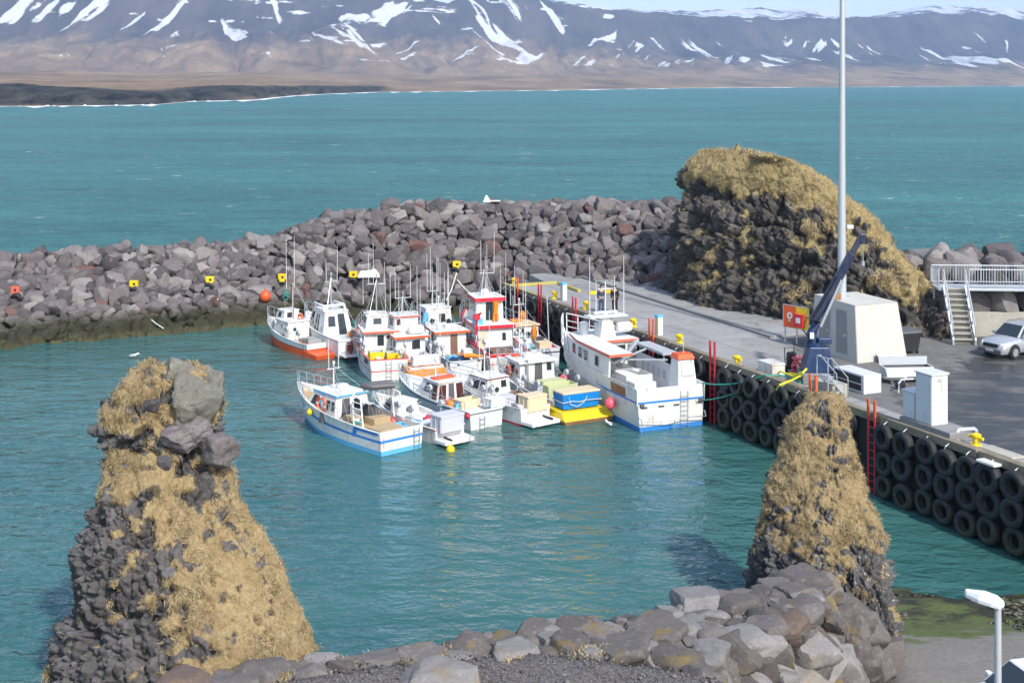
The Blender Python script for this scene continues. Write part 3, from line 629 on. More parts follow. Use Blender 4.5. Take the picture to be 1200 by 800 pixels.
stone(stL, 210, 439, 38.7, (0.62, 0.56, 0.52), 11, 'stack_boulder' if 'stack_boulder' in M else 'boulder_pale', (0.1, 0.3, 0.5))
stone(stL, 190, 441, 38.8, (0.50, 0.5, 0.42), 2, 'stack_boulder', (0.2, 0.1, 1.5))
stone(stL, 245, 457, 38.7, (0.66, 0.7, 0.70), 13, 'stack_boulder', (0.1, 0.3, 0.2))
stone(stL, 224, 474, 37.75, (0.78, 0.72, 0.78), 14, 'stack_boulder', (0.3, 0.5, 0.2))
stone(stL, 222, 508, 37.3, (0.80, 0.65, 0.48), 15, 'boulder_grey', (0.2, -0.3, 0.2))
stone(stL, 252, 526, 37.5, (0.55, 0.6, 0.62), 16, 'boulder_grey', (0.2, -0.1, 0.8))
stone(stL, 177, 474, 36.4, (0.20, 0.18, 0.22), 7, 'boulder_dark', (0.2, -0.1, 0.8))
stone(stL, 194, 541, 35.7, (0.22, 0.18, 0.18), 8, 'boulder_dark', (0.5, -0.1, 0.2))
# right stack
profR = [(463, 966, 970), (464, 955, 980), (468, 944, 993), (475, 936, 996), (485, 927, 998), (530, 910, 1005), (570, 899, 1016), (610, 893, 1036), (650, 882, 1042), (680, 878, 1049), (720, 872, 1061), (750, 868, 1077), (778, 862, 1098), (810, 858, 1106)]
def gR(p, n, c):
    x = p[:, 0] - 9.9; z = p[:, 2]
    v = 0.74 - 0.42 * sstep(3.9, 2.1, z - 0.25 * x) - 0.30 * sstep(-0.2, -2.3, x) * sstep(6.5, 4.5, z) - 0.25 * sstep(1.9, 0.6, z)
    return np.clip(v, 0.05, 0.95)
stR = outcrop('sea_stack', ('smaller straw covered stack standing before the tyre hung pier wall', 'sea stack'), profR, (46, 43.5), (46, 38.8), 0.85, gR, 'shell_rock', 240, 360, 0.6, 0.22, 130000, 0.085, 0.0055, 13, inset=0.16)
# big cliff on the pier
profC = [(179, 876, 882), (180, 850, 905), (182, 838, 925), (187, 822, 945), (194, 810, 956), (205, 802, 970), (219, 802, 990), (232, 804, 1010), (251, 792, 1028), (279, 787, 1047), (311, 786, 1078), (349, 781, 1114), (394, 776, 1138), (412, 774, 1142), (440, 770, 1146)]
def gC(p, n, c):
    x, z = p[:, 0], p[:, 2]
    zb = np.interp(x, [12.0, 13.6, 16.5, 19.5, 21.5, 23.5, 25.5], [12.0, 10.9, 10.7, 10.3, 9.2, 7.0, 5.0]) + 0.0
    v = 0.42 + (z - zb) * 0.5
    v = np.where(x > 21.3, np.maximum(v, 0.36), v)
    v = np.maximum(v, 0.14 + 0.25 * n[:, 2]) 
    return np.clip(v, 0.05, 0.95)
stC = outcrop('rock_outcrop', ('large dark basalt outcrop capped with straw grass beside the pier road', 'rock outcrop'), profC, (95, 93), (88, 77), 0.82, gC, 'cliff_rock', 260, 480, 1.5, 0.55, 120000, 0.19, 0.011, 23, expo=2.6, inset=0.25)

# ---- foreground platform, rock wall and slip
t = NT('gravel_ground'); w_ = t.pos(); n = t.noise(w_, 1.2, 5, 0.6); f = t.voro(w_, 22, 'F1', 'Color'); fd = t.voro(w_, 22)
c = t.mix(t.math('MULTIPLY', t.sep(f)[0], 1.0), (0.075, 0.07, 0.07), (0.19, 0.175, 0.17)); c = t.mix(t.math('MULTIPLY', t.mr(n, 0.5, 0.75), 0.4), c, (0.20, 0.16, 0.12))
M['gravel_ground'] = t.fin(c, 0.95, t.bump(fd, 0.8, 0.03), spec=0.2)
nx, ny = 90, 60
gx, gy = np.meshgrid(np.linspace(-14, 5.4, nx), np.linspace(14, 35.2, ny), indexing='ij')
crest = np.interp(gx, [-14, -7, -4.75, -2.56, 1.29, 3.44, 5.4], [30.5, 32.2, 33.0, 33.5, 34.8, 35.2, 35.0])
gz = 3.85 + 0.25 * (fbm(np.stack([gx.ravel() * 0.6, gy.ravel() * 0.6, gx.ravel() * 0], 1), 4, 2).reshape(gx.shape) - 0.5) - 0.55 * sstep(-0.5, 0.3, gy - crest + np.interp(gx, [-14, -3, 0, 2.5, 5.4], [-.1, .0, .35, 1.7, 2.9])) - 2.6 * sstep(-0.8, 1.6, gy - crest) - 0.5 * sstep(-5, -9, gx)
npmesh('gravel_ground', np.stack([gx, gy, gz], -1).reshape(-1, 3), gridfaces(nx, ny), 'gravel_ground', kind='structure')
# pebbles on it
r = np.random.default_rng(4); N = 5200
pxy = np.stack([r.uniform(-9, 5, N), r.uniform(29, 34, N)], 1); ok = pxy[:, 1] < np.interp(pxy[:, 0], [-14, -7, -4.75, -2.56, 1.29, 3.44, 5.4], [30.5, 32.2, 33.0, 33.5, 34.8, 35.2, 35.0]) - np.interp(pxy[:, 0], [-14, -3, 0, 2.5, 5.4], [.2, .3, .7, 2.0, 3.2])
pxy = pxy[ok]; N = len(pxy); pz = 3.85 + 0.25 * (fbm(np.stack([pxy[:, 0] * 0.6, pxy[:, 1] * 0.6, pxy[:, 0] * 0], 1), 4, 2) - 0.5) - 0.5 * sstep(-5, -9, pxy[:, 0])
oc = np.array([(1, 0, 0), (-1, 0, 0), (0, 1, 0), (0, -1, 0), (0, 0, 1), (0, 0, -1)], float); of = np.array([(0, 2, 4), (2, 1, 4), (1, 3, 4), (3, 0, 4), (2, 0, 5), (1, 2, 5), (3, 1, 5), (0, 3, 5)])
sz = r.uniform(0.018, 0.05, N) * np.where(r.random(N) < 0.03, 2.2, 1)
V = (oc[None] * r.uniform(0.6, 1.3, (N, 6, 1)) * sz[:, None, None] * np.array([1, 1, 0.7])) + np.stack([pxy[:, 0], pxy[:, 1], pz + sz * 0.3], 1)[:, None]
ang = r.uniform(0, 6.28, N)
rockmat('pebble', (0.08, 0.075, 0.075), (0.26, 0.24, 0.23), (0.15, 0.12, 0.10), algae=False, scale=3)
npmesh('gravel', V.reshape(-1, 3), (np.arange(N)[:, None, None] * 6 + of[None]).reshape(-1, 3), 'pebble', smooth=False, kind='stuff')
# straw patches on the gravel rim
N = 7000; cx_ = r.uniform(-6, 4.5, N); cy_ = np.interp(cx_, [-14, -7, -4.75, -2.56, 1.29, 3.44, 5.4], [30.5, 32.2, 33.0, 33.5, 34.8, 35.2, 35.0]) - 0.9 + r.normal(size=N) * 0.45
keep = fbm(np.stack([cx_ * 0.9, cy_ * 0.9, cx_ * 0], 1), 3, 66) > 0.56; cx_, cy_ = cx_[keep], cy_[keep]; N = len(cx_)
b = np.stack([cx_, cy_, np.full(N, 3.8) - 0.5 * sstep(-5, -9, cx_)], 1); d = np.stack([r.normal(size=N) * 0.6, r.normal(size=N) * 0.6, np.full(N, 0.6)], 1); sd_ = np.stack([r.normal(size=N), r.normal(size=N), np.zeros(N)], 1); sd_ /= np.linalg.norm(sd_, axis=1, keepdims=True)
V = np.stack([b - sd_ * 0.014, b + sd_ * 0.014, b + d * 0.16], 1)
npmesh('dry_grass', V.reshape(-1, 3), np.arange(3 * N).reshape(-1, 3), 'dry_grass', smooth=False, kind='stuff')
# slip: sloping ground down into the water at right
t = NT('slipway'); w_ = t.pos(); zz = t.sep(w_)[2]; n = t.noise(w_, 0.9, 6, 0.65); n2 = t.noise(w_, 6, 5, 0.65)
c = t.mix(n, (0.17, 0.155, 0.135), (0.26, 0.24, 0.21)); c = t.mix(t.math('MULTIPLY', t.mr(n2, 0.45, 0.75), 0.45), c, (0.09, 0.085, 0.075))
za = t.math('ADD', zz, t.math('MULTIPLY', t.math('SUBTRACT', t.noise(t.pos((0.5, 1, 1)), 1.1, 8, 0.7), 0.5), 2.2))
c = t.mix(t.ramp(t.mr(za, 0.0, 1.0), [(0.52, 1.0), (0.74, 0.0)]), c, t.mix(n2, (0.06, 0.085, 0.02), (0.13, 0.15, 0.04)))
c = t.mix(t.ramp(t.mr(za, -0.5, 0.5), [(0.55, 1.0), (0.80, 0.0)]), c, t.mix(n2, (0.012, 0.012, 0.008), (0.05, 0.042, 0.02)))
M['slipway'] = t.fin(c, t.mr(zz, 0.1, 1.0, 0.5, 0.9), t.bump(n2, 0.5, 0.05))
nx, ny = 80, 80
gx, gy = np.meshgrid(np.linspace(3.5, 40, nx), np.linspace(10, 58, ny), indexing='ij')
gz = np.interp(gy, [10, 30, 38.5, 47.5, 58], [2.2, 1.9, 1.2, -0.1, -2.2]) + 0.8 * (fbm(np.stack([gx.ravel() * 0.3, gy.ravel() * 0.5, gx.ravel() * 0], 1), 5, 6).reshape(gx.shape) - 0.5) * sstep(40, 44, gy)
gz = gz - 2.2 * sstep(11.5, 9.0, gx) * sstep(36, 39, gy)
npmesh('slipway', np.stack([gx, gy, gz], -1).reshape(-1, 3), gridfaces(nx, ny), 'slipway', kind='structure')
# weed and stones strewn over the wet end of the slip
t = NT('seaweed'); isl = t.n('ShaderNodeNewGeometry').outputs['Random Per Island']; M['seaweed'] = t.fin(t.ramp(isl, [(0, (0.012, 0.011, 0.006)), (.45, (0.045, 0.036, 0.012)), (.6, (0.06, 0.085, 0.018)), (.8, (0.10, 0.095, 0.085)), (1, (0.16, 0.15, 0.14))]), .55)
r = np.random.default_rng(31); N = 9000; sx_ = r.uniform(10.2, 30, N); sy_ = r.uniform(40.5, 49.5, N)
dens = fbm(np.stack([sx_ * .35, sy_ * .7, sx_ * 0], 1), 4, 88); kp = dens > .50 + .06 * np.abs(sy_ - 45.2) / 3; sx_, sy_ = sx_[kp], sy_[kp]; N = len(sx_)
bz = np.interp(sy_, [10, 30, 38.5, 47.5, 58], [2.2, 1.9, 1.2, -0.1, -2.2]) + .8 * (fbm(np.stack([sx_ * .3, sy_ * .5, sx_ * 0], 1), 5, 6) - .5) * sstep(40, 44, sy_)
sz = r.uniform(.04, .15, N) * np.where(r.random(N) < .05, 2, 1); V = oc[None] * r.uniform(.6, 1.4, (N, 6, 1)) * sz[:, None, None] * np.array([1.3, 1, .45]) + np.stack([sx_, sy_, bz + sz * .1], 1)[:, None]
npmesh('seaweed', V.reshape(-1, 3), (np.arange(N)[:, None, None] * 6 + of[None]).reshape(-1, 3), 'seaweed', smooth=False, kind='stuff')
# rock wall core under the boulders
top = [(-9, 31.6), (-4.75, 33.4), (-2.56, 34.0), (1.29, 35.5), (3.44, 36.1), (6.26, 37.6), (8.6, 39.0)]
edge = [(9.0, 38.4), (6.9, 35.4), (5.27, 34.0), (4.6, 32.8), (4.3, 30), (4.0, 20)]
basee = [(11.2, 39.2), (9.9, 37.7), (8.4, 35.6), (7.3, 33.5), (6.8, 30), (6.6, 20)]
wc = MB()
poly = [(x, y) for x, y in top] + edge + [(-2, 20), (-9, 28)]
wc.prism(poly[::-1], -1, 3.55)
e3 = [(x, y, 3.7) for x, y in [top[-1]] + edge]; b3 = [(11.4, 40.3, 0.4)] + [(x, y, 0.6) for x, y in basee]
n_ = len(e3); wc.add([Vector(p) + Vector((-0.3, 0.15, -0.2)) for p in e3 + b3], [(i, i + 1, n_ + i + 1, n_ + i) for i in range(n_ - 1)])
t3 = [(x, y, 3.7) for x, y in top]; w3 = [(x - 0.3, y + 2.0, -0.6) for x, y in top]
n_ = len(t3); wc.add(t3 + w3, [(i + 1, i, n_ + i, n_ + i + 1) for i in range(n_ - 1)])
tag(wc.build('rock_bank', 'dark_rubble'), kind='structure')
def lerp_poly(pts, f):
    pts = [Vector(p) for p in pts]; L = [0]
    for a, b in zip(pts[:-1], pts[1:]): L.append(L[-1] + (b - a).length)
    s = f * L[-1]
    for i in range(len(pts) - 1):
        if s <= L[i + 1] or i == len(pts) - 2:
            return pts[i].lerp(pts[i + 1], min(1, (s - L[i]) / max(L[i + 1] - L[i], 1e-6)))
rr = random.Random(21)
FWL = {'wall_rock': 'grey lichen spotted boulder of the foreground harbour wall', 'wall_rock_red': 'reddish lichen spotted boulder of the foreground harbour wall', 'wall_rock_pale': 'pale grey boulder of the foreground harbour wall'}
def fw(): 
    x = rr.random(); return 'wall_rock' if x < 0.72 else 'wall_rock_pale' if x < 0.975 else 'wall_rock_red'
# top slabs: rows between the water side and the inner/right edge
inner = [(-8, 30.8), (-4.6, 32.4), (-2.4, 32.9), (0.8, 33.8), (3.0, 33.6), (4.3, 32.6), (4.2, 30)]
rowspec = [(0.0, 20, 0.62), (0.5, 14, 0.80)]
placed = []
def inside(p):      # between the water-side rim and the gravel / inner edge
    yt = np.interp(p.x, [q[0] for q in top], [q[1] for q in top]); return p.y < yt + .25
tries = 0
while tries < 9000:
    tries += 1; f0 = rr.uniform(0, 1); dep = rr.uniform(0, 1) ** 0.9 * np.interp(f0, [0, .3, .45, .62, .8, 1], [.6, .7, .9, 2.3, 3.2, 1.2]); p = lerp_poly(top, f0) + Vector((0.30 * dep, -0.95 * dep))
    xe = np.interp(p.y, [e[1] for e in reversed(edge)], [e[0] for e in reversed(edge)])
    if p.x > xe + .2: continue
    k = rr.choice((0.40, 0.5, 0.58, 0.66, 0.8)) * max(.45, 1 - tries / 9000)
    if any((p.x - q[0]) ** 2 + (p.y - q[1]) ** 2 < ((k + q[2]) * 0.62) ** 2 for q in placed): continue
    placed.append((p.x, p.y, k)); mn = fw()
    addrock(rr.choice(BMH), mn, (p.x, p.y, 3.60 + rr.uniform(-.10, .06)), (rr.uniform(-.13, .13), rr.uniform(-.13, .13), rr.uniform(0, 6.28)), (k * 1.25, k * 1.12, k * 0.45 + .1), FWL[mn], mn + ' boulders')
for rowi in range(7):
    v = rowi / 6
    for i in range(15):
        f0 = (i + 0.5 * (rowi % 2) + rr.uniform(-.2, .2)) / 15 * 0.80
        a = lerp_poly(edge, f0); b = lerp_poly(basee, f0); p2 = a.lerp(b, v); zz = 3.42 + (1.15 - 3.42) * v
        k = rr.choice((0.42, 0.5, 0.56, 0.64, 0.8)); mn = fw()
        addrock(rr.choice(BMH), mn, (p2.x + rr.uniform(-.12, .12), p2.y + rr.uniform(-.12, .12), zz + rr.uniform(-.1, .1)), (rr.uniform(-.4, .4), rr.uniform(-.1, .7), rr.uniform(0, 6.28)), (k * 1.05, k * 0.95, k * 0.9), FWL[mn], mn + ' boulders')
# water-side slope of the platform
for f0 in np.linspace(0, 1, 17):
    for v in (0.35, 0.75):
        p = lerp_poly(top, f0) + Vector((-0.1, 0.7 + v * 1.3)); k = rr.uniform(0.6, 0.9)
        addrock(rr.choice(BMH), 'boulder_dark', (p.x, p.y, 3.6 - 3.6 * v), (rr.uniform(-.4, .4), rr.uniform(-.4, .4), rr.uniform(0, 6.28)), (k, k * 0.9, k * 0.7), 'dark boulder low on the water side of the foreground wall', 'dark boulders at the foot of the wall')
addrock(BMH[3], 'wall_rock_pale', (-1.87, 31.6, 3.82), (0.05, 0.03, 0.15), (1.1, 0.75, 0.45), 'big smooth pale boulder lying alone on the dark gravel', None)
addrock(BMH[6], 'wall_rock_pale', (-6.6, 30.9, 3.55), (0.1, 0.0, 0.3), (1.1, 0.7, 0.3), 'flat pale slab half sunk at the foot of the tall stack', None)
# link: the ~300 largest in the picture as individuals, the rest as one heap
def prom(rk): return max(rk[4]) / max(rk[2].y, 1) * (0.0 if abs(rk[2].x / rk[2].y) > 0.42 else 1.0) * (0.35 if (rk[2].y > 85 and rk[2].x > 12.5) else 1)
rocks.sort(key=prom, reverse=True)
rest_v, rest_f, rest_m = [], [], []; restmats = ['boulder_grey', 'boulder_pale', 'boulder_dark', 'boulder_red']
for i, (me, mn, loc, rot, sc, lab, grp) in enumerate(rocks):
    mat_ = Matrix.LocRotScale(loc, __import__('mathutils').Euler(rot), sc)
    if i < 300:
        o = bpy.data.objects.new('boulder', meshof(me, mn)); COL.objects.link(o); o.matrix_world = mat_; tag(o, lab, 'boulder', grp)
    else:
        n0 = sum(len(x) for x in rest_v); co = np.empty(len(me.vertices) * 3); me.vertices.foreach_get('co', co); co = co.reshape(-1, 3) @ np.array(mat_.to_3x3()).T + np.array(loc)
        fa = np.empty(len(me.polygons) * 3, int); me.polygons.foreach_get('vertices', fa); rest_v.append(co); rest_f.append(fa.reshape(-1, 3) + n0); rest_m += [restmats.index(mn) if mn in restmats else 0] * len(me.polygons)
ro = npmesh('boulders', np.concatenate(rest_v), np.concatenate(rest_f), restmats, smooth=True, kind='stuff'); ro.data.polygons.foreach_set('material_index', np.array(rest_m, np.int32)); ro.data.set_sharp_from_angle(angle=R(32))
print('rocks', len(rocks))
# ================================================================== BOATS
class Boat: pass
def boat(label, stern, head, L, B, Hs, Hb, base='white_paint', bands=(), boot=('blue_paint', 0.2), rail='white_paint', deck='grey_deck', bul=0.4, name='fishing_boat', cat='fishing boat', full=0.88, rake=0.10):
    b = Boat(); hd = Vector((head[0], head[1], 0)).normalized(); rz = math.atan2(hd.y, hd.x)
    b.root = thing(name, label, cat, (stern[0], stern[1], 0), rz, 'boats rafted in the harbour'); b.rz = rz; b.L, b.B = L, B
    b.world = lambda x, y, z: Vector((stern[0] + hd.x * x - hd.y * y, stern[1] + hd.y * x + hd.x * y, z))
    sheer = lambda t: Hs + (Hb - Hs) * max(0, (t - 0.1) / 0.9) ** 1.9
    def ws(t): return B / 2 * ((full + (1 - full) * min(1, t / 0.3)) if t < 0.42 else max(0.015, 1 - ((t - 0.42) / 0.58) ** 2.3))
    b.sheer, b.ws = sheer, ws
    fr = sorted({0.0, 1.0, *[x for bd in bands for x in bd[:2]]}); 
    rows = [('a', -0.5), ('a', 0.0), ('a', boot[1])] + [('f', x) for x in fr[1:]]
    mats = [base]; rm = []
    def mi(m):
        if m not in mats: mats.append(m)
        return mats.index(m)
    for (k0, v0), (k1, v1) in zip(rows[:-1], rows[1:]):
        if k1 == 'a': rm.append(mi(boot[0])); continue
        lo = v0 if k0 == 'f' else 0.0; m = base
        for x0, x1, mm in bands:
            if lo >= x0 - 1e-6 and v1 <= x1 + 1e-6: m = mm
        rm.append(mi(m))
    railmi = mi(rail)
    def zrow(r, t): return r[1] if r[0] == 'a' else boot[1] + (sheer(t) - boot[1]) * r[1]
    def hp(t, z, side=1):
        S = sheer(t); g = max(0, min(1, (z + 0.5) / (S + 0.5))); fl = 0.90 - 0.55 * t ** 2.5
        return Vector((t * L - (1 - g) * rake * L * t ** 3, side * ws(t) * (fl + (1 - fl) * g ** 1.2), z))
    b.hp = hp
    NS = 18; ts = [(i / NS) ** 0.9 for i in range(NS + 1)]; mb = MB(); nr = len(rows)
    for side in (1, -1):
        vs = [hp(t, zrow(r, t), side) for t in ts for r in rows]; o = len(mb.v); mb.v += vs
        for i in range(NS):
            for j in range(nr - 1):
                mb.f.append([o + i * nr + j, o + (i + 1) * nr + j, o + (i + 1) * nr + j + 1, o + i * nr + j + 1]); mb.mi.append(rm[j])
        # inner bulwark and cap
        top = [o + i * nr + nr - 1 for i in range(NS + 1)]; o2 = len(mb.v)
        for t in ts:
            p = hp(t, sheer(t), side); q = Vector((p.x - 0.02 - 0.1 * t, p.y - side * min(0.09, abs(p.y)), p.z)); mb.v += [q, q - Vector((0, 0, bul))]
        for i in range(NS):
            mb.f.append([top[i], top[i + 1], o2 + 2 * i + 2, o2 + 2 * i]); mb.mi.append(railmi)
            mb.f.append([o2 + 2 * i, o2 + 2 * i + 2, o2 + 2 * i + 3, o2 + 2 * i + 1]); mb.mi.append(0)
    for j in range(nr - 1):
        z0, z1 = zrow(rows[j], 0), zrow(rows[j + 1], 0); a, c, d, e = hp(0, z0, 1), hp(0, z0, -1), hp(0, z1, -1), hp(0, z1, 1)
        mb.add([a, c, d, e], [(0, 1, 2, 3)], rm[j])
    S0 = sheer(0); W0 = ws(0)
    mb.hexa([(0.002, W0 - .02, S0 - bul), (0.002, -W0 + .02, S0 - bul), (0.09, -W0 + .02, S0 - bul), (0.09, W0 - .02, S0 - bul), (0.002, W0 - .02, S0 - .003), (0.002, -W0 + .02, S0 - .003), (0.09, -W0 + .02, S0 - .003), (0.09, W0 - .02, S0 - .003)], railmi)
    b.hull = mb.build('hull', mats, b.root, smooth=35)
    dm = MB(); dv = []
    for t in ts:
        p = hp(t, sheer(t), 1); x = p.x - 0.02 - 0.1 * t; y = max(0.01, p.y - 0.085); dv += [(x, y, sheer(t) - bul + .004), (x, -y, sheer(t) - bul + .004)]
    dm.add(dv, [(2 * i, 2 * i + 1, 2 * i + 3, 2 * i + 2) for i in range(NS)]); dm.build('deck', deck, b.root); b.dz = lambda t: sheer(t) - bul
    g = MB()
    for side in (1, -1): g.tube([hp(t, sheer(t), side) + Vector((0, side * 0.015, 0)) for t in ts], 0.035, 6)
    g.build('gunwale', rail, b.root, smooth=60); return b
def win(parent, q, uv, mat='glass', frame='dark_grey_paint', fw=0.03, name='window', off=0.012):
    u0, u1, v0, v1 = uv; mb = MB(); W = (Vector(q[1]) - Vector(q[0])).length; H = (Vector(q[3]) - Vector(q[0])).length
    mb.panel(q, (u0 - fw / W, u1 + fw / W, v0 - fw / H, v1 + fw / H), off, 0); mb.panel(q, uv, off + 0.008, 1); return mb.build(name, [frame, mat], parent)
def porthole(parent, q, u, v, r=0.13):
    bl, br, tr, tl = [Vector(p) for p in q]; n = (br - bl).cross(tl - bl).normalized(); c = (bl * (1 - u) + br * u) * (1 - v) + (tl * (1 - u) + tr * u) * v
    m = Matrix.Translation(c) @ n.to_track_quat('Z', 'Y').to_matrix().to_4x4()
    mb = MB(); mb.lathe([(r * 1.25, -0.01), (r * 1.25, 0.02), (r, 0.025), (r, 0.012)], 16, m, 0); mb.lathe([(0.0, 0.014), (r, 0.014)], 16, m, 1); return mb.build('porthole', ['steel', 'glass'], parent)
def cabin(b, x0, x1, w, z0, h, rf=0.25, ra=0.06, ts=0.9, mat='white_paint', wins=(), doors=(), ports=(), roof=None, name='cabin', y0=0.0, rot=0):
    wt = w * ts
    A = [(x0, y0 + w / 2, z0), (x0, y0 - w / 2, z0), (x1, y0 - w / 2 * 0.92, z0), (x1, y0 + w / 2 * 0.92, z0)]
    T = [(x0 + ra, y0 + wt / 2, z0 + h), (x0 + ra, y0 - wt / 2, z0 + h), (x1 - rf, y0 - wt / 2 * 0.9, z0 + h), (x1 - rf, y0 + wt / 2 * 0.9, z0 + h)]
    c = MB().hexa([A[3], A[0], A[1], A[2], T[3], T[0], T[1], T[2]]).build(name, mat, b.root, bevel=0.05)
    Q = {'aft': (A[0], A[1], T[1], T[0]), 'port': (A[3], A[0], T[0], T[3]), 'stbd': (A[1], A[2], T[2], T[1]), 'front': (A[2], A[3], T[3], T[2])}
    for f, u0, u1, v0, v1, *m in wins: win(c, Q[f], (u0, u1, v0, v1), *(m or ['glass']))
    for f, u0, u1, v1, m in doors: win(c, Q[f], (u0, u1, 0.02, v1), m, 'white_paint', 0.035, 'door')
    for f, u, v, r in ports: porthole(c, Q[f], u, v, r)
    if roof:
        m, trim, ov, th = roof; ova = ov * 1.3
        poly = [(x0 + ra - ova, y0 + wt / 2 + ov), (x0 + ra - ova, y0 - wt / 2 - ov), (x1 - rf + ov * 0.4, y0 - wt / 2 * 0.9 - ov), (x1 - rf + ov * 1.6, y0 - wt * 0.25), (x1 - rf + ov * 1.6, y0 + wt * 0.25), (x1 - rf + ov * 0.4, y0 + wt / 2 * 0.9 + ov)]
        r_ = MB(); r_.prism(poly, z0 + h - 0.02, z0 + h + th, 0, 1); r_.build('roof', [m, trim], b.root, bevel=0.015)
    return c, Q
def mast(b, x, y, z, h, arm=0.9, mat='white_paint', whips=((0.4, 2.5), (-0.4, 3.0)), radar=None, r=0.045, stays=None):
    m = MB().tube([(x, y, z), (x, y, z + h)], r, 8, r1=r * 0.7)
    if arm: m.tube([(x, y - arm / 2, z + h * 0.8), (x, y + arm / 2, z + h * 0.8)], 0.025, 6); 
    if stays:
        for dx, dy in stays: m.tube([(x, y, z + h * 0.85), (x + dx, y + dy, z)], 0.02, 5)
    m.box((x, y, z + h + 0.06), (0.1, 0.1, 0.14)); m = m.build('mast', mat, b.root, smooth=50)
    for dy, l in whips: MB().tube([(x, y + dy, z + h * 0.8), (x + 0.03, y + dy * 1.05, z + h * 0.8 + l)], 0.022, 5, r1=0.012).build('antenna', 'white_plastic', m)
    if radar:
        rx, ry, rz_, rr_ = radar; MB().lathe([(0, 0), (rr_, 0.01), (rr_, 0.14), (rr_ * 0.8, 0.22), (0, 0.24)], 16, Matrix.Translation((rx, ry, rz_))).build('radar_dome', 'white_plastic', m, smooth=40)
    return m
def whip(b, x, y, z, l, r=0.022): return MB().tube([(x, y, z), (x - 0.05, y + 0.03, z + l)], r, 5, r1=0.011).build('antenna', 'white_plastic', b.root)
def pulpit(b, t0=0.72, h=0.75, mat='steel', n=6, mid=True, r=0.022):
    m = MB(); ts = [t0 + (0.99 - t0) * i / n for i in range(n + 1)]
    for side in (1, -1):
        P = [b.hp(t, b.sheer(t), side) for t in ts]; top = [p + Vector((0.1 * t, 0, h * min(1, 0.5 + i * 0.5))) for i, (p, t) in enumerate(zip(P, ts))]
        m.tube(top, r, 6)
        if mid: m.tube([p.lerp(q, 0.5) for p, q in zip(P, top)], r * 0.75, 5)
        for p, q in zip(P, top): m.tube([p, q], r * 0.8, 5)
    return m.build('bow_rail', mat, b.root, smooth=60)
def siderail(b, t0, t1, h, side=1, mat='steel', n=5):
    m = MB(); P = [b.hp(t0 + (t1 - t0) * i / n, b.sheer(t0 + (t1 - t0) * i / n), side) for i in range(n + 1)]; up = Vector((0, 0, h))
    m.tube([p + up for p in P], 0.02, 6); m.tube([p + up * 0.5 for p in P], 0.014, 5)
    for p in P: m.tube([p, p + up], 0.016, 5)
    return m.build('side_rail', mat, b.root, smooth=60)
def reel(b, t, side=1, mat='grey_paint', inn=0.05, h=0.5):
    p = b.hp(t, b.sheer(t), side) + Vector((0, -side * inn, 0)); m = MB().tube([p, p + Vector((0, 0, h))], 0.03, 6)
    q = Matrix.Translation(p + Vector((0, 0, h + 0.12))) @ Matrix.Rotation(R(90), 4, 'X'); m.lathe([(0, -.07), (0.17, -.07), (0.19, 0), (0.17, .07), (0, .07)], 12, q); m.box(p + Vector((0.16, 0, h + 0.05)), (0.16, 0.14, 0.2)); m.tube([p + Vector((0, 0, h + 0.2)), p + Vector((-0.1, side * 0.55, h + 0.38))], 0.015, 5)
    return m.build('fishing_reel', mat, b.root, smooth=40)
def ladder(b, y, z0, z1, x=-0.06, mat='steel', w=0.32):
    m = MB()
    for s in (-1, 1): m.tube([(x, y + s * w / 2, z0), (x, y + s * w / 2, z1), (x + 0.12, y + s * w / 2, z1 + 0.05)], 0.018, 5)
    k = z0 + 0.1
    while k < z1: m.tube([(x, y - w / 2, k), (x, y + w / 2, k)], 0.014, 5); k += 0.25
    return m.build('ladder', mat, b.root)
# ---- loose gear (things of their own)
def gear(b, name, label, cat, mb, mats, x, y, z, rot=0, smooth=None, bevel=0, group=None):
    o = mb.build(name, mats, None, smooth, bevel, b.world(x, y, z) if b else Vector((x, y, z)), (b.rz if b else 0) + rot); return tag(o, label, cat, group)
def crate(b, label, x, y, z, size, mat, rot=0, lid=True, name='fish_crate', cat='crate', th=0.05, inner=None):
    m = MB()
    if lid:
        m.box((0, 0, size[2] * 0.44), (size[0] * 0.96, size[1] * 0.96, size[2] * 0.88)); m.box((0, 0, size[2] * 0.94), (size[0], size[1], size[2] * 0.12))
        for s in (-0.4, 0, 0.4): m.box((s * size[0], 0, size[2] * 0.42), (0.05, size[1] * 1.0, size[2] * 0.8))
        return gear(b, name, label, cat, m, mat, x, y, z, rot, bevel=0.02)
    m.openbox((0, 0, 0), size, th, 0, 1 if inner else 0, taper=0.93); return gear(b, name, label, cat, m, [mat] + ([inner] if inner else []), x, y, z, rot, bevel=0.01)
def lifebuoy(b, label, x, y, z, r=0.36, mat=('orange_red_paint', 'white_plastic'), face='port', tilt=0):
    m = MB(); n = 24
    for k in range(n):
        for j in range(8):
            pts = []
            for kk, jj in ((k, j), (k + 1, j), (k + 1, j + 1), (k, j + 1)):
                a, c = 2 * math.pi * kk / n, 2 * math.pi * jj / 8; rr_ = r + 0.085 * math.cos(c); pts.append(Vector((rr_ * math.cos(a), 0.07 * math.sin(c), rr_ * math.sin(a))))
            m.add(pts, [(0, 1, 2, 3)], 1 if k % 6 == 0 else 0)
    return gear(b, 'lifebuoy', label, 'lifebuoy', m, list(mat), x, y, z, {'port': 0, 'aft': R(90)}[face])
def buoy(b, label, x, y, z, r, mat, group=None, cat='buoy'):
    m = MB(); m.sphere((0, 0, 0), r, 16, 10, (1, 1, 1.08)); m.lathe([(0.0, r * 1.05), (r * 0.22, r * 1.0), (r * 0.2, r * 1.3), (0, r * 1.32)], 10); return gear(b, 'buoy', label, cat, m, mat, x, y, z, 0, 50, group=group)
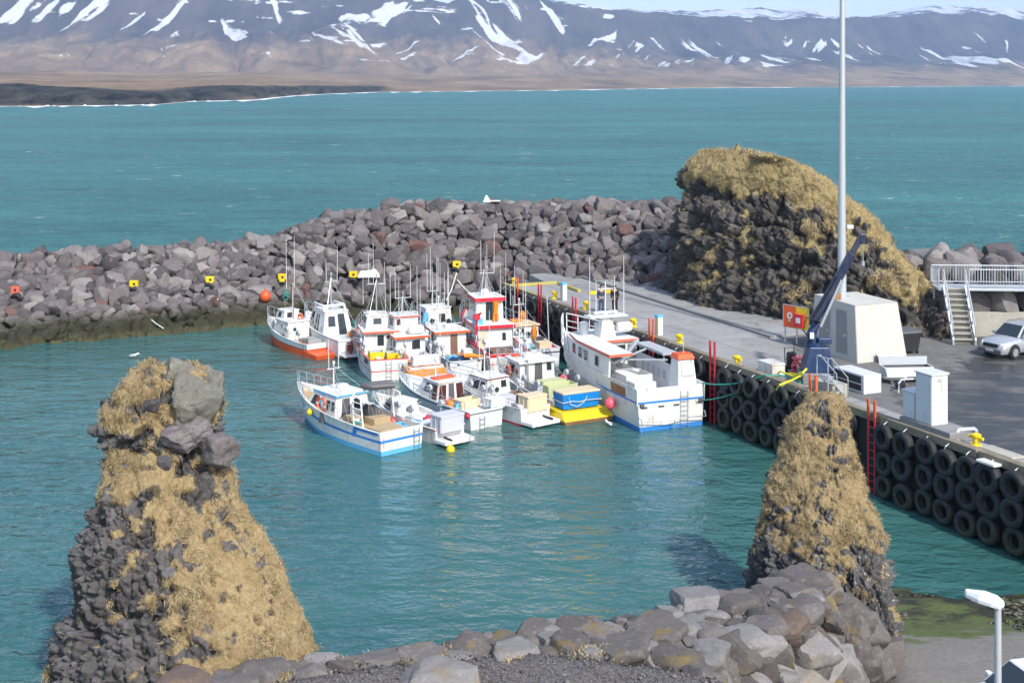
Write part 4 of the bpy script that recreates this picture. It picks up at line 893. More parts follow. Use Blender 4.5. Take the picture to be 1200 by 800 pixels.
def pile(b, name, label, cat, x, y, z, sx, sy, sz, mat, seed, n=7):    # heap of net or tarpaulin
    r = np.random.default_rng(seed); g = 18; V = []; 
    for i in range(g):
        for j in range(g):
            u, v = i / (g - 1) * 2 - 1, j / (g - 1) * 2 - 1; e = max(0, 1 - max(abs(u), abs(v)) ** 4); hh = e * (0.55 + 0.6 * vnoise(np.array([[u * 2.3 + seed, v * 2.3, seed * 1.0]]), seed)[0] + 0.25 * vnoise(np.array([[u * 6 + seed, v * 6, 1.0]]), seed)[0] - 0.25)
            V.append((u * sx / 2 * (0.92 + 0.1 * r.random()), v * sy / 2 * (0.92 + 0.1 * r.random()), max(0, hh) * sz))
    return gear(b, name, label, cat, MB().add(V, [tuple(int(k) for k in f) for f in gridfaces(g, g)]), mat, x, y, z, r.uniform(-.3, .3), 45)
def coil(b, label, x, y, z, r, mat, turns=4):
    pts = [((r + 0.02 * math.sin(k * 1.7)) * math.cos(k * 0.5), (r + 0.03 * math.cos(k * 1.1)) * math.sin(k * 0.5), 0.03 + 0.012 * k * 0.5) for k in range(int(turns * 12.6))]
    return gear(b, 'rope_coil', label, 'rope', MB().tube(pts, 0.03, 5), mat, x, y, z, 0, 60)
BT = {}
# --- I: blue trimmed boat in front
b = boat('white boat with bright blue stripes and blue roof edge, nearest the camera', (-5.45, 65.3), (-0.66, 0.75), 9.5, 3.0, 1.15, 1.85, bands=((0.42, 0.56, 'blue_paint'),), boot=('light_blue_paint', 0.22), rail='white_paint', deck='tan_deck', bul=0.35); BT['I'] = b
c, Q = cabin(b, 4.2, 7.3, 2.3, 0.95, 1.10, 0.75, 0.1, 0.82, wins=(('port', 0.12, 0.36, 0.42, 0.82), ('port', 0.66, 0.78, 0.35, 0.75), ('port', 0.84, 0.94, 0.35, 0.75), ('front', 0.08, 0.46, 0.45, 0.85), ('front', 0.54, 0.92, 0.45, 0.85), ('aft', 0.55, 0.72, 0.35, 0.8)), doors=(('aft', 0.18, 0.42, 0.9, 'dark_grey_paint'),), roof=('white_paint', 'light_blue_paint', 0.06, 0.09))
MB().panel(Q['port'], (0.40, 0.46, 0.02, 0.98), 0.02).panel(Q['port'], (0.06, 0.40, 0.22, 0.34), 0.02).build('trim', 'light_blue_paint', c)
t_ = MB(); t_.panel((b.hp(.20, b.sheer(.2) * .80), b.hp(.02, b.sheer(.02) * .80), b.hp(.02, b.sheer(.02) * .97), b.hp(.20, b.sheer(.2) * .97)), (0, 1, 0.3, 0.85), 0.02); t_.panel((b.hp(.235, b.sheer(.2) * .58), b.hp(.2, b.sheer(.2) * .58), b.hp(.185, b.sheer(.2) * .97), b.hp(.215, b.sheer(.2) * .97)), (0, 1, 0, 1), 0.02); t_.build('trim', 'blue_paint', b.root)
mast(b, 6.0, 0, 2.1, 1.3, 0.8, whips=((0.3, 1.6), (-0.3, 1.2)), radar=(5.6, -0.3, 2.14, 0.34)); pulpit(b, 0.74, 0.6); ladder(b, -0.9, -0.2, 1.0); siderail(b, 0.36, 0.5, 0.55)
g = MB()
for s in (-1, 1): g.tube([(2.3, s * 1.25, 1.1), (2.5, s * 1.2, 2.5), (2.6, s * 1.0, 2.65), (2.6, 0, 2.68)], 0.05, 8); g.tube([(1.5, s * 1.25, 1.1), (1.8, s * 1.2, 2.45), (2.5, s * 1.15, 2.55)], 0.045, 8)
for k in range(4): g.tube([(1.55 + k * 0.07, 1.25, 1.35 + k * 0.3), (2.32 + k * 0.05, 1.25, 1.35 + k * 0.3)], 0.025, 6)
g.build('gantry', 'white_paint', b.root, smooth=60)
for t in (0.10, 0.30): reel(b, t, -1)
for k, (x, y, s) in enumerate(((0.9, 0.3, (1.2, 1.5, 0.32)), (2.6, -0.4, (0.9, 1.0, 0.4)), (3.4, 0.6, (0.7, 0.7, 0.45)))):
    MB().box((x, y, 0.8 + s[2] / 2 + 0.01), s).build('hatch', 'tan_deck', b.root, bevel=0.02)
lifebuoy(b, 'orange and white lifebuoy on the side of the blue striped boat', 5.4, 1.17, 1.55)
pile(b, 'net_heap', 'dark net heaped under the white gantry of the blue striped boat', 'net', 3.3, -0.5, 1.2, 1.0, 0.9, 0.5, 'black_plastic', 3)
buoy(b, 'small yellow float hanging on the flank of the blue striped boat', 6.1, 1.42, 1.05, 0.16, 'yellow_paint'); pile(b, 'fender', 'dark green fender hanging beside the lifebuoy of the blue striped boat', 'fender', 4.9, 1.42, 0.75, 0.35, 0.3, 0.6, 'dark_grey_paint', 8)
gear(b, 'inflatable_dinghy', 'small dark grey inflatable lying across the gantry of the blue striped boat', 'dinghy', MB().tube([(-.7, .28, 0), (.4, .3, 0), (.75, .12, .05), (.85, 0, .07), (.75, -.12, .05), (.4, -.3, 0), (-.7, -.28, 0)], 0.16, 10).box((-.1, 0, -.05), (1.2, .4, .05)), 'dark_grey_paint', 2.3, -0.3, 2.85, R(70), 50)
# --- J: low white speedboat with box on the stern platform
b = boat('low white open boat with orange line and big lilac grey box on its stern step', (-3.15, 67.1), (-0.64, 0.77), 7.0, 2.1, 0.78, 1.25, bands=((0.86, 0.95, 'orange_red_paint'),), boot=('white_paint', 0.1), deck='white_plastic', bul=0.3); BT['J'] = b
MB().prism([(-0.9, -0.95), (0.05, -0.98), (0.05, 0.98), (-0.9, 0.95)], 0.12, 0.32).build('stern_platform', 'white_paint', b.root, bevel=0.04)
cabin(b, 3.6, 5.6, 1.5, 0.6, 0.75, 0.7, 0.1, 0.8, wins=(('port', 0.15, 0.6, 0.4, 0.85), ('front', 0.1, 0.9, 0.4, 0.85)), roof=('white_paint', 'white_paint', 0.04, 0.06)); pulpit(b, 0.75, 0.45); reel(b, 0.3); reel(b, 0.45); reel(b, 0.3, -1)
MB().box((1.6, 0, 0.62), (0.8, 1.2, 0.3)).build('hatch', 'white_plastic', b.root, bevel=0.04); MB().box((2.8, 0.2, 0.66), (0.7, 0.6, 0.35)).build('hatch', 'pale_grey_paint', b.root, bevel=0.04)
MB().tube([(-.9, 0.55, 0.36), (-.25, 0.55, 0.4)], 0.05, 6).build('step_bar', 'black_plastic', b.root); ladder(b, -0.7, -0.2, 0.45, -0.95)
whip(b, 4.4, 0.4, 1.3, 2.2); crate(b, 'large lilac grey tub on the stern step of the low open boat', 0.1, 0.1, 0.62, (1.0, 1.5, 0.85), 'lilac_plastic')
# --- K: brown windowed boat with red roof bar
b = boat('white boat with maroon tinted cabin windows and salmon red roof hatch', (-1.35, 69.9), (-0.62, 0.79), 8.4, 2.5, 0.95, 1.45, 'pale_grey_paint', bands=((0.80, 0.88, 'dark_grey_paint'), (0.88, 1.0, 'white_paint')), boot=('old_white_paint', 0.15), deck='white_plastic', bul=0.25); BT['K'] = b
c, Q = cabin(b, 3.2, 5.7, 1.9, 0.75, 1.10, 0.9, 0.05, 0.84, wins=(('aft', 0.06, 0.30, 0.12, 0.86, 'brown_glass'), ('aft', 0.72, 0.95, 0.12, 0.86, 'brown_glass'), ('port', 0.3, 0.7, 0.45, 0.88), ('port', 0.74, 0.94, 0.2, 0.88, 'brown_glass'), ('front', 0.08, 0.92, 0.4, 0.9)), doors=(('aft', 0.40, 0.62, 0.92, 'dark_grey_paint'),), roof=('white_paint', 'white_paint', 0.05, 0.07))
MB().box((4.0, 0, 1.97), (0.55, 1.35, 0.12)).build('roof_hatch', 'orange_red_paint', b.root, bevel=0.04); mast(b, 4.7, 0, 1.9, 0.9, 0.6, whips=((0.3, 2.2), (-0.3, 2.8)))
siderail(b, 0.05, 0.62, 0.45); pulpit(b, 0.68, 0.55); reel(b, 0.22, -1); reel(b, 0.36, -1); reel(b, 0.42, 1); ladder(b, 0.3, -0.1, 0.6)
crate(b, 'cream fish tub on the aft deck of the maroon windowed boat', 1.9, -0.1, 0.72, (0.8, 1.3, 0.45), 'cream_plastic', lid=False); crate(b, 'white fish tub on the stern edge of the maroon windowed boat', 0.55, -0.95, 0.85, (0.75, 0.95, 0.5), 'white_plastic'); coil(b, 'red and white rope coil beside the cream tub', 2.6, 0.5, 0.75, 0.25, 'salmon_paint'); buoy(b, 'small red float at the stern corner of the maroon windowed boat', 0.15, 1.12, 0.75, 0.15, 'red_paint')
# --- L: white boat with cream box
b = boat('white boat with small square cabin window and a cream box on its stern step', (1.25, 70.7), (-0.62, 0.79), 8.2, 2.3, 0.9, 1.45, 'white_paint', boot=('red_paint', 0.10), rail='grey_paint', deck='white_plastic', bul=0.25); BT['L'] = b
c, Q = cabin(b, 3.2, 5.8, 1.8, 0.75, 1.10, 0.8, 0.05, 0.85, wins=(('aft', 0.62, 0.82, 0.55, 0.85), ('port', 0.3, 0.62, 0.45, 0.85), ('port', 0.7, 0.9, 0.45, 0.85), ('front', 0.1, 0.9, 0.4, 0.88)), ports=(('aft', 0.2, 0.6, 0.14), ('aft', 0.42, 0.45, 0.14)), roof=('white_paint', 'maroon_paint', 0.04, 0.05)); mast(b, 4.4, 0.1, 1.85, 1.2, 0.8, whips=((0.35, 2.0), (-0.35, 2.6)))
siderail(b, 0.05, 0.4, 0.4); pulpit(b, 0.7, 0.5); reel(b, 0.3); reel(b, 0.36, -1)
MB().prism([(-0.95, -0.95), (0.05, -1.0), (0.05, 1.0), (-0.95, 0.95)], 0.10, 0.30).build('stern_platform', 'white_paint', b.root, bevel=0.04); MB().tube([(-.9, -0.45, 0.36), (-.2, -0.35, 0.42)], 0.06, 6).build('step_bar', 'black_plastic', b.root)
crate(b, 'big square cream box on the stern of the boat beside the yellow one', 0.35, -0.1, 0.66, (0.9, 1.35, 0.85), 'cream_plastic'); crate(b, 'lilac white tub in front of the square cream box', 1.9, 0.5, 0.66, (0.8, 0.8, 0.6), 'lilac_plastic'); crate(b, 'pale brown open tub amidships near the square cream box', 2.4, -0.6, 0.66, (0.7, 0.7, 0.5), 'cream_plastic', lid=False, inner='wood_brown')
# --- M: boat with yellow stern
b = boat('white boat with bright yellow stern extension and tall round roofed cabin', (3.35, 72.4), (-0.47, 0.88), 8.9, 2.9, 0.95, 1.6, 'white_paint', boot=('red_paint', 0.14), rail='white_paint', deck='grey_deck', bul=0.3); BT['M'] = b
ym = MB(); ym.hexa([(-1.55, 1.4, -.3), (-1.55, -1.4, -.3), (0.9, -1.47, -.3), (0.9, 1.47, -.3), (-1.75, 1.55, 0.20), (-1.75, -1.55, 0.20), (0.9, -1.5, 0.20), (0.9, 1.5, 0.20)], 1); ym.hexa([(-1.76, 1.56, 0.20), (-1.76, -1.56, 0.20), (0.9, -1.51, 0.20), (0.9, 1.51, 0.20), (-1.25, 1.40, 0.55), (-1.25, -1.40, 0.55), (0.9, -1.49, 0.66), (0.9, 1.49, 0.66)], 0)
ym.build('stern_extension', ['yellow_paint', 'rust_plate'], b.root, bevel=0.04)
c, Q = cabin(b, 4.0, 6.1, 2.35, 0.80, 1.40, 0.3, 0.03, 0.95, 'white_paint', wins=(('aft', 0.78, 0.90, 0.62, 0.9), ('port', 0.25, 0.6, 0.55, 0.85), ('front', 0.1, 0.45, 0.5, 0.85), ('front', 0.55, 0.9, 0.5, 0.85)), doors=(('aft', 0.42, 0.64, 0.94, 'dark_grey_paint'),), ports=(('port', 0.8, 0.6, 0.18),), roof=('white_paint', 'white_paint', 0.16, 0.10))
MB().box((5.2, -0.2, 2.38), (0.8, 1.2, 0.22)).build('roof_box', 'old_white_paint', b.root, bevel=0.05); MB().box((5.5, 0.5, 2.36), (0.3, 0.7, 0.08)).build('roof_hatch', 'orange_red_paint', b.root, bevel=0.03)
mast(b, 5.8, 0.2, 2.25, 1.4, 0.9, whips=((0.4, 2.4), (-0.4, 3.2))); pulpit(b, 0.72, 0.6); siderail(b, 0.2, 0.4, 0.5); reel(b, 0.34); reel(b, 0.18); reel(b, 0.2, -1); reel(b, 0.35, -1)
MB().tube([(3.9, 0.7, 0.9), (3.9, 0.75, 2.3), (3.7, 0.85, 2.5)], 0.09, 8).build('exhaust_pipe', 'steel', b.root, smooth=50)
m = MB(); m.hexa([(-.48, -1.1, 0), (.52, -1.1, 0), (.52, 1.1, 0), (-.48, 1.1, 0), (-.55, -1.18, .82), (.6, -1.18, .82), (.6, 1.18, .82), (-.55, 1.18, .82)], 0); m.box((0.02, 0, .87), (1.2, 2.36, .11), None, 1); gear(b, 'fish_tub', 'bright blue insulated tub with cream lid lashed on the yellow stern', 'tub', m, ['tub_blue', 'cream_plastic'], -0.45, 0.05, 0.62, bevel=0.05)
gear(b, 'lashing_rope', 'white rope tied round the bright blue tub', 'rope', MB().tube([(-.60, -1.22, .40), (-.60, -.3, .44), (-.60, .2, .38), (-.60, .6, .46), (-.62, 1.22, .42), (.6, 1.22, .44), (.64, -1.22, .44), (-.6, -1.22, .40)], 0.022, 5).tube([(-.62, -.3, .66), (-.62, -.1, .36), (-.61, .3, .14), (-.61, .75, .3), (-.62, .85, .7)], 0.02, 5), 'rope_white', -0.45, 0.05, 0.62)
crate(b, 'pale green open tub on the working deck in front of the blue tub', 1.7, -0.1, 0.66, (0.9, 1.9, 0.75), 'pale_green_plastic', lid=False); crate(b, 'second pale green tub nearer the tall cabin door', 2.9, -0.3, 0.66, (0.9, 1.5, 0.7), 'pale_green_plastic', lid=True); crate(b, 'grey plastic box at the left of the pale green tubs', 2.5, 0.95, 0.66, (1.3, 0.5, 0.7), 'grey_paint', lid=False)
lifebuoy(b, 'weathered lifebuoy on the left wall of the round roofed cabin', 5.2, 1.25, 1.6, 0.26, ('salmon_paint', 'white_plastic')); buoy(b, 'pink float wedged between the yellow sterned boat and the big boat', 3.9, -1.75, 1.0, 0.33, 'pink_plastic')
# --- C: second row left, grey flank
b = boat('white boat with grey flank, thin red lines and yellow tubs on its aft deck', (-7.5, 80.9), (-0.27, 0.96), 9.4, 2.7, 1.3, 2.1, 'white_paint', bands=((0.34, 0.40, 'red_paint'), (0.95, 1.0, 'red_paint')), boot=('white_paint', 0.15), rail='salmon_paint', deck='grey_deck', bul=0.35); BT['C'] = b
MB().panel((b.hp(.36, b.sheer(.3) * .62), b.hp(.1, b.sheer(.1) * .62), b.hp(.06, b.sheer(.06) * .93), b.hp(.36, b.sheer(.3) * .93)), (0, 1, 0.05, 1), 0.02).build('rub_panel', 'dark_grey_paint', b.root)
c, Q = cabin(b, 2.9, 5.6, 2.1, 1.0, 1.40, 0.3, 0.05, 0.95, wins=(('aft', 0.40, 0.58, 0.42, 0.86), ('port', 0.5, 0.66, 0.5, 0.8)), ports=(('aft', 0.72, 0.78, 0.1),), roof=('white_paint', 'salmon_paint', 0.22, 0.12))
cabin(b, 3.7, 5.7, 1.7, 2.48, 0.80, 0.35, 0.15, 0.88, 'old_white_paint', wins=(('aft', 0.3, 0.6, 0.4, 0.8), ('port', 0.2, 0.75, 0.4, 0.85), ('front', 0.1, 0.9, 0.4, 0.85)), roof=('old_white_paint', 'old_white_paint', 0.06, 0.07), name='wheelhouse')
mast(b, 4.6, 0, 3.3, 2.4, 1.2, 'steel', whips=((0.5, 2.0), (-0.5, 1.4), (0.2, 2.6)), radar=(4.2, 0.4, 3.34, 0.36), stays=((0.6, 0.6), (0.6, -0.6)), r=0.06); pulpit(b, 0.74, 0.7); reel(b, 0.2); reel(b, 0.30); reel(b, 0.12, -1); reel(b, 0.26, -1); whip(b, 5.6, 0.7, 3.8, 2.6)
MB().lathe([(0, 0), (.16, 0), (.16, .02), (0, .02)], 12, Matrix.Translation((-0.03, -0.95, .75)) @ Matrix.Rotation(R(-90), 4, 'Y')).build('scupper', 'dark_grey_paint', b.root); ladder(b, 0.05, -0.1, 1.2)
crate(b, 'yellow fish tub on the aft deck of the grey flanked boat', 1.6, 0.55, 0.97, (0.9, 0.9, 0.55), 'yellow_paint', lid=False, inner='grey_paint'); crate(b, 'another yellow fish tub to the right on the same aft deck', 1.5, -0.5, 0.97, (0.8, 0.9, 0.45), 'yellow_paint', lid=False, inner='grey_paint')
gear(b, 'oilskin', 'yellow oilskin hung beside the cabin of the grey flanked boat', 'clothing', MB().add([(0, -.4, .8), (0, .4, .85), (0.02, .3, .2), (0, 0, -.15), (0.03, -.25, .15), (.1, -.4, .8), (.1, .4, .85), (.1, .3, .2), (.1, 0, -.15), (.1, -.25, .15)], [(0, 1, 2, 3, 4), (9, 8, 7, 6, 5), (0, 5, 6, 1), (1, 6, 7, 2), (2, 7, 8, 3), (3, 8, 9, 4), (4, 9, 5, 0)]), 'yellow_paint', 2.8, -1.1, 1.6)
# --- D: orange sterned
b = boat('white boat with bright orange stern and salmon rimmed double roof', (-5.2, 80.4), (-0.38, 0.92), 9.0, 2.4, 0.95, 1.7, 'white_paint', bands=((0.9, 1.0, 'white_paint'),), boot=('red_paint', 0.16), rail='white_paint', deck='grey_deck', bul=0.3); BT['D'] = b
om = MB(); om.hexa([(-1.1, 1.15, -.3), (-1.1, -1.15, -.3), (0.6, -1.22, -.3), (0.6, 1.22, -.3), (-1.25, 1.25, 0.15), (-1.25, -1.25, 0.15), (0.6, -1.24, 0.15), (0.6, 1.24, 0.15)], 1); om.hexa([(-1.26, 1.26, 0.15), (-1.26, -1.26, 0.15), (0.6, -1.26, 0.15), (0.6, 1.26, 0.15), (-0.9, 1.15, 0.62), (-0.9, -1.15, 0.62), (0.6, -1.25, 0.95), (0.6, 1.25, 0.95)], 0); om.build('stern_extension', ['orange_paint', 'maroon_paint'], b.root, bevel=0.04)
c, Q = cabin(b, 3.0, 5.4, 2.0, 0.75, 1.42, 0.25, 0.04, 0.95, wins=(('aft', 0.55, 0.80, 0.5, 0.86), ('port', 0.72, 0.86, 0.2, 0.85), ('port', 0.3, 0.5, 0.5, 0.85)), roof=('white_paint', 'orange_red_paint', 0.22, 0.13))
cabin(b, 3.9, 5.7, 1.65, 2.28, 1.05, 0.25, 0.05, 0.92, wins=(('aft', 0.1, 0.26, 0.55, 0.85, 'brown_glass'), ('port', 0.2, 0.75, 0.45, 0.85), ('front', 0.1, 0.9, 0.4, 0.85)), roof=('white_paint', 'salmon_paint', 0.10, 0.08), name='wheelhouse')
MB().lathe([(0, -.55), (.2, -.5), (.29, -.4), (.29, .4), (.2, .5), (0, .55)], 14, Matrix.Translation((3.4, -0.45, 2.58)) @ Matrix.Rotation(R(90), 4, 'X')).build('liferaft_canister', 'white_plastic', b.root, smooth=40)
mast(b, 4.7, 0, 3.38, 1.3, 1.1, 'steel', whips=((0.5, 2.0), (-0.5, 2.1)), stays=((0.5, 0.55), (0.5, -0.55), (-.5, .5), (-.5, -.5))); whip(b, 4.2, -0.8, 2.7, 3.8); whip(b, 4.0, -0.95, 2.7, 2.6); pulpit(b, 0.74, 0.7); reel(b, 0.2); reel(b, 0.28); reel(b, 0.3, -1)
crate(b, 'white tub at the stern of the orange sterned boat', 0.6, -0.1, 0.96, (0.6, 1.7, 0.55), 'white_plastic'); pile(b, 'tarpaulin', 'grey tarpaulin over gear on the orange sterned boat', 'tarpaulin', 2.2, -0.6, 0.7, 1.1, 1.0, 0.75, 'grey_deck', 12)
crate(b, 'tan tub below the grey tarpaulin of the orange sterned boat', 1.5, -0.6, 0.7, (0.6, 1.1, 0.5), 'cream_plastic', lid=False)
# --- E
b = boat('white boat with brown cabin door and salmon roof, centre of the second row', (-2.85, 81.9), (-0.36, 0.93), 9.0, 2.4, 1.0, 1.75, 'white_paint', bands=((0.86, 0.94, 'grey_paint'),), boot=('white_paint', 0.12), rail='grey_paint', deck='white_plastic', bul=0.3); BT['E'] = b
c, Q = cabin(b, 2.8, 5.0, 2.1, 0.8, 1.42, 0.25, 0.04, 0.95, wins=(('port', 0.3, 0.6, 0.5, 0.85),), doors=(('aft', 0.46, 0.70, 0.93, 'wood_brown'),), ports=(('aft', 0.2, 0.4, 0.13),), roof=('white_paint', 'orange_red_paint', 0.2, 0.14))
MB().box((4.0, -.3, 2.42), (0.7, 0.9, 0.28), None, 0, 0.85).build('roof_box', 'white_plastic', b.root, bevel=0.05); g = MB().tube([(3.2, .8, 2.3), (3.2, .8, 2.75), (3.2, -.8, 2.75), (3.2, -.8, 2.3)], 0.025, 6); g.build('roof_rail', 'steel', b.root)
mast(b, 4.6, 0.3, 2.3, 1.9, 0.9, whips=((0.4, 2.4), (-0.4, 2.0), (0.1, 3.0))); pulpit(b, 0.72, 0.6); siderail(b, 0.02, 0.28, 0.4, -1); siderail(b, 0.02, 0.3, 0.4); reel(b, 0.16); reel(b, 0.24); reel(b, 0.3)
pile(b, 'tarpaulin', 'blue grey tarpaulin over gear at the stern of the brown doored boat', 'tarpaulin', 0.7, 0.1, 0.75, 1.3, 1.3, 0.5, 'mid_blue_paint', 14); gear(b, 'survival_suit', 'bright orange suit lying on the blue grey tarpaulin', 'suit', MB().tube([(-.45, 0, 0), (-.1, .05, .05), (.3, .02, .03)], 0.13, 8, r1=0.17).tube([(-.4, .05, 0), (-.75, .2, -.05)], 0.09, 7).tube([(-.4, -.05, 0), (-.8, -.1, -.05)], 0.09, 7), 'orange_paint', 0.2, -0.3, 1.22, 1.2, 50)
crate(b, 'white tub beside the brown cabin door', 1.9, -0.7, 0.72, (0.7, 0.6, 0.6), 'white_plastic')
# --- F: behind
b = boat('white boat with plain square cabin half hidden behind the salmon roofed boats', (-3.7, 87.2), (-0.42, 0.91), 8.0, 2.5, 1.2, 1.9, 'pale_grey_paint', boot=('blue_paint', 0.15), rail='white_paint', deck='grey_deck', bul=0.3); BT['F'] = b
cabin(b, 3.0, 5.0, 2.1, 1.0, 1.85, 0.35, 0.12, 0.86, wins=(('aft', 0.52, 0.74, 0.5, 0.78), ('port', 0.3, 0.6, 0.5, 0.8), ('front', 0.1, 0.9, 0.5, 0.85)), ports=(('aft', 0.25, 0.55, 0.16), ('aft', 0.86, 0.5, 0.16)), roof=('white_paint', 'white_paint', 0.04, 0.06)); mast(b, 4.2, 0, 2.9, 1.2, 0.9, 'steel', whips=((0.4, 2.6), (-0.4, 2.2), (0.15, 3.1))); pulpit(b, 0.74, 0.7); whip(b, 3.6, -0.9, 2.8, 3.0); whip(b, 3.4, -0.8, 2.8, 2.4); reel(b, 0.3); reel(b, 0.2)
gear(b, 'flag', 'small light blue flag on a short staff behind the salmon roofs', 'flag', MB().tube([(0, 0, -.9), (0, 0, .7)], 0.02, 5).hexa([(0, 0, 0), (-.04, .42, -.05), (0, .42, -.05), (.03, 0, 0), (0, 0, .65), (-.04, .30, .6), (0, .30, .6), (.03, 0, .65)]), 'light_blue_paint', 2.6, 0.95, 2.1)
# --- G: red and white two storey
b = boat('red and white boat with two storey wheelhouse and red banded bulwark', (-0.15, 82.4), (-0.30, 0.95), 10.4, 3.0, 1.35, 2.4, 'white_paint', bands=((0.80, 0.98, 'red_paint'), (0.42, 0.47, 'red_paint')), boot=('red_paint', 0.2), rail='red_paint', deck='wood_brown', bul=0.5); BT['G'] = b
cabin(b, 3.2, 6.6, 2.5, 0.9, 1.45, 0.3, 0.04, 0.96, wins=(('aft', 0.72, 0.8, 0.45, 0.75), ('port', 0.2, 0.32, 0.5, 0.75), ('port', 0.5, 0.62, 0.5, 0.75)), doors=(('aft', 0.10, 0.26, 0.9, 'cream_plastic'),), roof=('white_paint', 'red_paint', 0.16, 0.22))
cabin(b, 4.3, 6.6, 1.9, 2.55, 1.38, 0.3, 0.03, 0.95, wins=(('aft', 0.36, 0.58, 0.1, 0.92, 'glass'), ('port', 0.15, 0.8, 0.5, 0.88), ('front', 0.1, 0.9, 0.5, 0.9)), roof=('white_paint', 'red_paint', 0.16, 0.24), name='wheelhouse')
MB().lathe([(0, 0), (.28, 0), (.28, .35), (.2, .42), (0, .44)], 14, Matrix.Translation((5.2, 0.1, 4.15))).build('radar_dome', 'white_plastic', b.root, smooth=40); mast(b, 5.7, -0.2, 4.1, 1.8, 1.0, 'steel', whips=((0.4, 2.2), (-0.5, 2.8)), stays=((0.6, 0.5), (0.6, -0.5))); pulpit(b, 0.74, 0.8); whip(b, 4.0, -1.0, 2.5, 4.6); whip(b, 4.5, -.8, 4.1, 2.0)
MB().tube([(3.1, 1.25, 1.2), (3.1, 1.25, 3.3), (2.9, 1.0, 3.4)], 0.08, 8).box((3.1, 1.25, 3.15), (0.3, 0.4, 0.35)).build('davit', 'red_paint', b.root, smooth=40); MB().box((1.5, 0, 1.05), (1.6, 1.7, 0.55)).build('hatch', 'wood_brown', b.root, bevel=0.04)
gear(b, 'survival_suit', 'orange survival suit hanging beside the wheelhouse door of the red and white boat', 'suit', MB().tube([(0, 0, 1.3), (0, 0, 0.9), (0, .02, .45)], 0.2, 9, r1=0.15).tube([(0, .1, .5), (0, .13, 0)], .09, 7).tube([(0, -.1, .5), (0, -.13, 0.02)], .09, 7), 'orange_paint', 4.15, -0.35, 2.62, 0, 50); reel(b, 0.1); reel(b, 0.2); reel(b, 0.1, -1)
crate(b, 'light blue tub on the lower roof of the red and white boat', 3.7, 1.0, 2.58, (0.5, 0.6, 0.4), 'light_blue_paint')
gear(b, 'rope_winch', 'white rope drum on the aft deck of the red and white boat', 'winch', MB().lathe([(0, -.3), (.3, -.3), (.3, -.24), (.14, -.22), (.14, .22), (.3, .24), (.3, .3), (0, .3)], 14, Matrix.Rotation(R(90), 4, 'X')).box((0, 0, -.2), (.3, .5, .3)), 'grey_paint', 0.7, -0.7, 1.35)
# --- H: grey boat with blue tube rail
b = boat('pale grey boat with a thick blue curved tube on its bow and a tan roof', (2.15, 84.6), (-0.40, 0.92), 7.4, 2.3, 1.2, 1.95, 'pale_grey_paint', bands=((0.7, 0.78, 'navy_paint'),), boot=('grey_paint', 0.15), rail='pale_grey_paint', deck='grey_deck', bul=0.3); BT['H'] = b
cabin(b, 3.0, 4.9, 1.9, 0.95, 1.2, 0.25, 0.05, 0.92, wins=(('aft', 0.12, 0.4, 0.45, 0.85), ('port', 0.3, 0.7, 0.45, 0.85)), ports=(('aft', 0.55, 0.5, 0.2),), roof=('cream_plastic', 'cream_plastic', 0.10, 0.08)); MB().tube([b.hp(t, b.sheer(t), 1) + Vector((0, 0.06, 0.0)) for t in (0.55, 0.66, 0.77, 0.87, 0.95, 0.99)], 0.20, 10).build('bow_fender', 'blue_paint', b.root, smooth=60); pulpit(b, 0.7, 0.8)
mast(b, 4.0, 0.1, 2.2, 1.5, 0.8, whips=((0.3, 2.6), (-0.3, 2.2), (0.6, 1.4))); reel(b, 0.2); reel(b, 0.3); reel(b, 0.45); MB().box((4.3, 0.2, 2.32), (.5, .8, .14)).build('roof_hatch', 'orange_paint', b.root, bevel=.03); MB().tube([(1.4, -0.9, 1.2), (1.1, -0.6, 4.4)], 0.03, 6).build('boat_hook', 'white_plastic', b.root)
gear(b, 'float', 'long orange float hanging on the aft cabin wall of the grey boat', 'float', MB().sphere((0, 0, .5), .5, 12, 8, (.32, .36, 1.0)), 'orange_paint', 2.82, -0.5, 1.2, 0, 50); crate(b, 'cream tub at the stern of the pale grey boat', 1.0, -0.3, 0.95, (0.8, 0.9, 0.5), 'cream_plastic')
# --- A: orange hulled
b = boat('small boat with orange red lower hull and white upper hull, far left of the raft', (-12.75, 88.2), (-0.62, 0.79), 7.4, 2.4, 0.85, 1.6, 'white_paint', bands=((0.0, 0.46, 'orange_red_paint'), (0.46, 0.52, 'maroon_paint')), boot=('orange_red_paint', 0.1), rail='white_paint', deck='grey_deck', bul=0.35); BT['A'] = b
om = MB(); om.hexa([(-1.0, .95, -.3), (-1.0, -.95, -.3), (0.4, -1.05, -.3), (0.4, 1.05, -.3), (-1.2, 1.0, 0.28), (-1.2, -1.0, 0.28), (0.4, -1.08, 0.42), (0.4, 1.08, 0.42)]); om.build('stern_extension', 'orange_red_paint', b.root, bevel=0.04)
cabin(b, 2.9, 5.1, 1.8, 0.6, 1.25, 0.2, 0.08, 0.92, 'old_white_paint', ports=(('port', 0.55, 0.72, 0.12), ('port', 0.7, 0.25, 0.13), ('aft', 0.3, 0.6, 0.12)), wins=(('front', 0.1, 0.9, 0.5, 0.85),), roof=('old_white_paint', 'white_paint', 0.05, 0.06)); cabin(b, 3.9, 5.3, 1.3, 1.85, 0.6, 0.25, 0.08, 0.85, wins=(('port', 0.3, 0.6, 0.3, 0.8), ('aft', 0.2, 0.5, 0.3, 0.8), ('front', 0.1, 0.9, 0.3, 0.85)), roof=('white_paint', 'white_paint', 0.04, 0.06), name='wheelhouse')
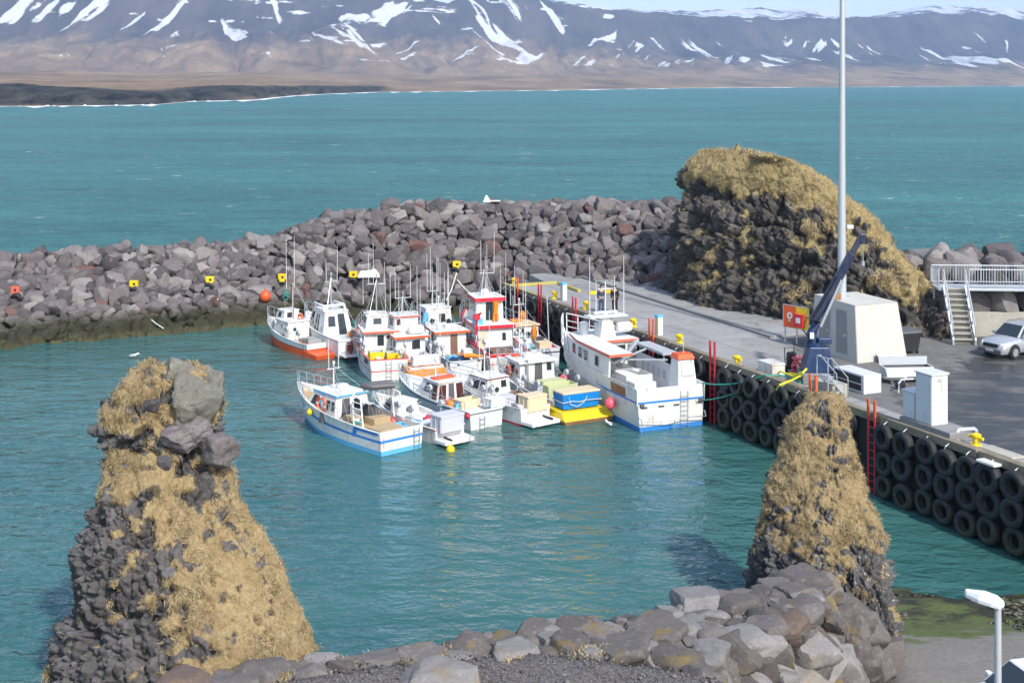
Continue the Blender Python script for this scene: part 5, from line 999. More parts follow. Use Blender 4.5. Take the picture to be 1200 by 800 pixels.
mast(b, 3.8, 0, 1.95, 2.6, 1.1, 'rust_plate', whips=((0.5, 3.4), (-0.1, 3.6)), stays=((0.9, 0.5), (0.9, -0.5)), r=0.06); pulpit(b, 0.68, 0.75); reel(b, 0.35); reel(b, 0.15); reel(b, 0.6); MB().box((1.3, 0, 0.75), (1.4, 1.2, 0.4)).build('hatch', 'grey_deck', b.root, bevel=.04); lifebuoy(b, 'orange ring lying on the cabin roof of the orange hulled boat', 3.3, -0.3, 1.99, 0.3)
# --- B: tall cabin cruiser
b = boat('white cruiser with tall sloping cabin and dark slit windows beside the orange hulled boat', (-10.45, 87.5), (-0.50, 0.87), 8.6, 2.6, 1.25, 1.8, 'white_paint', bands=((0.86, 0.93, 'grey_paint'), (0.0, 0.3, 'pale_grey_paint')), boot=('wood_brown', 0.12), rail='white_paint', deck='white_plastic', bul=0.25, name='cabin_cruiser', cat='cabin boat'); BT['B'] = b
cabin(b, 2.6, 6.2, 2.1, 1.05, 1.55, 0.9, 0.45, 0.80, wins=(('port', 0.42, 0.49, 0.12, 0.8), ('port', 0.56, 0.63, 0.12, 0.82), ('port', 0.06, 0.24, 0.5, 0.85), ('front', 0.1, 0.9, 0.5, 0.88), ('aft', 0.15, 0.4, 0.4, 0.8)), ports=(('port', 0.30, 0.42, 0.14), ('port', 0.82, 0.3, 0.12)), doors=(('aft', 0.52, 0.8, 0.9, 'glass'),), roof=('white_paint', 'white_paint', 0.04, 0.06))
MB().tube([(3.3, .75, 2.6), (3.5, .75, 2.95), (5.2, .7, 2.95), (5.3, .65, 2.6)], 0.09, 8).tube([(3.3, -.75, 2.6), (3.5, -.75, 2.95), (5.2, -.7, 2.95), (5.3, -.65, 2.6)], 0.09, 8).tube([(3.5, .75, 2.95), (3.5, -.75, 2.95)], 0.09, 8).build('flybridge_rail', 'white_paint', b.root, smooth=50)
mast(b, 4.0, 0, 2.6, 2.4, 0.9, 'galvanised', whips=((0.35, 1.6), (-0.45, 2.4))); pulpit(b, 0.7, 0.7); MB().prism([(-0.8, -1.0), (0.05, -1.05), (0.05, 1.05), (-0.8, 1.0)], 0.22, 0.34).build('stern_platform', 'white_paint', b.root, bevel=.03)
MB().tube([(-.75, 0.9, .3), (-.75, .9, 1.1), (-.75, .1, 1.1), (-.75, .1, .3)], 0.03, 6).build('stern_rail', 'steel', b.root); MB().box((-.02, .35, .8), (.5, .4, .6)).tube([(-.2, .35, .7), (-.35, .35, -.3)], .1, 8).build('outboard_motor', 'maroon_paint', b.root, smooth=40, bevel=.05)
# --- N: big boat
b = boat('largest white boat with red edged roofs and orange capped deck cabin along the pier', (8.4, 69.75), (-0.375, 0.927), 13.8, 4.25, 2.2, 2.7, 'white_paint', bands=((0.60, 0.66, 'blue_paint'),), boot=('blue_paint', 0.22), rail='white_paint', deck='white_plastic', bul=0.85, full=0.96, rake=0.06); BT['N'] = b
# port shelter: side wall with windows and a roof strip, forward deckhouse, wheelhouse roof
P = [b.hp(t, b.sheer(t), 1) for t in (0.235, 0.40, 0.52, 0.64, 0.72)]
w_ = MB()
for i in range(4):
    a, c2 = P[i] - Vector((0, .03, .02)), P[i + 1] - Vector((0, .03, .02)); zt = 3.24 + 0.03 * i
    w_.hexa([a, c2, c2 - Vector((0, .1, 0)), a - Vector((0, .1, 0)), Vector((a.x, a.y - .02, zt)), Vector((c2.x, c2.y - .02, zt + .03)), Vector((c2.x, c2.y - .12, zt + .03)), Vector((a.x, a.y - .12, zt))])
w_ = w_.build('shelter_wall', 'white_paint', b.root)
q = (P[3] + Vector((0, -.03, 0)), P[0] + Vector((0, -.03, 0)), Vector((P[0].x, P[0].y - .05, 3.24)), Vector((P[3].x, P[3].y - .05, 3.5)))
for i, (u0, u1) in ((0, (.55, .72)), (1, (.25, .5)), (1, (.72, .97)), (2, (.35, .6))):
    a, c2 = P[i], P[i + 1]; zt = 3.24 + .03 * i; win(w_, (c2 + Vector((0, -.03, 0)), a + Vector((0, -.03, 0)), Vector((a.x, a.y - .02, zt)), Vector((c2.x, c2.y - .02, zt + .03))), (1 - u1, 1 - u0, .30, .82), 'glass', 'grey_paint', .04, off=.02)
yy_ = lambda x: 2.02 if x < 7 else 2.02 - 0.04 * (x - 7) ** 1.6
def slab(name, poly, z0, z1, bev=0.015):
    MB().prism(poly, z0, z1, 0, 1).build(name, ['white_paint', 'salmon_paint'], b.root, bevel=bev)
slab('roof', [(2.95, 0.75), (6.6, 0.62), (6.6, -1.55), (9.6, -1.25), (10.2, -0.4), (10.2, 0.5), (9.5, 1.55), (7.5, 2.02), (2.95, 2.16)], 3.30, 3.46)
cab = MB().hexa([(9.6, 1.5, 2.0), (6.75, 1.92, 2.0), (6.75, -1.45, 2.0), (9.6, -1.15, 2.0), (9.4, 1.45, 3.31), (6.75, 1.9, 3.31), (6.75, -1.45, 3.31), (9.4, -1.1, 3.31)]).build('deckhouse', 'white_paint', b.root)
Qa = ((6.75, .55, 1.6), (6.75, -1.45, 1.6), (6.75, -1.45, 3.30), (6.75, .55, 3.30)); win(cab, Qa, (0.12, 0.62, 0.35, 0.88), 'glass'); win(cab, Qa, (0.72, 0.92, 0.05, 0.88), 'steel', name='door')
win(cab, ((9.6, -1.15, 2.0), (9.6, 1.5, 2.0), (9.4, 1.45, 3.31), (9.4, -1.1, 3.31)), (0.1, 0.9, 0.45, 0.85)); win(cab, ((6.75, -1.45, 2.0), (9.6, -1.15, 2.0), (9.4, -1.1, 3.31), (6.75, -1.45, 3.31)), (0.2, 0.75, 0.45, 0.85))
tw = MB().hexa([(8.2, .5, 3.46), (7.5, .5, 3.46), (7.5, -.5, 3.46), (8.2, -.5, 3.46), (8.0, .3, 4.6), (7.6, .3, 4.6), (7.6, -.3, 4.6), (8.0, -.3, 4.6)]).box((7.8, 0, 4.66), (0.9, 2.4, 0.1)).build('radar_tower', 'white_paint', b.root, bevel=.03)
MB().box((7.9, 0, 4.85), (0.18, 1.5, 0.12)).lathe([(0, 4.7), (.15, 4.7), (.12, 4.86), (0, 4.86)], 10, Matrix.Translation((7.9, 0, 0))).build('radar_scanner', 'white_plastic', tw)
for x, y, l in ((7.7, 1.1, 3.4), (7.7, -1.1, 3.4), (7.9, .6, 2.0), (7.9, -.6, 2.2)): MB().tube([(x, y, 4.7), (x, y, 4.7 + l)], 0.03, 6, r1=.015).build('antenna', 'white_plastic', tw)
MB().tube([(7.9, .5, 6.2), (7.9, -.5, 6.2)], .025, 5).tube([(7.9, 0, 4.7), (7.9, 0, 6.6)], .035, 6).build('mast', 'white_paint', tw)
for x, y, rr_ in ((8.9, .9, .28), (8.5, .2, .22)): MB().lathe([(0, 0), (rr_, 0), (rr_, .6), (rr_ * .8, .7), (0, .72)], 14, Matrix.Translation((x, y, 3.46))).build('vent', 'white_plastic', b.root, smooth=40)
MB().lathe([(0, -.5), (.25, -.45), (.3, -.35), (.3, .35), (.25, .45), (0, .5)], 14, Matrix.Translation((7.5, -1.0, 3.98)) @ Matrix.Rotation(R(90), 4, 'X')).build('liferaft_canister', 'white_plastic', b.root, smooth=40)
# bow rail
m = MB(); ts_ = [0.66, 0.73, 0.8, 0.87, 0.93, 0.985]
for side in (1, -1):
    PP = [b.hp(t, b.sheer(t), side) for t in ts_]; top_ = [p + Vector((.05, 0, 1.15 if i else .5)) for i, p in enumerate(PP)]
    m.tube(top_, .045, 8); m.tube([p.lerp(q2, .62) for p, q2 in zip(PP, top_)], .032, 6); m.tube([p.lerp(q2, .3) for p, q2 in zip(PP, top_)], .032, 6)
    for p, q2 in zip(PP, top_): m.tube([p, q2], .04, 6)
m.build('bow_rail', 'white_paint', b.root, smooth=60); MB().box((11.6, 0, 2.35), (0.9, 0.8, 0.5)).build('windlass', 'salmon_paint', b.root, bevel=.06)
# aft: starboard cabin with orange cap, working gear, inner structures
cc = MB().hexa([(1.95, -.85, 1.36), (.75, -.85, 1.36), (.55, -1.98, 1.36), (1.95, -1.98, 1.36), (1.75, -.95, 3.35), (.95, -.95, 3.35), (.95, -1.9, 3.35), (1.75, -1.9, 3.35)]).build('deck_cabin', 'white_paint', b.root, bevel=.05)
win(cc, ((.75, -.85, 1.36), (.55, -1.98, 1.36), (.95, -1.9, 3.35), (.95, -.95, 3.35)), (0.22, 0.85, 0.58, 0.9), 'lens', 'grey_paint', .06)
MB().hexa([(1.85, -.88, 3.34), (.85, -.88, 3.34), (.85, -1.96, 3.34), (1.85, -1.96, 3.34), (1.7, -1.0, 3.62), (1.0, -1.0, 3.62), (1.0, -1.85, 3.62), (1.7, -1.85, 3.62)]).build('cabin_cap', 'orange_red_paint', b.root, bevel=.04)
MB().box((4.0, -1.1, 2.1), (4.0, 0.08, 1.5)).build('inner_bulkhead', 'pale_grey_paint', b.root); 
for k in range(5): MB().box((2.7 + k * .62, -1.045, 2.2), (.28, .04, .5)).build('vent_slot', 'grey_paint', b.root)
MB().box((4.6, -1.55, 3.25), (3.3, .9, .14)).tube([(3.2, -1.3, 1.4), (3.2, -1.3, 3.2)], .05, 7).tube([(3.2, -1.9, 1.4), (3.2, -1.9, 3.2)], .05, 7).tube([(6.0, -1.3, 1.4), (6.0, -1.3, 3.2)], .05, 7).build('gear_rack', 'grey_paint', b.root, smooth=50)
MB().tube([(2.6, -1.2, 3.0), (3.4, 1.0, 3.05)], .06, 7).tube([(4.0, -.6, 3.4), (4.2, 1.4, 2.7)], .07, 7).tube([(5.2, .4, 2.4), (6.2, -1.2, 3.4)], .16, 8).build('line_hauler', 'steel', b.root, smooth=50); MB().box((5.6, .3, 2.1), (1.5, 1.4, .16)).box((5.4, 1.2, 2.35), (1.2, .7, .5)).build('sorting_table', 'steel', b.root, bevel=.02)
MB().openbox((3.3, .55, 1.37), (1.5, 1.6, .95), .07).build('fish_hold', 'white_plastic', b.root, bevel=.02); MB().box((1.4, .5, 1.45), (1.1, 1.6, .14)).build('hatch', 'white_plastic', b.root, bevel=.03)
MB().panel((b.hp(.22, 1.35), b.hp(.02, 1.35), b.hp(.02, 2.05), b.hp(.22, 2.05)), (0.02, 0.62, 0.28, 0.98), .02).build('rust_panel', 'rust_plate', b.root)
ladder(b, -.75, -.2, 1.9, -.08, w=.42); 
for y in (1.6, .6, -.3, -1.7): MB().box((-.01, y, 1.22), (.04, .34, .09)).build('scupper', 'dark_grey_paint', b.root)
for y in (1.75, -1.75): MB().box((-.04, y, 1.36), (.12, .25, .2)).build('fairlead', 'dark_grey_paint', b.root, bevel=.03)
MB().tube([(-.1, 1.95, .75), (-.3, 1.9, .62), (-.35, .3, .5), (-.33, -.6, .62), (-.34, -1.9, .55), (-.1, -1.95, .8)], .03, 6).tube([(-.3, 1.9, .62), (-.3, 1.9, 0)], .025, 5).tube([(-.35, .0, .55), (-.35, .0, 0)], .03, 5).build('stern_guard', 'steel', b.root, smooth=50)
buoy(b, 'round pink fender ball hanging on the flank of the largest boat', 2.5, 2.36, .95, 0.30, 'pink_plastic'); siderail(b, 0.02, 0.2, 0.25); whip(b, 1.2, -1.4, 3.6, 1.0)
gear(b, 'hatch_cover', 'white open lidded hold cover standing on the deck of the largest boat', 'hatch', MB().box((0, 0, .3), (.9, 1.3, .6)), 'white_plastic', 2.0, .7, 1.53, bevel=.03)

# ---- more loose gear and rigging on every boat
def wire(b, *pts): MB().tube(pts, 0.014, 4).build('rigging_wire', 'steel', b.root)
PH = {'I': 'the blue striped boat', 'J': 'the low open boat', 'K': 'the maroon windowed boat', 'L': 'the boat with the square cream box', 'M': 'the yellow sterned boat', 'C': 'the grey flanked boat', 'D': 'the orange sterned boat', 'E': 'the brown doored boat', 'F': 'the plain square cabined boat', 'G': 'the red and white boat', 'H': 'the boat with the blue tube', 'A': 'the orange hulled boat', 'B': 'the tall cabin cruiser'}
MH = {'I': (6.0, 2.1, 1.2), 'K': (4.7, 1.9, .9), 'L': (4.4, 1.85, 1.1), 'M': (5.8, 2.25, 1.3), 'C': (4.6, 3.3, 2.2), 'D': (4.7, 3.38, 1.2), 'E': (4.6, 2.3, 1.8), 'F': (4.2, 2.9, 1.1), 'G': (5.7, 4.1, 1.7), 'H': (4.0, 2.2, 1.4), 'A': (3.8, 1.95, 2.5), 'B': (4.0, 2.6, 2.2)}
gr = random.Random(77)
for key, ph in PH.items():
    b = BT[key]
    if key in MH:
        x, z, h = MH[key]; bow = b.hp(.97, b.sheer(.97), 1); bow.y = 0
        wire(b, (x, 0, z + h), bow + Vector((0, 0, .1))); 
        for sd in (1, -1): wire(b, (x, 0, z + h), b.hp(.25, b.sheer(.25), sd))
        if key in 'CDEGFM': whip(b, x - 1.2, gr.uniform(-.9, .9), z, gr.uniform(2.0, 3.6)); whip(b, x + .3, gr.uniform(-.9, .9), z, gr.uniform(1.6, 3.0))
    zd = lambda x: b.dz(min(.95, x / b.L)) + .01
    its = [('bucket', 'white bucket on the deck of ', 'bucket'), ('rope_coil', 'coil of green rope on the deck of ', 'rope'), ('float', 'small orange float on the deck of ', 'float'), ('bin', 'small dark bin on the deck of ', 'bin'), ('oar_bundle', 'bundle of thin grey poles laid along the side of ', 'poles'), ('glove_pile', 'red crumpled cloth on the aft deck of ', 'cloth'), ('fish_box', 'pale blue fish box on the deck of ', 'crate')]
    for it in gr.sample(its, 5):
        x = gr.uniform(.3, 2.7 if key != 'I' else 3.6); y = gr.choice((-1, 1)) * gr.uniform(.35, .75) * b.ws(x / b.L); z = zd(x)
        if it[0] == 'bucket': gear(b, 'bucket', it[1] + ph, it[2], MB().lathe([(0, 0), (.15, 0), (.19, .36), (.17, .36), (.14, .03), (0, .03)], 12), 'white_plastic', x, y, z)
        elif it[0] == 'rope_coil': coil(b, it[1] + ph, x, y, z, .26, 'rope_green', 3)
        elif it[0] == 'float': buoy(b, it[1] + ph, x, y, z + .2, .2, 'orange_paint', cat='float')
        elif it[0] == 'bin': gear(b, 'bin', it[1] + ph, it[2], MB().openbox((0, 0, 0), (.5, .4, .5), .03, taper=.85), 'dark_grey_paint', x, y, z, gr.uniform(0, 3))
        elif it[0] == 'oar_bundle': gear(b, 'pole_bundle', it[1] + ph, it[2], MB().tube([(-1.0, 0, .05), (1.0, .05, .12)], .03, 5).tube([(-.8, .08, .05), (1.1, .0, .1)], .025, 5).tube([(-.9, .04, .1), (.9, .1, .16)], .025, 5), 'galvanised', x + .8, y, z + .1)
        elif it[0] == 'glove_pile': pile(b, 'cloth', it[1] + ph, it[2], x, y, z, .6, .5, .3, 'red_paint', gr.randrange(99))
        else: crate(b, it[1] + ph, x, y, z, (.7, .45, .3), 'light_blue_paint', gr.uniform(0, 3), False)
# ================================================================== PIER FURNITURE
def s_of(px):
    r = (px - 600) / F; return (r * P0.y - P0.x) / (PD.x - PD.y * r)
PRZ = math.atan2(PD.y, PD.x)      # local +x runs along the pier towards the shore, +y = landward
def putmb(mb, name, mats, label, cat, loc, rz=0, smooth=None, bevel=0, group=None):
    o = mb.build(name, mats, None, smooth, bevel, loc, rz); return tag(o, label, cat, group)
# ---- tyres
def tyre_mesh():
    mb = MB(); ro, ri, w_ = 0.56, 0.30, 0.17
    mb.lathe([(ri, -w_ * .8), (ri + .06, -w_), (ro - .09, -w_ * 1.03), (ro - .02, -w_ * .86), (ro, -w_ * .5), (ro, w_ * .5), (ro - .02, w_ * .86), (ro - .09, w_ * 1.03), (ri + .06, w_), (ri, w_ * .8), (ri + .05, w_ * .55), (ri + .10, 0), (ri + .05, -w_ * .55)], 30, Matrix.Rotation(R(90), 4, 'X'), closed=True); return mb
t = NT('tyre_rubber'); v = t.pos(); n = t.noise(v, 5, 4, 0.6); zz = t.math('ADD', t.sep(v)[2], t.math('MULTIPLY', t.math('SUBTRACT', t.noise(v, 1.3, 4), .5), 1.4))
c = t.mix(t.mr(n, .35, .7), (0.013, 0.014, 0.016), (0.036, 0.038, 0.042)); c = t.mix(t.mr(zz, .45, 1.0, .5, 0), c, t.mix(n, (0.02, 0.024, 0.012), (0.06, 0.068, 0.035))); M['tyre_rubber'] = t.fin(c, .7, t.bump(n, .25, .02))
ty0 = tyre_mesh().build('tyre', 'tyre_rubber', None, smooth=50)
LADS = [608.5, 636, 676.5, 767, 839, 957, 1026]; LS = [s_of(p) for p in LADS]
rr = random.Random(9); first = True; k = 0; s_ = 0.8
while s_ < 53:
    if min(abs(s_ - x) for x in LS) > 0.55:
        for row, (zc, lab) in enumerate(((2.70, 'black tyre fender hanging in the top row along the pier wall'), (1.64, 'black tyre fender hanging in the middle row along the pier wall'), (0.56, 'black tyre fender in the bottom row of the pier wall, at the waterline'))):
            o = ty0 if first else ty0.copy()
            if not first: COL.objects.link(o)
            first = False; p = pier(s_ + rr.uniform(-.08, .08), -0.24 - rr.uniform(0, .08), zc + rr.uniform(-.09, .09)); o.location = p; o.rotation_euler = (rr.uniform(-.08, .04), rr.uniform(0, 6.28), PRZ + rr.uniform(-.08, .08)); o.rotation_mode = 'XYZ'
            o.rotation_euler = (Matrix.Rotation(PRZ + rr.uniform(-.09, .09), 3, 'Z') @ Matrix.Rotation(rr.uniform(-.10, .05), 3, 'X') @ Matrix.Rotation(rr.uniform(0, 6.28), 3, 'Y')).to_euler()
            q_ = rr.uniform(.9, 1.1); o.scale = (q_, q_ * rr.uniform(.85, 1.15), q_); tag(o, lab, 'tyre', ('top', 'middle', 'bottom')[row] + ' row of tyre fenders')
        m_ = MB().tube([pier(s_ + .05, -.14, 3.4), pier(s_ + .02, -.30, 3.28), pier(s_, -.36, 3.05)], .022, 5); a = m_.build('chain', 'steel', None); a.parent = qw; a.matrix_parent_inverse = Matrix.Translation(-qw.location)
    s_ += 1.27 + rr.uniform(-.06, .06)
# ---- ladders
LLAB = ['orange red ladder with yellow strip nearest the far end of the pier', 'crimson ladder on the pier behind the grey boat', 'red ladder with black band beside the big boat bow', 'pair of tall red ladder posts amidships of the largest boat', 'thin red ladder just astern of the largest boat', 'red ladder posts standing in front of the blue crane', 'nearest red ladder between the tyres left of the white cabinets']
for i, (sx, lb) in enumerate(zip(LS, LLAB)):
    hh = (1.0, 1.0, 0.9, 1.15, 1.0, 1.0, 0.75)[i]; up = 'orange_red_paint' if i in (0, 3, 5, 6) else 'red_paint'
    r_ = thing('ladder', lb, 'ladder', pier(sx, -0.22, 0), PRZ)
    for d in (-.22, .22): MB().box((d, 0, 1.7), (.09, .07, 3.4)).box((d, 0, 3.4 + hh / 2), (.12, .09, hh), None, 1).build('rail', ['red_paint', up], r_, bevel=.015)
    z_ = .2
    while z_ < 3.5: MB().tube([(-.2, 0, z_), (.2, 0, z_)], .02, 6).build('rung', 'red_paint', r_); z_ += .34
# ---- bollards
def bollard(p, lab, grp='yellow bollards along the pier'):
    r_ = thing('bollard', lab, 'bollard', p, PRZ + rr.uniform(-.2, .2), grp)
    MB().lathe([(0, 0), (.26, 0), (.26, .05), (.14, .10), (.13, .34), (.20, .40), (.21, .48), (.12, .53), (0, .54)], 16).build('post', 'yellow_paint', r_, smooth=40); MB().tube([(-.34, 0, .36), (.34, 0, .36)], .07, 10).build('horn', 'yellow_paint', r_, smooth=40)
for px_, py_ in ((602, 334), (650, 350), (687, 362), (742, 383), (796, 402), (864, 428)): bollard(at(px_, py_, DZ + .004), 'small yellow iron bollard on the pier beside the capping beam')
bollard(at(1134, 524, DZ + .012) + PN * .45, 'yellow bollard on the wet quay right of the white cabinets', 'yellow bollard'); 
# service pillars
def pillar(p, lab):
    r_ = thing('service_pillar', lab, 'pillar', p, PRZ); MB().box((0, 0, .55), (.42, .34, 1.1)).build('housing', 'pale_grey_paint', r_, bevel=.03); MB().box((0, 0, 1.16), (.46, .38, .12)).build('cap', 'light_blue_paint', r_, bevel=.03); MB().box((.0, -.172, .55), (.10, .012, .9)).build('strip', 'yellow_paint', r_)
pillar(at(660.5, 352, DZ + .004), 'pale blue grey service pillar at the far end of the pier'); pillar(at(772, 393, DZ + .004), 'blue and yellow service pillar behind the tall red ladder posts')
# yellow kerbs at the pier head
def beam(name, lab, cat, a, b, w_, h, mat, grp=None):
    a, b = Vector(a), Vector(b); d = b - a; return putmb(MB().box((0, 0, h / 2), (d.length, w_, h)), name, mat, lab, cat, (a + b) / 2, math.atan2(d.y, d.x), None, .02, grp)
A = pier(0.15, .5, DZ + .01); beam('kerb_beam', 'yellow painted beam along the end edge of the pier', 'kerb', at(594, 336.5, DZ + .004), at(652, 332.5, DZ + .004), .26, .2, 'faded_yellow'); beam('kerb_beam', 'yellow painted beam behind the far service pillar', 'kerb', at(655, 333.5, DZ + .004), at(679, 342.5, DZ + .004), .26, .2, 'faded_yellow'); beam('kerb_beam', 'short yellow beam behind the two standing people', 'kerb', at(691, 345, DZ + .004), at(717, 343, DZ + .004), .24, .22, 'yellow_paint')
beam('kerb_beam', 'yellow edge beam along the harbour side at the pier head', 'kerb', pier(.4, -.05, 3.53), pier(6.0, -.05, 3.53), .2, .04, 'faded_yellow')
# ---- people
def person(p, rz, top, leg, lab, lean=0.0, armin=0.0):
    r_ = thing('person', lab, 'person', p, rz)
    def skin(name, pts, edges, mat, sub=2):
        me = bpy.data.meshes.new(name); me.from_pydata([q[:3] for q in pts], edges, []); me.materials.append(M[mat]); o = bpy.data.objects.new(name, me); COL.objects.link(o); o.parent = r_
        sm = o.modifiers.new('skin', 'SKIN'); ss = o.modifiers.new('subsurf', 'SUBSURF'); ss.levels = ss.render_levels = sub; ss.levels = 1
        for i, q in enumerate(pts): me.skin_vertices[0].data[i].radius = (q[3], q[4] if len(q) > 4 else q[3])
        me.skin_vertices[0].data[0].use_root = True; sm.use_smooth_shade = True; return o
    J = [(0, 0, .95, .15, .11), (0, 0, 1.2, .15, .10), (0, .0, 1.42, .16, .09), (0, .01, 1.52, .06), (0, .02, 1.60, .085, .10), (0, .02, 1.70, .08, .09), (.20, 0, 1.40, .06), (.26, .0, 1.12, .048), (.24 - armin, .12 + armin * .3, .90, .038), (-.20, 0, 1.40, .06), (-.26, 0, 1.12, .048), (-.24 + armin, .12 + armin * .3, .90, .038), (.10, 0, .86, .09), (.11, .01, .48, .065), (.11, -.01, .09, .045), (.12, .15, .04, .04), (-.10, 0, .86, .09), (-.12, .01, .48, .065), (-.13, -.01, .09, .045), (-.14, .15, .04, .04), (.24 - armin, .17 + armin * .3, .82, .03), (-.24 + armin, .17 + armin * .3, .82, .03), (0, .12, 1.62, .018)]
    E = [(0, 1), (1, 2), (2, 3), (3, 4), (4, 5), (2, 6), (6, 7), (7, 8), (2, 9), (9, 10), (10, 11), (0, 12), (12, 13), (13, 14), (14, 15), (0, 16), (16, 17), (17, 18), (18, 19), (8, 20), (11, 21), (4, 22)]
    skin('body', J, E, 'skin')
    g = lambda ids, add: [(*J[i][:3], *[q + add for q in (J[i][3:] if len(J[i]) > 4 else (J[i][3], J[i][3]))]) for i in ids]
    skin('jacket', g([0, 1, 2, 6, 7, 8, 9, 10, 11], .03), [(0, 1), (1, 2), (2, 3), (3, 4), (4, 5), (2, 6), (6, 7), (7, 8)], top)
    skin('trousers', g([0, 12, 13, 14, 16, 17, 18], .022), [(0, 1), (1, 2), (2, 3), (0, 4), (4, 5), (5, 6)], leg)
    MB().sphere((0, -.005, 1.70), .115, 12, 8, (.92, 1.0, .85)).build('hair', 'hair', r_, smooth=60)
person(at(704.5, 366, DZ + .006), R(200), 'jacket_blue', 'denim', 'person in dark blue jacket and jeans standing on the pier beside the kerb beam'); person(at(720.5, 366, DZ + .006), R(150), 'jacket_dark', 'jacket_dark', 'person in bulky dark red and black jacket standing on the pier, hands together', armin=.14)
# ---- house with mast
hc = at(1005, 426, DZ); hx = PN; hy = -PD       # right face runs along PN, left face runs back along -PD
house = thing('pump_house', 'white tapered concrete hut with two grey doors under the tall mast', 'hut', hc, 0)
Lr, Lb, H = 3.35, 4.1, 3.0; tp = .36
def hp_(a, b, z): return hx * a + hy * b + Vector((0, 0, z))
B4 = [hp_(0, 0, -.05), hp_(Lr, 0, -.05), hp_(Lr, Lb, -.05), hp_(0, Lb, -.05)]; T4 = [hp_(tp * .35, tp, H), hp_(Lr - tp, tp, H), hp_(Lr - tp, Lb - tp * .5, H + .05), hp_(tp * .35, Lb - tp * .5, H + .1)]
MB().hexa(B4 + T4).build('wall', 'plaster', house, bevel=.06)
ql = (B4[3], B4[0], T4[0], T4[3])
for u0, u1 in ((.18, .42), (.56, .80)): 
    d_ = win(house, ql, (u0, u1, .12, .86), 'door_grey', 'grey_paint', .05, 'door', .02); MB().panel(ql, (u0 + .18, u0 + .21, .42, .46), .07).build('handle', 'steel', d_)
MB().hexa([p + Vector((0, 0, .005)) for p in T4] + [p * .98 + Vector((0.03, 0.02, .08)) for p in T4]).build('roof', 'plaster', house)
mp_ = house.location + hp_(1.0, 2.6, H + .06)
mst = thing('tall_mast', 'tall slender galvanised mast rising from the roof of the white hut', 'mast', mp_)
MB().tube([(0, 0, 0), (0, 0, 8), (0.03, 0, 17), (.06, 0, 27)], .24, 18, r1=.09).build('pole', 'galvanised', mst, smooth=60); MB().lathe([(0, 0), (.42, 0), (.42, .06), (.27, .09), (0, .1)], 18).build('base_flange', 'galvanised', mst)
MB().box((.42, -.1, 3.9), (.35, .2, .2)).tube([(.25, 0, 3.8), (.42, -.1, 3.85)], .04, 6).build('camera_box', 'white_plastic', mst, bevel=.03)
# ---- rescue sign board
sp = at(933, 403, DZ + .1); sg = thing('rescue_board', 'red and yellow lifebuoy board on three steel posts by the rock', 'sign', sp, math.atan2(hy.y, hy.x) + R(180) + R(14))
for x in (-.85, 0, .85): MB().tube([(x, .06, 0), (x, .06, 1.95)], .045, 8).build('post', 'galvanised', sg, smooth=50)
MB().box((-.45, 0, 1.5), (.9, .06, 1.25)).build('panel', 'orange_red_paint', sg, bevel=.03); MB().box((.45, 0, 1.5), (.9, .06, 1.25)).build('panel', 'yellow_paint', sg, bevel=.03); MB().box((.32, -.13, 1.33), (.62, .2, .68)).box((.32, -.13, 1.70), (.70, .22, .08)).build('cabinet', 'red_paint', sg, bevel=.02); MB().box((.32, -.238, 1.40), (.3, .012, .3)).build('label_plate', 'white_plastic', sg)
em = Matrix.Translation((-.45, -.034, 1.55)) @ Matrix.Rotation(R(90), 4, 'X'); MB().lathe([(.09, 0), (.2, 0), (.2, .01), (.09, .01)], 20, em, closed=True).box((-.45, -.04, 1.27), (.16, .012, .10)).build('emblem', 'white_plastic', sg)
m = MB().tube([(-.93, -.01, .85), (-.93, -.01, 2.14), (.93, -.01, 2.14), (.93, -.01, .85)], .03, 6).build('frame', 'galvanised', sg)
# ---- crane
cp = at(957, 446, DZ + .006); cr = thing('quay_crane', 'dark blue knuckle boom crane on the pier edge with raised boom', 'crane', cp, 0)
tip = Vector(((1010 - 600) * (cp.y) / F, cp.y, zat(276, cp.y))) - cp; elbow = Vector(((964 - 600) * cp.y / F, cp.y, zat(393, cp.y))) - cp; elbow2 = Vector(((958 - 600) * cp.y / F, cp.y, zat(370, cp.y))) - cp
MB().box((0, 0, .25), (1.7, 1.5, .5)).build('plinth', 'grey_concrete', cr, bevel=.03); MB().hexa([(-.75, -.55, .5), (.75, -.55, .5), (.75, .55, .5), (-.75, .55, .5), (-.45, -.45, 1.75), (.55, -.45, 1.75), (.55, .45, 1.75), (-.45, .45, 1.75)]).build('pedestal', 'mid_blue_paint', cr, bevel=.05)
MB().tube([(-.15, 0, 1.7), (-.25, 0, 2.4), elbow2 * .7 + Vector((-.05, 0, .6))], .30, 10, r1=.22).lathe([(0, 1.7), (.42, 1.7), (.42, 1.95), (0, 1.95)], 16, Matrix.Translation((-.15, 0, 0))).build('column', 'mid_blue_paint', cr, smooth=40)
d0 = (tip - elbow2).normalized(); mid_ = elbow2 + d0 * 2.2
MB().tube([elbow2 * .75 + Vector((-.05, -.1, .4)), elbow2 + Vector((-.2, 0, -.2)), elbow2 + d0 * .6, mid_], .26, 8, r1=.24).build('knuckle_arm', 'navy_paint', cr, smooth=40)
q4 = d0.to_track_quat('X', 'Z').to_matrix(); Lm = (tip - elbow2).length
MB().box(elbow2 + d0 * (Lm * .40), (Lm * .75, .30, .40), q4).build('boom', 'navy_paint', cr, bevel=.03); MB().box(elbow2 + d0 * (Lm * .80), (Lm * .40, .2, .28), q4).build('boom_extension', 'navy_paint', cr, bevel=.02); MB().box(tip + Vector((.03, 0, -.15)), (.30, .3, .5)).build('boom_head', 'navy_paint', cr, bevel=.04)
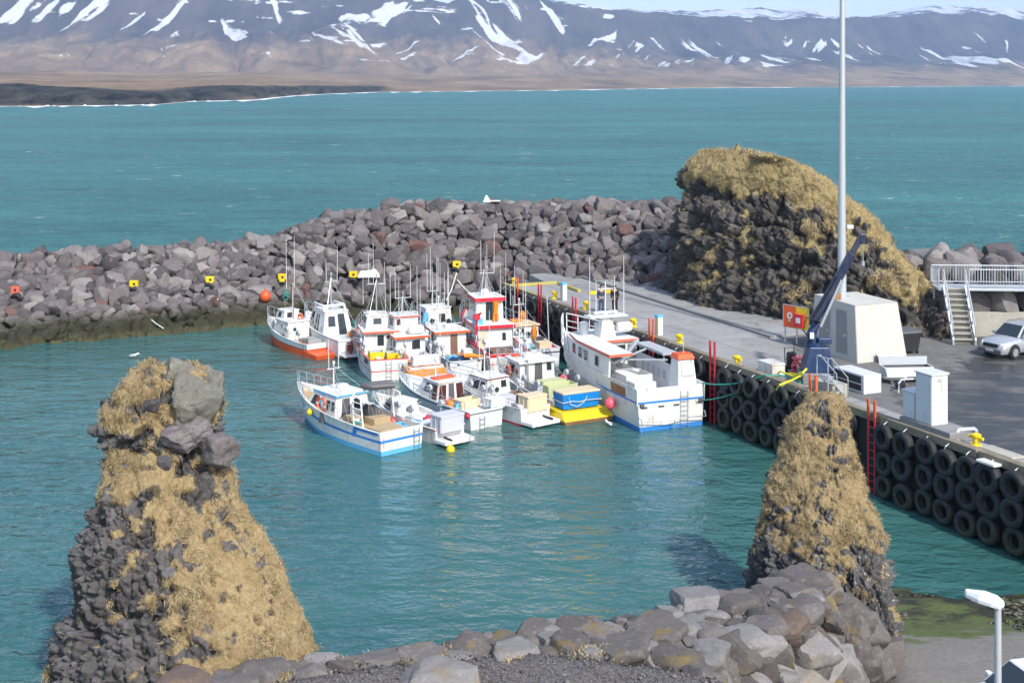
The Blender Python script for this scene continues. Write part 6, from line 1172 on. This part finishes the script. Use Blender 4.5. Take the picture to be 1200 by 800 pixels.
MB().tube([tip + Vector((.05, 0, -.3)), tip + Vector((.06, 0, -1.3))], .025, 6).lathe([(0, -.15), (.09, -.1), (.09, .1), (0, .15)], 10, Matrix.Translation(tip + Vector((.06, 0, -1.4)))).build('hook', 'steel', cr)
MB().tube([elbow2 + Vector((.1, -.22, -.5)), mid_ + Vector((.1, -.2, -.1))], .09, 8).build('cylinder', 'steel', cr, smooth=50); MB().tube([(-.3, -.35, 2.0), (-.75, -.3, 2.6), (-.55, -.2, 3.2), elbow2 + Vector((-.3, -.2, -.1)), mid_ + Vector((-.2, -.2, .1))], .035, 6).build('hydraulic_hose', 'rubber', cr, smooth=60); MB().box((.35, -.2, 2.05), (.7, .3, .3)).build('motor', 'mid_blue_paint', cr, bevel=.06); MB().box(elbow2 + d0 * 1.4 + Vector((.28, -.1, -.25)), (.35, .25, .3)).build('valve_block', 'rust_plate', cr, bevel=.03); MB().box((-.35, -.48, 2.35), (.2, .08, .3)).build('label_plate', 'white_plastic', cr)
# ---- quay clutter
def qthing(mb, name, mats, lab, cat, px_, py_, rz=PRZ, smooth=None, bevel=0.02, z=DZ + .012, grp=None): return putmb(mb, name, mats, lab, cat, at(px_, py_, z), rz, smooth, bevel, grp)
qthing(MB().box((0, 0, .28), (1.25, .8, .56)).box((0, 0, .60), (1.3, .85, .1)), 'foam_box', 'old_white_paint', 'long off white foam box on the pier left of the crane', 'box', 904, 438)
tr = thing('hand_trolley', 'black hand trolley standing on the pier between foam box and crane', 'trolley', at(926, 436, DZ + .01), R(20))
MB().tube([(-.28, 0, .1), (-.28, .1, 1.25), (.28, .1, 1.25), (.28, 0, .1)], .03, 6).tube([(-.28, .05, .7), (.28, .05, .7)], .025, 6).build('frame', 'black_plastic', tr); MB().box((0, -.12, .62), (.5, .3, .9)).build('motor', 'black_plastic', tr, bevel=.08)
for d in (-.28, .28): MB().lathe([(0, -.05), (.16, -.05), (.16, .05), (0, .05)], 14, Matrix.Translation((d, 0, .16)) @ Matrix.Rotation(R(90), 4, 'Y')).build('wheel', 'rubber', tr)
m = MB()
for k in range(9):
    a = rr.uniform(0, 6.28); m.tube([(.35 * math.cos(a), .3 * math.sin(a), 0), (.42 * math.cos(a + .8), .36 * math.sin(a + .8), .5), (.3 * math.cos(a + 1.9), .3 * math.sin(a + 1.9), .95)], .03, 5)
for z_ in (.25, .55, .9): m.tube([(.38 * math.cos(t_ * .52), .34 * math.sin(t_ * .52), z_) for t_ in range(13)], .03, 5)
qthing(m, 'wire_basket', 'pink_plastic', 'pink wire basket of ropes left of the crane foot', 'basket', 937, 440, 0, None, 0)
P1 = [at(925, 437, 3.5), at(934, 439, 3.75), at(941, 436, 4.1), at(945, 432, 4.2), at(938, 440, 3.9), at(926, 446, 3.6), at(914, 451, 3.62), at(909, 458, 3.0)]
putmb(MB().tube([p for p in P1], .055, 7), 'hose', 'hose_yellow', 'bright yellow hose looped from the crane foot over the pier edge', 'hose', (0, 0, 0), 0, 60); putmb(MB().tube([at(912, 434, 3.55), at(920, 437, 3.7), at(930, 441, 3.6), at(938, 437, 4.0)], .05, 7), 'hose', 'hose_yellow', 'second shorter yellow hose lying beside the foam box', 'hose', (0, 0, 0), 0, 60)
nb = BT['N']; e0 = nb.world(.1, -1.9, 2.2); e1 = pier(s_of(899), -.1, 3.55); putmb(MB().tube([e0.lerp(e1, f) + Vector((0, 0, -1.0 * f * (1 - f))) for f in (0, .2, .4, .6, .8, 1)] + [e1 + PN * 1.2 + Vector((0, 0, -.15)), e1 + PD * 2.2 + PN * .5 + Vector((0, 0, .05))], .05, 6), 'mooring_rope', 'rope_green', 'green mooring rope from the largest boat up to the pier edge', 'rope', (0, 0, 0), 0, 60)
e0 = nb.world(.0, -1.9, 1.3); e1 = pier(s_of(880), -.3, 2.6); putmb(MB().tube([e0.lerp(e1, f) + Vector((0, 0, -.5 * f * (1 - f))) for f in (0, .25, .5, .75, 1)], .04, 6), 'mooring_rope', 'rope_green', 'lower green mooring rope from the stern of the largest boat to a tyre', 'rope', (0, 0, 0), 0, 60)
# steel step stand
st = thing('step_stand', 'grey steel step stand with handrails right of the crane', 'steps', at(985, 464, DZ + .012), PRZ + R(180))
for k in range(4): MB().box((0, .05 + k * .26, .26 + k * .26), (.8, .26, .05)).build('tread', 'galvanised', st)
for d in (-.42, .42): MB().tube([(d, -.15, 0), (d, -.1, .95), (d, .85, 1.95), (d, 1.05, 1.95), (d, 1.05, 0)], .028, 6).tube([(d, 0, .0), (d, .95, 1.05)], .03, 6).build('handrail', 'galvanised', st, smooth=50)

for z_ in (1.0, 1.95): MB().tube([(-.42, 1.05, z_), (.42, 1.05, z_)], .028, 6).build('cross_bar', 'galvanised', st)
qthing(MB().box((0, 0, .3), (1.6, .9, .6)), 'concrete_block', 'old_concrete', 'low concrete block at the pier edge behind the straw stack top', 'block', 972, 461, PRZ, None, .03)
# grey open cabinet lying
gcab = thing('open_cabinet', 'long grey cabinet with one dark open side standing right of the steps', 'cabinet', at(1013, 458, DZ + .012), PRZ)
MB().box((-.55, 0, .45), (2.3, 1.05, .9)).build('housing', 'pale_grey_paint', gcab, bevel=.02); MB().box((-.60, -.53, .47), (2.0, .02, .68)).build('opening_shade', 'black_plastic', gcab); MB().tube([(-1.6, -.56, .45), (.4, -.56, .45)], .03, 6).build('bar', 'steel', gcab)  # black panel on the closed housing stands in for the shaded inside
qthing(MB().sphere((0, 0, .17), .17, 12, 8, (1.3, 1, 1)), 'float', 'hose_yellow', 'lime yellow float leaning on the front of the grey cabinet', 'float', 1012, 460, 0, 60, 0)
# white trough, board, bin
tk = thing('feed_trough', 'white open trough on dark skids lying on the wet asphalt', 'trough', at(1062, 447, DZ + .012), R(4))
MB().hexa([(-1.2, -.35, .2), (1.15, -.35, .2), (1.15, .45, .2), (-1.2, .45, .2), (-1.25, -.55, .35), (1.2, -.55, .35), (1.2, -.50, .35), (-1.25, -.50, .35)]).build('front_lip', 'white_paint', tk); MB().openbox((0, .05, .18), (2.5, 1.0, .62), .07, 0, 1, taper=.82).build('basin', ['white_paint', 'dark_grey_paint'], tk, bevel=.02)
for d in (-.9, .9): MB().box((d, 0, .09), (.15, 1.0, .17)).build('skid', 'dark_grey_paint', tk)
MB().hexa([(-1.22, .42, .75), (1.22, .42, .75), (1.22, .5, .75), (-1.22, .5, .75), (-1.25, .48, 1.15), (1.25, .48, 1.15), (1.25, .56, 1.15), (-1.25, .56, 1.15)]).build('back_panel', 'grey_paint', tk)
qthing(MB().box((0, 0, .24), (1.6, .1, .75), Matrix.Rotation(R(-62), 3, 'X')), 'board', 'plaster', 'cream panel leaning against the sunny wall of the white hut', 'board', 1045, 424, math.atan2(hx.y, hx.x), None, .02)
bn = thing('wheeled_bin', 'black wheeled bin between white hut and rock', 'bin', at(1062, 413, DZ + .01), R(20)); MB().hexa([(-.5, -.42, .12), (.5, -.42, .12), (.5, .42, .12), (-.5, .42, .12), (-.62, -.52, 1.15), (.62, -.52, 1.15), (.62, .52, 1.15), (-.62, .52, 1.15)]).build('body', 'black_plastic', bn, bevel=.04); MB().hexa([(-.66, -.58, 1.15), (.66, -.58, 1.15), (.66, .56, 1.15), (-.66, .56, 1.15), (-.6, -.48, 1.26), (.6, -.48, 1.26), (.6, .5, 1.36), (-.6, .5, 1.36)]).build('lid', 'dark_grey_paint', bn, bevel=.03)
for d in (-.45, .45): MB().lathe([(0, -.05), (.1, -.05), (.1, .05), (0, .05)], 12, Matrix.Translation((d, -.35, .1)) @ Matrix.Rotation(R(90), 4, 'Y')).build('wheel', 'rubber', bn)
# white cabinets on plinth
ps_ = PRZ; tc = at(1092, 499, DZ + .452) - PD * .5 + PN * .43; cb = Vector((tc.x, tc.y, DZ + .012))
pl = putmb(MB().box((0, 0, .22), (3.1, 1.3, .44)), 'plinth', 'grey_concrete', 'low concrete plinth carrying the two white cabinets', 'plinth', cb + PD * .15 + PN * .1, ps_, None, .03)
def cabinet(p, sx, sy, sz, lab, split):
    r_ = thing('electric_cabinet', lab, 'cabinet', p, ps_); MB().box((0, 0, sz / 2), (sx, sy, sz)).build('housing', 'white_paint', r_, bevel=.015); MB().hexa([(-sx / 2 - .05, -sy / 2 - .05, sz), (sx / 2 + .05, -sy / 2 - .05, sz), (sx / 2 + .05, sy / 2 + .05, sz), (-sx / 2 - .05, sy / 2 + .05, sz), (-sx / 2 - .05, -sy / 2 - .05, sz + .05), (sx / 2 + .05, -sy / 2 - .05, sz + .05), (sx / 2 + .05, sy / 2 + .05, sz + .08), (-sx / 2 - .05, sy / 2 + .05, sz + .08)]).build('roof', 'pale_grey_paint', r_)
    q = ((sx / 2, -sy / 2, 0), (-sx / 2, -sy / 2, 0), (-sx / 2, -sy / 2, sz), (sx / 2, -sy / 2, sz)); q = (q[1], q[0], q[3], q[2])
    for v0, v1 in split: win(r_, q, (.04, .96, v0, v1), 'pale_grey_paint', 'grey_paint', .012, 'door')
    MB().box((sx / 2 + .01, 0, sz * .9), (.03, .22, .14)).build('vent', 'grey_paint', r_)
cabinet(cb + Vector((0, 0, .44)), 1.0, .86, 2.1, 'tall white cabinet with two stacked doors on the quay plinth', ((.02, .47), (.51, .98))); cabinet(cb + Vector((0, 0, .44)) - PD * .98 - PN * .05, .78, .66, 1.12, 'smaller white cabinet beside the tall one on the plinth', ((.03, .97),))
putmb(MB().tube([(-.3, 0, 0), (-.3, .05, .4), (-.2, .1, .5), (.5, .1, .5), (.6, .1, .42), (.6, .1, .36)], .09, 10), 'guard_rail', 'galvanised', 'bent galvanised guard rail at the corner of the cabinet plinth', 'rail', at(1119, 514, DZ + .012) + PD * .55, R(12), 60)
putmb(MB().box((0, 0, .05), (1.8, .7, .10)), 'pallet', 'old_concrete', 'flat concrete slab at the quay edge right of the yellow bollard', 'slab', at(1138, 527, DZ + .012) + PN * .75 + PD * .9, PRZ, None, .02)
for k, (px_, py_) in enumerate(((1060, 457), (1066, 453))):
    putmb(MB().tube([(-.3, 0, 0), (-.28, .05, .45), (-.1, .1, .62), (.5, .1, .62)], .05, 8), 'pipe_bend', 'galvanised', ('galvanised pipe bend left of the tall cabinet, nearer the quay edge', 'galvanised pipe bend left of the tall cabinet, farther from the quay edge')[k], 'pipe', at(px_, py_ + 3, DZ + .012), R(10), 60)
qthing(MB().lathe([(0, -.14), (.22, -.14), (.22, .14), (0, .14)], 14, Matrix.Translation((0, 0, .22)) @ Matrix.Rotation(R(90), 4, 'X')), 'hose_reel', 'black_plastic', 'small black hose reel on the asphalt beside the pipe bends', 'reel', 1055, 456, .3, 40, 0)
putmb(MB().box((0, 0, .06), (1.0, .5, .12)), 'sack', 'white_plastic', 'white plastic sack lying on the capping beam above the tyres', 'sack', pier(s_of(1166), -.3, 3.2), PRZ, None, .05)
putmb(MB().sphere((0, 0, 0), .3, 12, 8, (1, 1, 1.4)), 'float', 'orange_paint', 'amber float hanging among the far tyres of the pier wall', 'float', pier(s_of(622), -.6, 1.9), 0, 60)
# ---- retaining wall, stair and landing
RW = thing('retaining_wall', 'pale concrete retaining wall behind the parked silver car', 'wall', (24.5, 77.8, DZ)); MB().hexa([(.5, 0, -.1), (16, -.5, -.1), (16, -.1, -.1), (.5, .4, -.1), (.5, 0, 1.4), (16, -.5, 1.4), (16, -.1, 1.4), (.5, .4, 1.4)]).build('wall', 'old_concrete', RW, bevel=.03)
sb = at(1130, 404, DZ); stz = zat(336, 79.0) - DZ
stair = thing('steel_stair', 'galvanised outdoor stair with handrails and landing above the boulders', 'stair', sb, R(-4))
run = 2.15; n_ = 10; rise = 2.88
for k in range(n_): MB().box((0, .15 + k * run / n_, (k + 1) * rise / n_), (1.12, run / n_ * .95, .07)).box((0, .15 + (k + .45) * run / n_, (k + .5) * rise / n_), (1.12, .04, rise / n_ * .8)).build('tread', 'old_concrete', stair)
for d in (-.62, .62):
    MB().hexa([(d - .05, -.1, -.02), (d + .05, -.1, -.02), (d + .05, run, rise - .15), (d - .05, run, rise - .15), (d - .05, -.1, .30), (d + .05, -.1, .30), (d + .05, run, rise + .2), (d - .05, run, rise + .2)]).build('stringer', 'galvanised', stair)
    m = MB().tube([(d, 0, 1.1), (d, run, rise + 1.1)], .035, 7).tube([(d, 0, .65), (d, run, rise + .65)], .025, 6)
    for k in range(5): m.tube([(d, k * run / 4, k * rise / 4), (d, k * run / 4, k * rise / 4 + 1.1)], .03, 6)
    m.build('handrail', 'galvanised', stair)
MB().box((2.6, run + .9, rise - .08), (7.0, 1.8, .14)).build('landing', 'galvanised', stair, bevel=.02)
def balustrade(a, b):
    a, b = Vector(a), Vector(b); n = max(2, int((b - a).length / .16)); m = MB(); u = Vector((0, 0, 1.1)); m.tube([a + u, b + u], .035, 7); m.tube([a + u * .12, b + u * .12], .025, 6)
    for i in range(n + 1):
        p = a.lerp(b, i / n); m.tube([p + u * .12, p + u], .035 if i % 9 == 0 else .013, 5)
    m.build('balustrade', 'galvanised', stair)
balustrade((.85, run + .02, rise), (6.1, run + .02, rise)); balustrade((-.9, run + 1.8, rise), (6.1, run + 1.8, rise)); balustrade((-.9, run, rise), (-.9, run + 1.8, rise))
for x in (-.8, 2.6, 6.0): MB().tube([(x, run + 1.5, 0.8), (x, run + 1.5, rise - .1)], .07, 8).build('leg', 'galvanised', stair)
# ---- cars
def car(name, lab, loc, rz, paintm, L=4.45, W=1.80, zs=1.0):
    r_ = thing(name, lab, 'car', loc, rz)       # local +x = forward
    prof = [(0.02, .62, .72), (.10, .80, .80), (.35, .95, .86), (.8, 1.02, .90), (1.25, 1.08, .90), (1.7, 1.10, .90), (3.9, 1.10, .90), (4.3, 1.06, .88), (4.43, .9, .82)]
    mb = MB(); V = []
    for x, zt, hw_ in prof:
        X_ = L / 2 - x * L / 4.45; zt *= zs; h = hw_ * W / 1.8
        for y, z in ((-h * .9, .28), (-h, .45), (-h * 1.01, .75 * zt + .05), (-h * .95, zt - .07), (-h * .80, zt), (0, zt + .03), (h * .80, zt), (h * .95, zt - .07), (h * 1.01, .75 * zt + .05), (h, .45), (h * .9, .28)): V.append((X_, y, z))
    n = 11; F_ = [(i * n + j, (i + 1) * n + j, (i + 1) * n + (j + 1) % n, i * n + (j + 1) % n) for i in range(len(prof) - 1) for j in range(n)] + [tuple(range(n)), tuple(range((len(prof) - 1) * n, len(prof) * n))]
    mb.add(V, F_).build('body', paintm, r_, smooth=35)
    xb0, xb1, xt0, xt1 = L / 2 - 1.22, -L / 2 + .2, L / 2 - 1.95, -L / 2 + .55; zb, zt = 1.08 * zs, 1.68 * zs; wb, wt = .82 * W / 1.8, .64 * W / 1.8
    b4 = [(xb1, -wb, zb), (xb0, -wb, zb), (xb0, wb, zb), (xb1, wb, zb)]; t4 = [(xt1, -wt, zt), (xt0, -wt, zt), (xt0, wt, zt), (xt1, wt, zt)]
    c_ = MB().hexa(b4 + t4).build('cabin', paintm, r_, bevel=.05)
    win(c_, (b4[1], b4[2], t4[2], t4[1]), (.06, .94, .06, .92), 'glass', 'black_plastic', .02, 'windscreen', .008); win(c_, (b4[3], b4[0], t4[0], t4[3]), (.08, .92, .15, .9), 'glass', 'black_plastic', .02, 'rear_window', .008)
    for q in ((b4[0], b4[1], t4[1], t4[0]), (b4[2], b4[3], t4[3], t4[2])):
        fl = q[0][1] > 0
        for u0, u1 in ((.05, .34), (.37, .64), (.68, .90)):
            win(c_, q, (u0, u1, .12, .88), 'glass', 'black_plastic', .02, 'window', .008)
    for sx_, sy_ in ((1, 1), (1, -1), (-1, 1), (-1, -1)):
        x_ = (L / 2 - .88) if sx_ > 0 else (-L / 2 + .85); y_ = sy_ * (.80 * W / 1.8)
        mt = Matrix.Translation((x_, y_, .36)) @ Matrix.Rotation(R(90), 4, 'X')
        MB().lathe([(0, -.09), (.42, -.09), (.42, .09), (0, .09)], 20, Matrix.Translation((0, sy_ * .02, .03)) @ mt).build('wheel_arch', 'black_plastic', r_)
        w0 = MB().lathe([(.22, -.12), (.34, -.12), (.36, -.08), (.36, .08), (.34, .12), (.22, .12)], 22, Matrix.Translation((0, sy_ * .05, 0)) @ mt, closed=True).build('wheel', 'rubber', r_, smooth=40)
        rm_ = MB().lathe([(0, -.03), (.23, -.03), (.23, .0), (.19, .01), (0, .02)], 22, Matrix.Translation((0, sy_ * .13, 0)) @ mt, 0)
        for k in range(6): a_ = k * math.pi / 3; rm_.box((x_ + .11 * math.cos(a_), y_ + sy_ * .155, .36 + .11 * math.sin(a_)), (.17, .03, .05), Matrix.Rotation(-a_, 3, 'Y'))
        rm_.build('rim', 'steel', w0)
    for s in (-1, 1):
        MB().hexa([(L / 2 - .02, s * .60, .62), (L / 2 - .28, s * .86, .64), (L / 2 - .34, s * .82, .64), (L / 2 - .1, s * .56, .62), (L / 2 - .06, s * .60, .82), (L / 2 - .34, s * .86, .86), (L / 2 - .40, s * .80, .88), (L / 2 - .16, s * .56, .86)]).build('headlight', 'lens', r_, bevel=.02)
        MB().box((L / 2 - 1.55, s * .98, 1.14 * zs), (.16, .22, .16)).build('mirror', paintm, r_, bevel=.04)
        for xx in (.35, -.75): MB().box((xx, s * .915, .93 * zs), (.16, .03, .03)).build('door_handle', paintm, r_)
    MB().box((L / 2 - .03, 0, .70), (.06, .95, .20)).box((L / 2 + .005, 0, .70), (.02, .9, .02)).build('grille', 'black_plastic', r_, bevel=.01); MB().box((L / 2 + .0, 0, .42), (.14, 1.45, .22)).build('bumper', 'dark_grey_paint', r_, bevel=.05); MB().box((L / 2 + .075, 0, .46), (.02, .5, .11)).build('number_plate', 'white_plastic', r_)
    for s in (-1, 1): MB().tube([(xt0 - .1, s * wt * .92, zt + .06), (xt1 + .1, s * wt * .92, zt + .06)], .025, 6).build('roof_rail', 'dark_grey_paint', r_)
    return r_
f_ = Vector((-.86, -.51, 0)); lw = Vector((.51, -.86, 0)); wheel = at(1188.5, 420.5, DZ + .006); cpos = wheel - f_ * (4.45 / 2 - .88) - lw * .85
car('parked_car', 'silver sport utility car parked on the yard by the stair', (cpos.x, cpos.y, DZ - .0), math.atan2(f_.y, f_.x), 'car_silver')
f_ = Vector((-.97, -.22, 0)); wb_ = Vector((12.75, 34.6, 1.55)); c0 = wb_ - f_ * (4.3 / 2 - 1.22); car('parked_car', 'white car partly in view below the street lamp, bottom right corner', (c0.x, c0.y, 1.22), math.atan2(f_.y, f_.x), 'car_white', 4.3, 1.78, .98)
# ---- street lamp
D_ = 24.0; lp = Vector(((1169.5 - 600) * D_ / F, D_, 2.0)); lh = zat(712, D_) - 2.0
sl_ = thing('street_lamp', 'white headed street lamp on a slim grey pole, bottom right corner', 'street lamp', lp, math.atan2(.72, -.70))
MB().tube([(0, 0, 0), (0, 0, lh * .3), (0, 0, lh)], .075, 14, r1=.06).build('pole', 'galvanised', sl_, smooth=60)
hd_ = [(-.08, .10), (.06, .14), (.30, .155), (.56, .10), (.62, .05)]
V = []; 
for x, h in hd_:
    zc = lh + .02 + .06 * x
    for y, z in ((-h, -.0), (-h * 1.02, .07), (-h * .72, .17 if .0 < x < .5 else .12), (h * .72, .17 if .0 < x < .5 else .12), (h * 1.02, .07), (h, 0)): V.append((x, y, zc + z))
n = 6; MB().add(V, [(i * n + j, (i + 1) * n + j, (i + 1) * n + (j + 1) % n, i * n + (j + 1) % n) for i in range(4) for j in range(n)] + [tuple(range(n)), tuple(range(4 * n, 5 * n))]).build('lamp_head', 'lamp_white', sl_, bevel=.015); MB().box((.30, 0, lh + .03), (.36, .16, .02)).build('lens', 'lens', sl_)
# ---- mooring points on the breakwater
def bwpt(px_, py_, pull=1.0):
    i = max(k for k in range(len(BW)) if BW[k][0] <= px_); f = (px_ - BW[i][0]) / (BW[i + 1][0] - BW[i][0]); a = footp[i].lerp(footp[i + 1], f); b = crestp[i].lerp(crestp[i + 1], f); best = None
    for k in range(101):
        p = a.lerp(b, k / 100); y = HOR + (CAMZ - p.z) * F / p.y
        if best is None or abs(y - py_) < best[0]: best = (abs(y - py_), p)
    p = best[1]; cm = Vector((0, 0, CAMZ)); p = cm + (p - cm) * (1 - pull / p.y); p.x = (px_ - 600) * p.y / F; p.z = zat(py_, p.y); return p
def mooring(px_, py_, lab, mat, tyre=True, rope=None, tl=''):
    p = bwpt(px_, py_, 1.35); m = MB().box((0, 0, 0), (.62, .25, .44)).box((0, -.05, -.3), (.4, .2, .2)); m.lathe([(0, 0), (.10, 0), (.10, .02), (0, .02)], 12, Matrix.Translation((.05, -.13, -.03)) @ Matrix.Rotation(R(90), 4, 'X'), 1)
    putmb(m, 'mooring_block', [mat, 'black_plastic'], lab, 'mooring block', p, rr.uniform(-.2, .2), None, .04)
    if tyre:
        o = ty0.copy(); COL.objects.link(o); o.location = p + Vector((rr.uniform(-.1, .2), -.15, -.65)); o.rotation_euler = (.5, .3, rr.uniform(-.3, .3)); o.scale = (.8, .8, .8); tag(o, tl, 'tyre', None)
        if 'group' in o: del o['group']
    if rope:
        e = bwpt(rope[0], rope[1], 1.2); s0_ = p + Vector((.1, -.35, -1.2)); putmb(MB().tube([s0_.lerp(e, f) + Vector((0, -.2, -.8 * f * (1 - f))) for f in (0, .25, .5, .75, 1)], .05, 6), 'mooring_rope', rope[2], rope[3], 'rope', (0, 0, 0), 0, 60)
mooring(18, 339, 'faded orange mooring block far left on the breakwater rocks', 'salmon_paint', tl='tyre under the faded orange mooring block'); mooring(157, 332, 'yellow mooring block above the long pale rope, left part of the breakwater', 'yellow_paint', rope=(192, 384, 'rope_white', 'long pale rope hanging from the yellow block down to the water'), tl='tyre at the top of the long pale rope'); mooring(246, 327, 'yellow mooring block with a dark tyre and short frayed rope', 'yellow_paint', rope=(256, 350, 'rope_white', 'short frayed rope below the tyre on the breakwater'), tl='tyre above the short frayed rope on the breakwater')
mooring(331, 324, 'yellow mooring block behind the mast of the orange hulled boat', 'yellow_paint', False); mooring(414, 321, 'yellow mooring block behind the grey flanked boat mast', 'yellow_paint', tl='tyre on the rocks behind the grey flanked boat mast'); mooring(535, 309, 'yellow mooring block with spread ropes behind the red and white boat', 'yellow_paint', rope=(556, 345, 'rope_white', 'pale rope spreading from the block towards the red and white boat'), tl='tyre with the spread ropes behind the red and white boat')
p = bwpt(535, 320, 1.6); e = bwpt(523, 352, 1.8); putmb(MB().tube([p, p.lerp(e, .5) + Vector((0, 0, -.2)), e], .05, 6), 'mooring_rope', 'rope_white', 'second pale rope splaying left from the same tyre', 'rope', (0, 0, 0), 0, 60)
p = bwpt(336, 342, 1.3); putmb(MB().tube([p + Vector((.25 * math.cos(k * .9), -.1 + .12 * math.sin(k * 1.7), .3 * math.sin(k * .7) - k * .02)) for k in range(26)], .05, 5), 'rope_bundle', 'rope_green', 'tangled green rope below a yellow block on the breakwater', 'rope', (0, 0, 0), 0, 60)
p = bwpt(311, 347, 1.3); buoy(None, 'bright orange float caught among the breakwater rocks', p.x, p.y, p.z, .42, 'orange_red_paint'); p = bwpt(432, 324, 1.3); pile(None, 'net_heap', 'grey white net heap on the breakwater rocks behind the boats', 'net', p.x, p.y, p.z, 1.8, 1.0, .7, 'old_white_paint', 19)
p = crestp[7].lerp(crestp[6], .15) + Vector((0, -.3, .5)); wd = thing('broken_panel', 'white broken panel lying on top of the breakwater crest', 'debris', p, .2); MB().hexa([(-.55, 0, 0), (.15, 0, 0), (.15, .1, 0), (-.55, .1, 0), (-.3, .1, .55), (-.2, .1, .6), (-.2, .2, .6), (-.3, .2, .55)]).build('upright_panel', 'white_paint', wd); MB().box((.5, 0, .1), (.8, .5, .08)).build('flat_panel', 'white_paint', wd)
# ---- floats and birds
for px_, py_, lab, mt_, r__ in ((528, 527, 'yellow float in the water astern of the low open boat', 'yellow_paint', .22), ): p = at(px_, py_, .06); buoy(None, lab, p.x, p.y, .06, r__, mt_)
def gull(p, rz, lab, fly=False):
    r_ = thing('gull', lab, 'gull', p, rz); P_ = [(-.30, .12, .02), (-.22, .13, .06), (-.05, .13, .10), (.10, .16, .09), (.17, .22, .055), (.23, .26, .06), (.29, .25, .04), (.36, .235, .008)]
    vs, fs = [], []; n = 10
    for x, z, rad in P_:
        for k in range(n): a = 2 * math.pi * k / n; vs.append((x, rad * math.cos(a), z + rad * math.sin(a) * (1.0)))
    fs = [(i * n + k, i * n + (k + 1) % n, (i + 1) * n + (k + 1) % n, (i + 1) * n + k) for i in range(len(P_) - 1) for k in range(n)] + [tuple(range(n)), tuple(range((len(P_) - 1) * n, len(P_) * n))]
    MB().add(vs, fs).build('body', 'bird_white', r_, smooth=60)
    for s in (-1, 1):
        if fly: MB().hexa([(.08, s * .08, .18), (-.10, s * .08, .18), (-.16, s * .45, .30), (.06, s * .42, .32), (.08, s * .08, .20), (-.10, s * .08, .20), (-.16, s * .45, .315), (.06, s * .42, .34)]).hexa([(.06, s * .42, .32), (-.16, s * .45, .30), (-.30, s * .80, .22), (-.26, s * .78, .24), (.06, s * .42, .34), (-.16, s * .45, .315), (-.30, s * .80, .23), (-.26, s * .78, .255)]).build('wing', 'bird_grey', r_)
        else: MB().sphere((-.08, s * .095, .16), .16, 10, 6, (1.15, .22, .45)).build('wing', 'bird_grey', r_, smooth=60)
    MB().lathe([(.012, 0), (.0, .06)], 8, Matrix.Translation((.34, 0, .235)) @ Matrix.Rotation(R(100), 4, 'Y')).build('beak', 'hose_yellow', r_)
gull(at(157, 419, -.03), R(20), 'white gull floating beyond the tall left stack'); gull(at(713, 499, -.03), R(120), 'white gull floating near the stern of the largest boat'); gull(Vector(((947 - 600) * 240 / F, 240, zat(50, 240))), R(160), 'gull flying low over the sea in front of the far mountains', True)
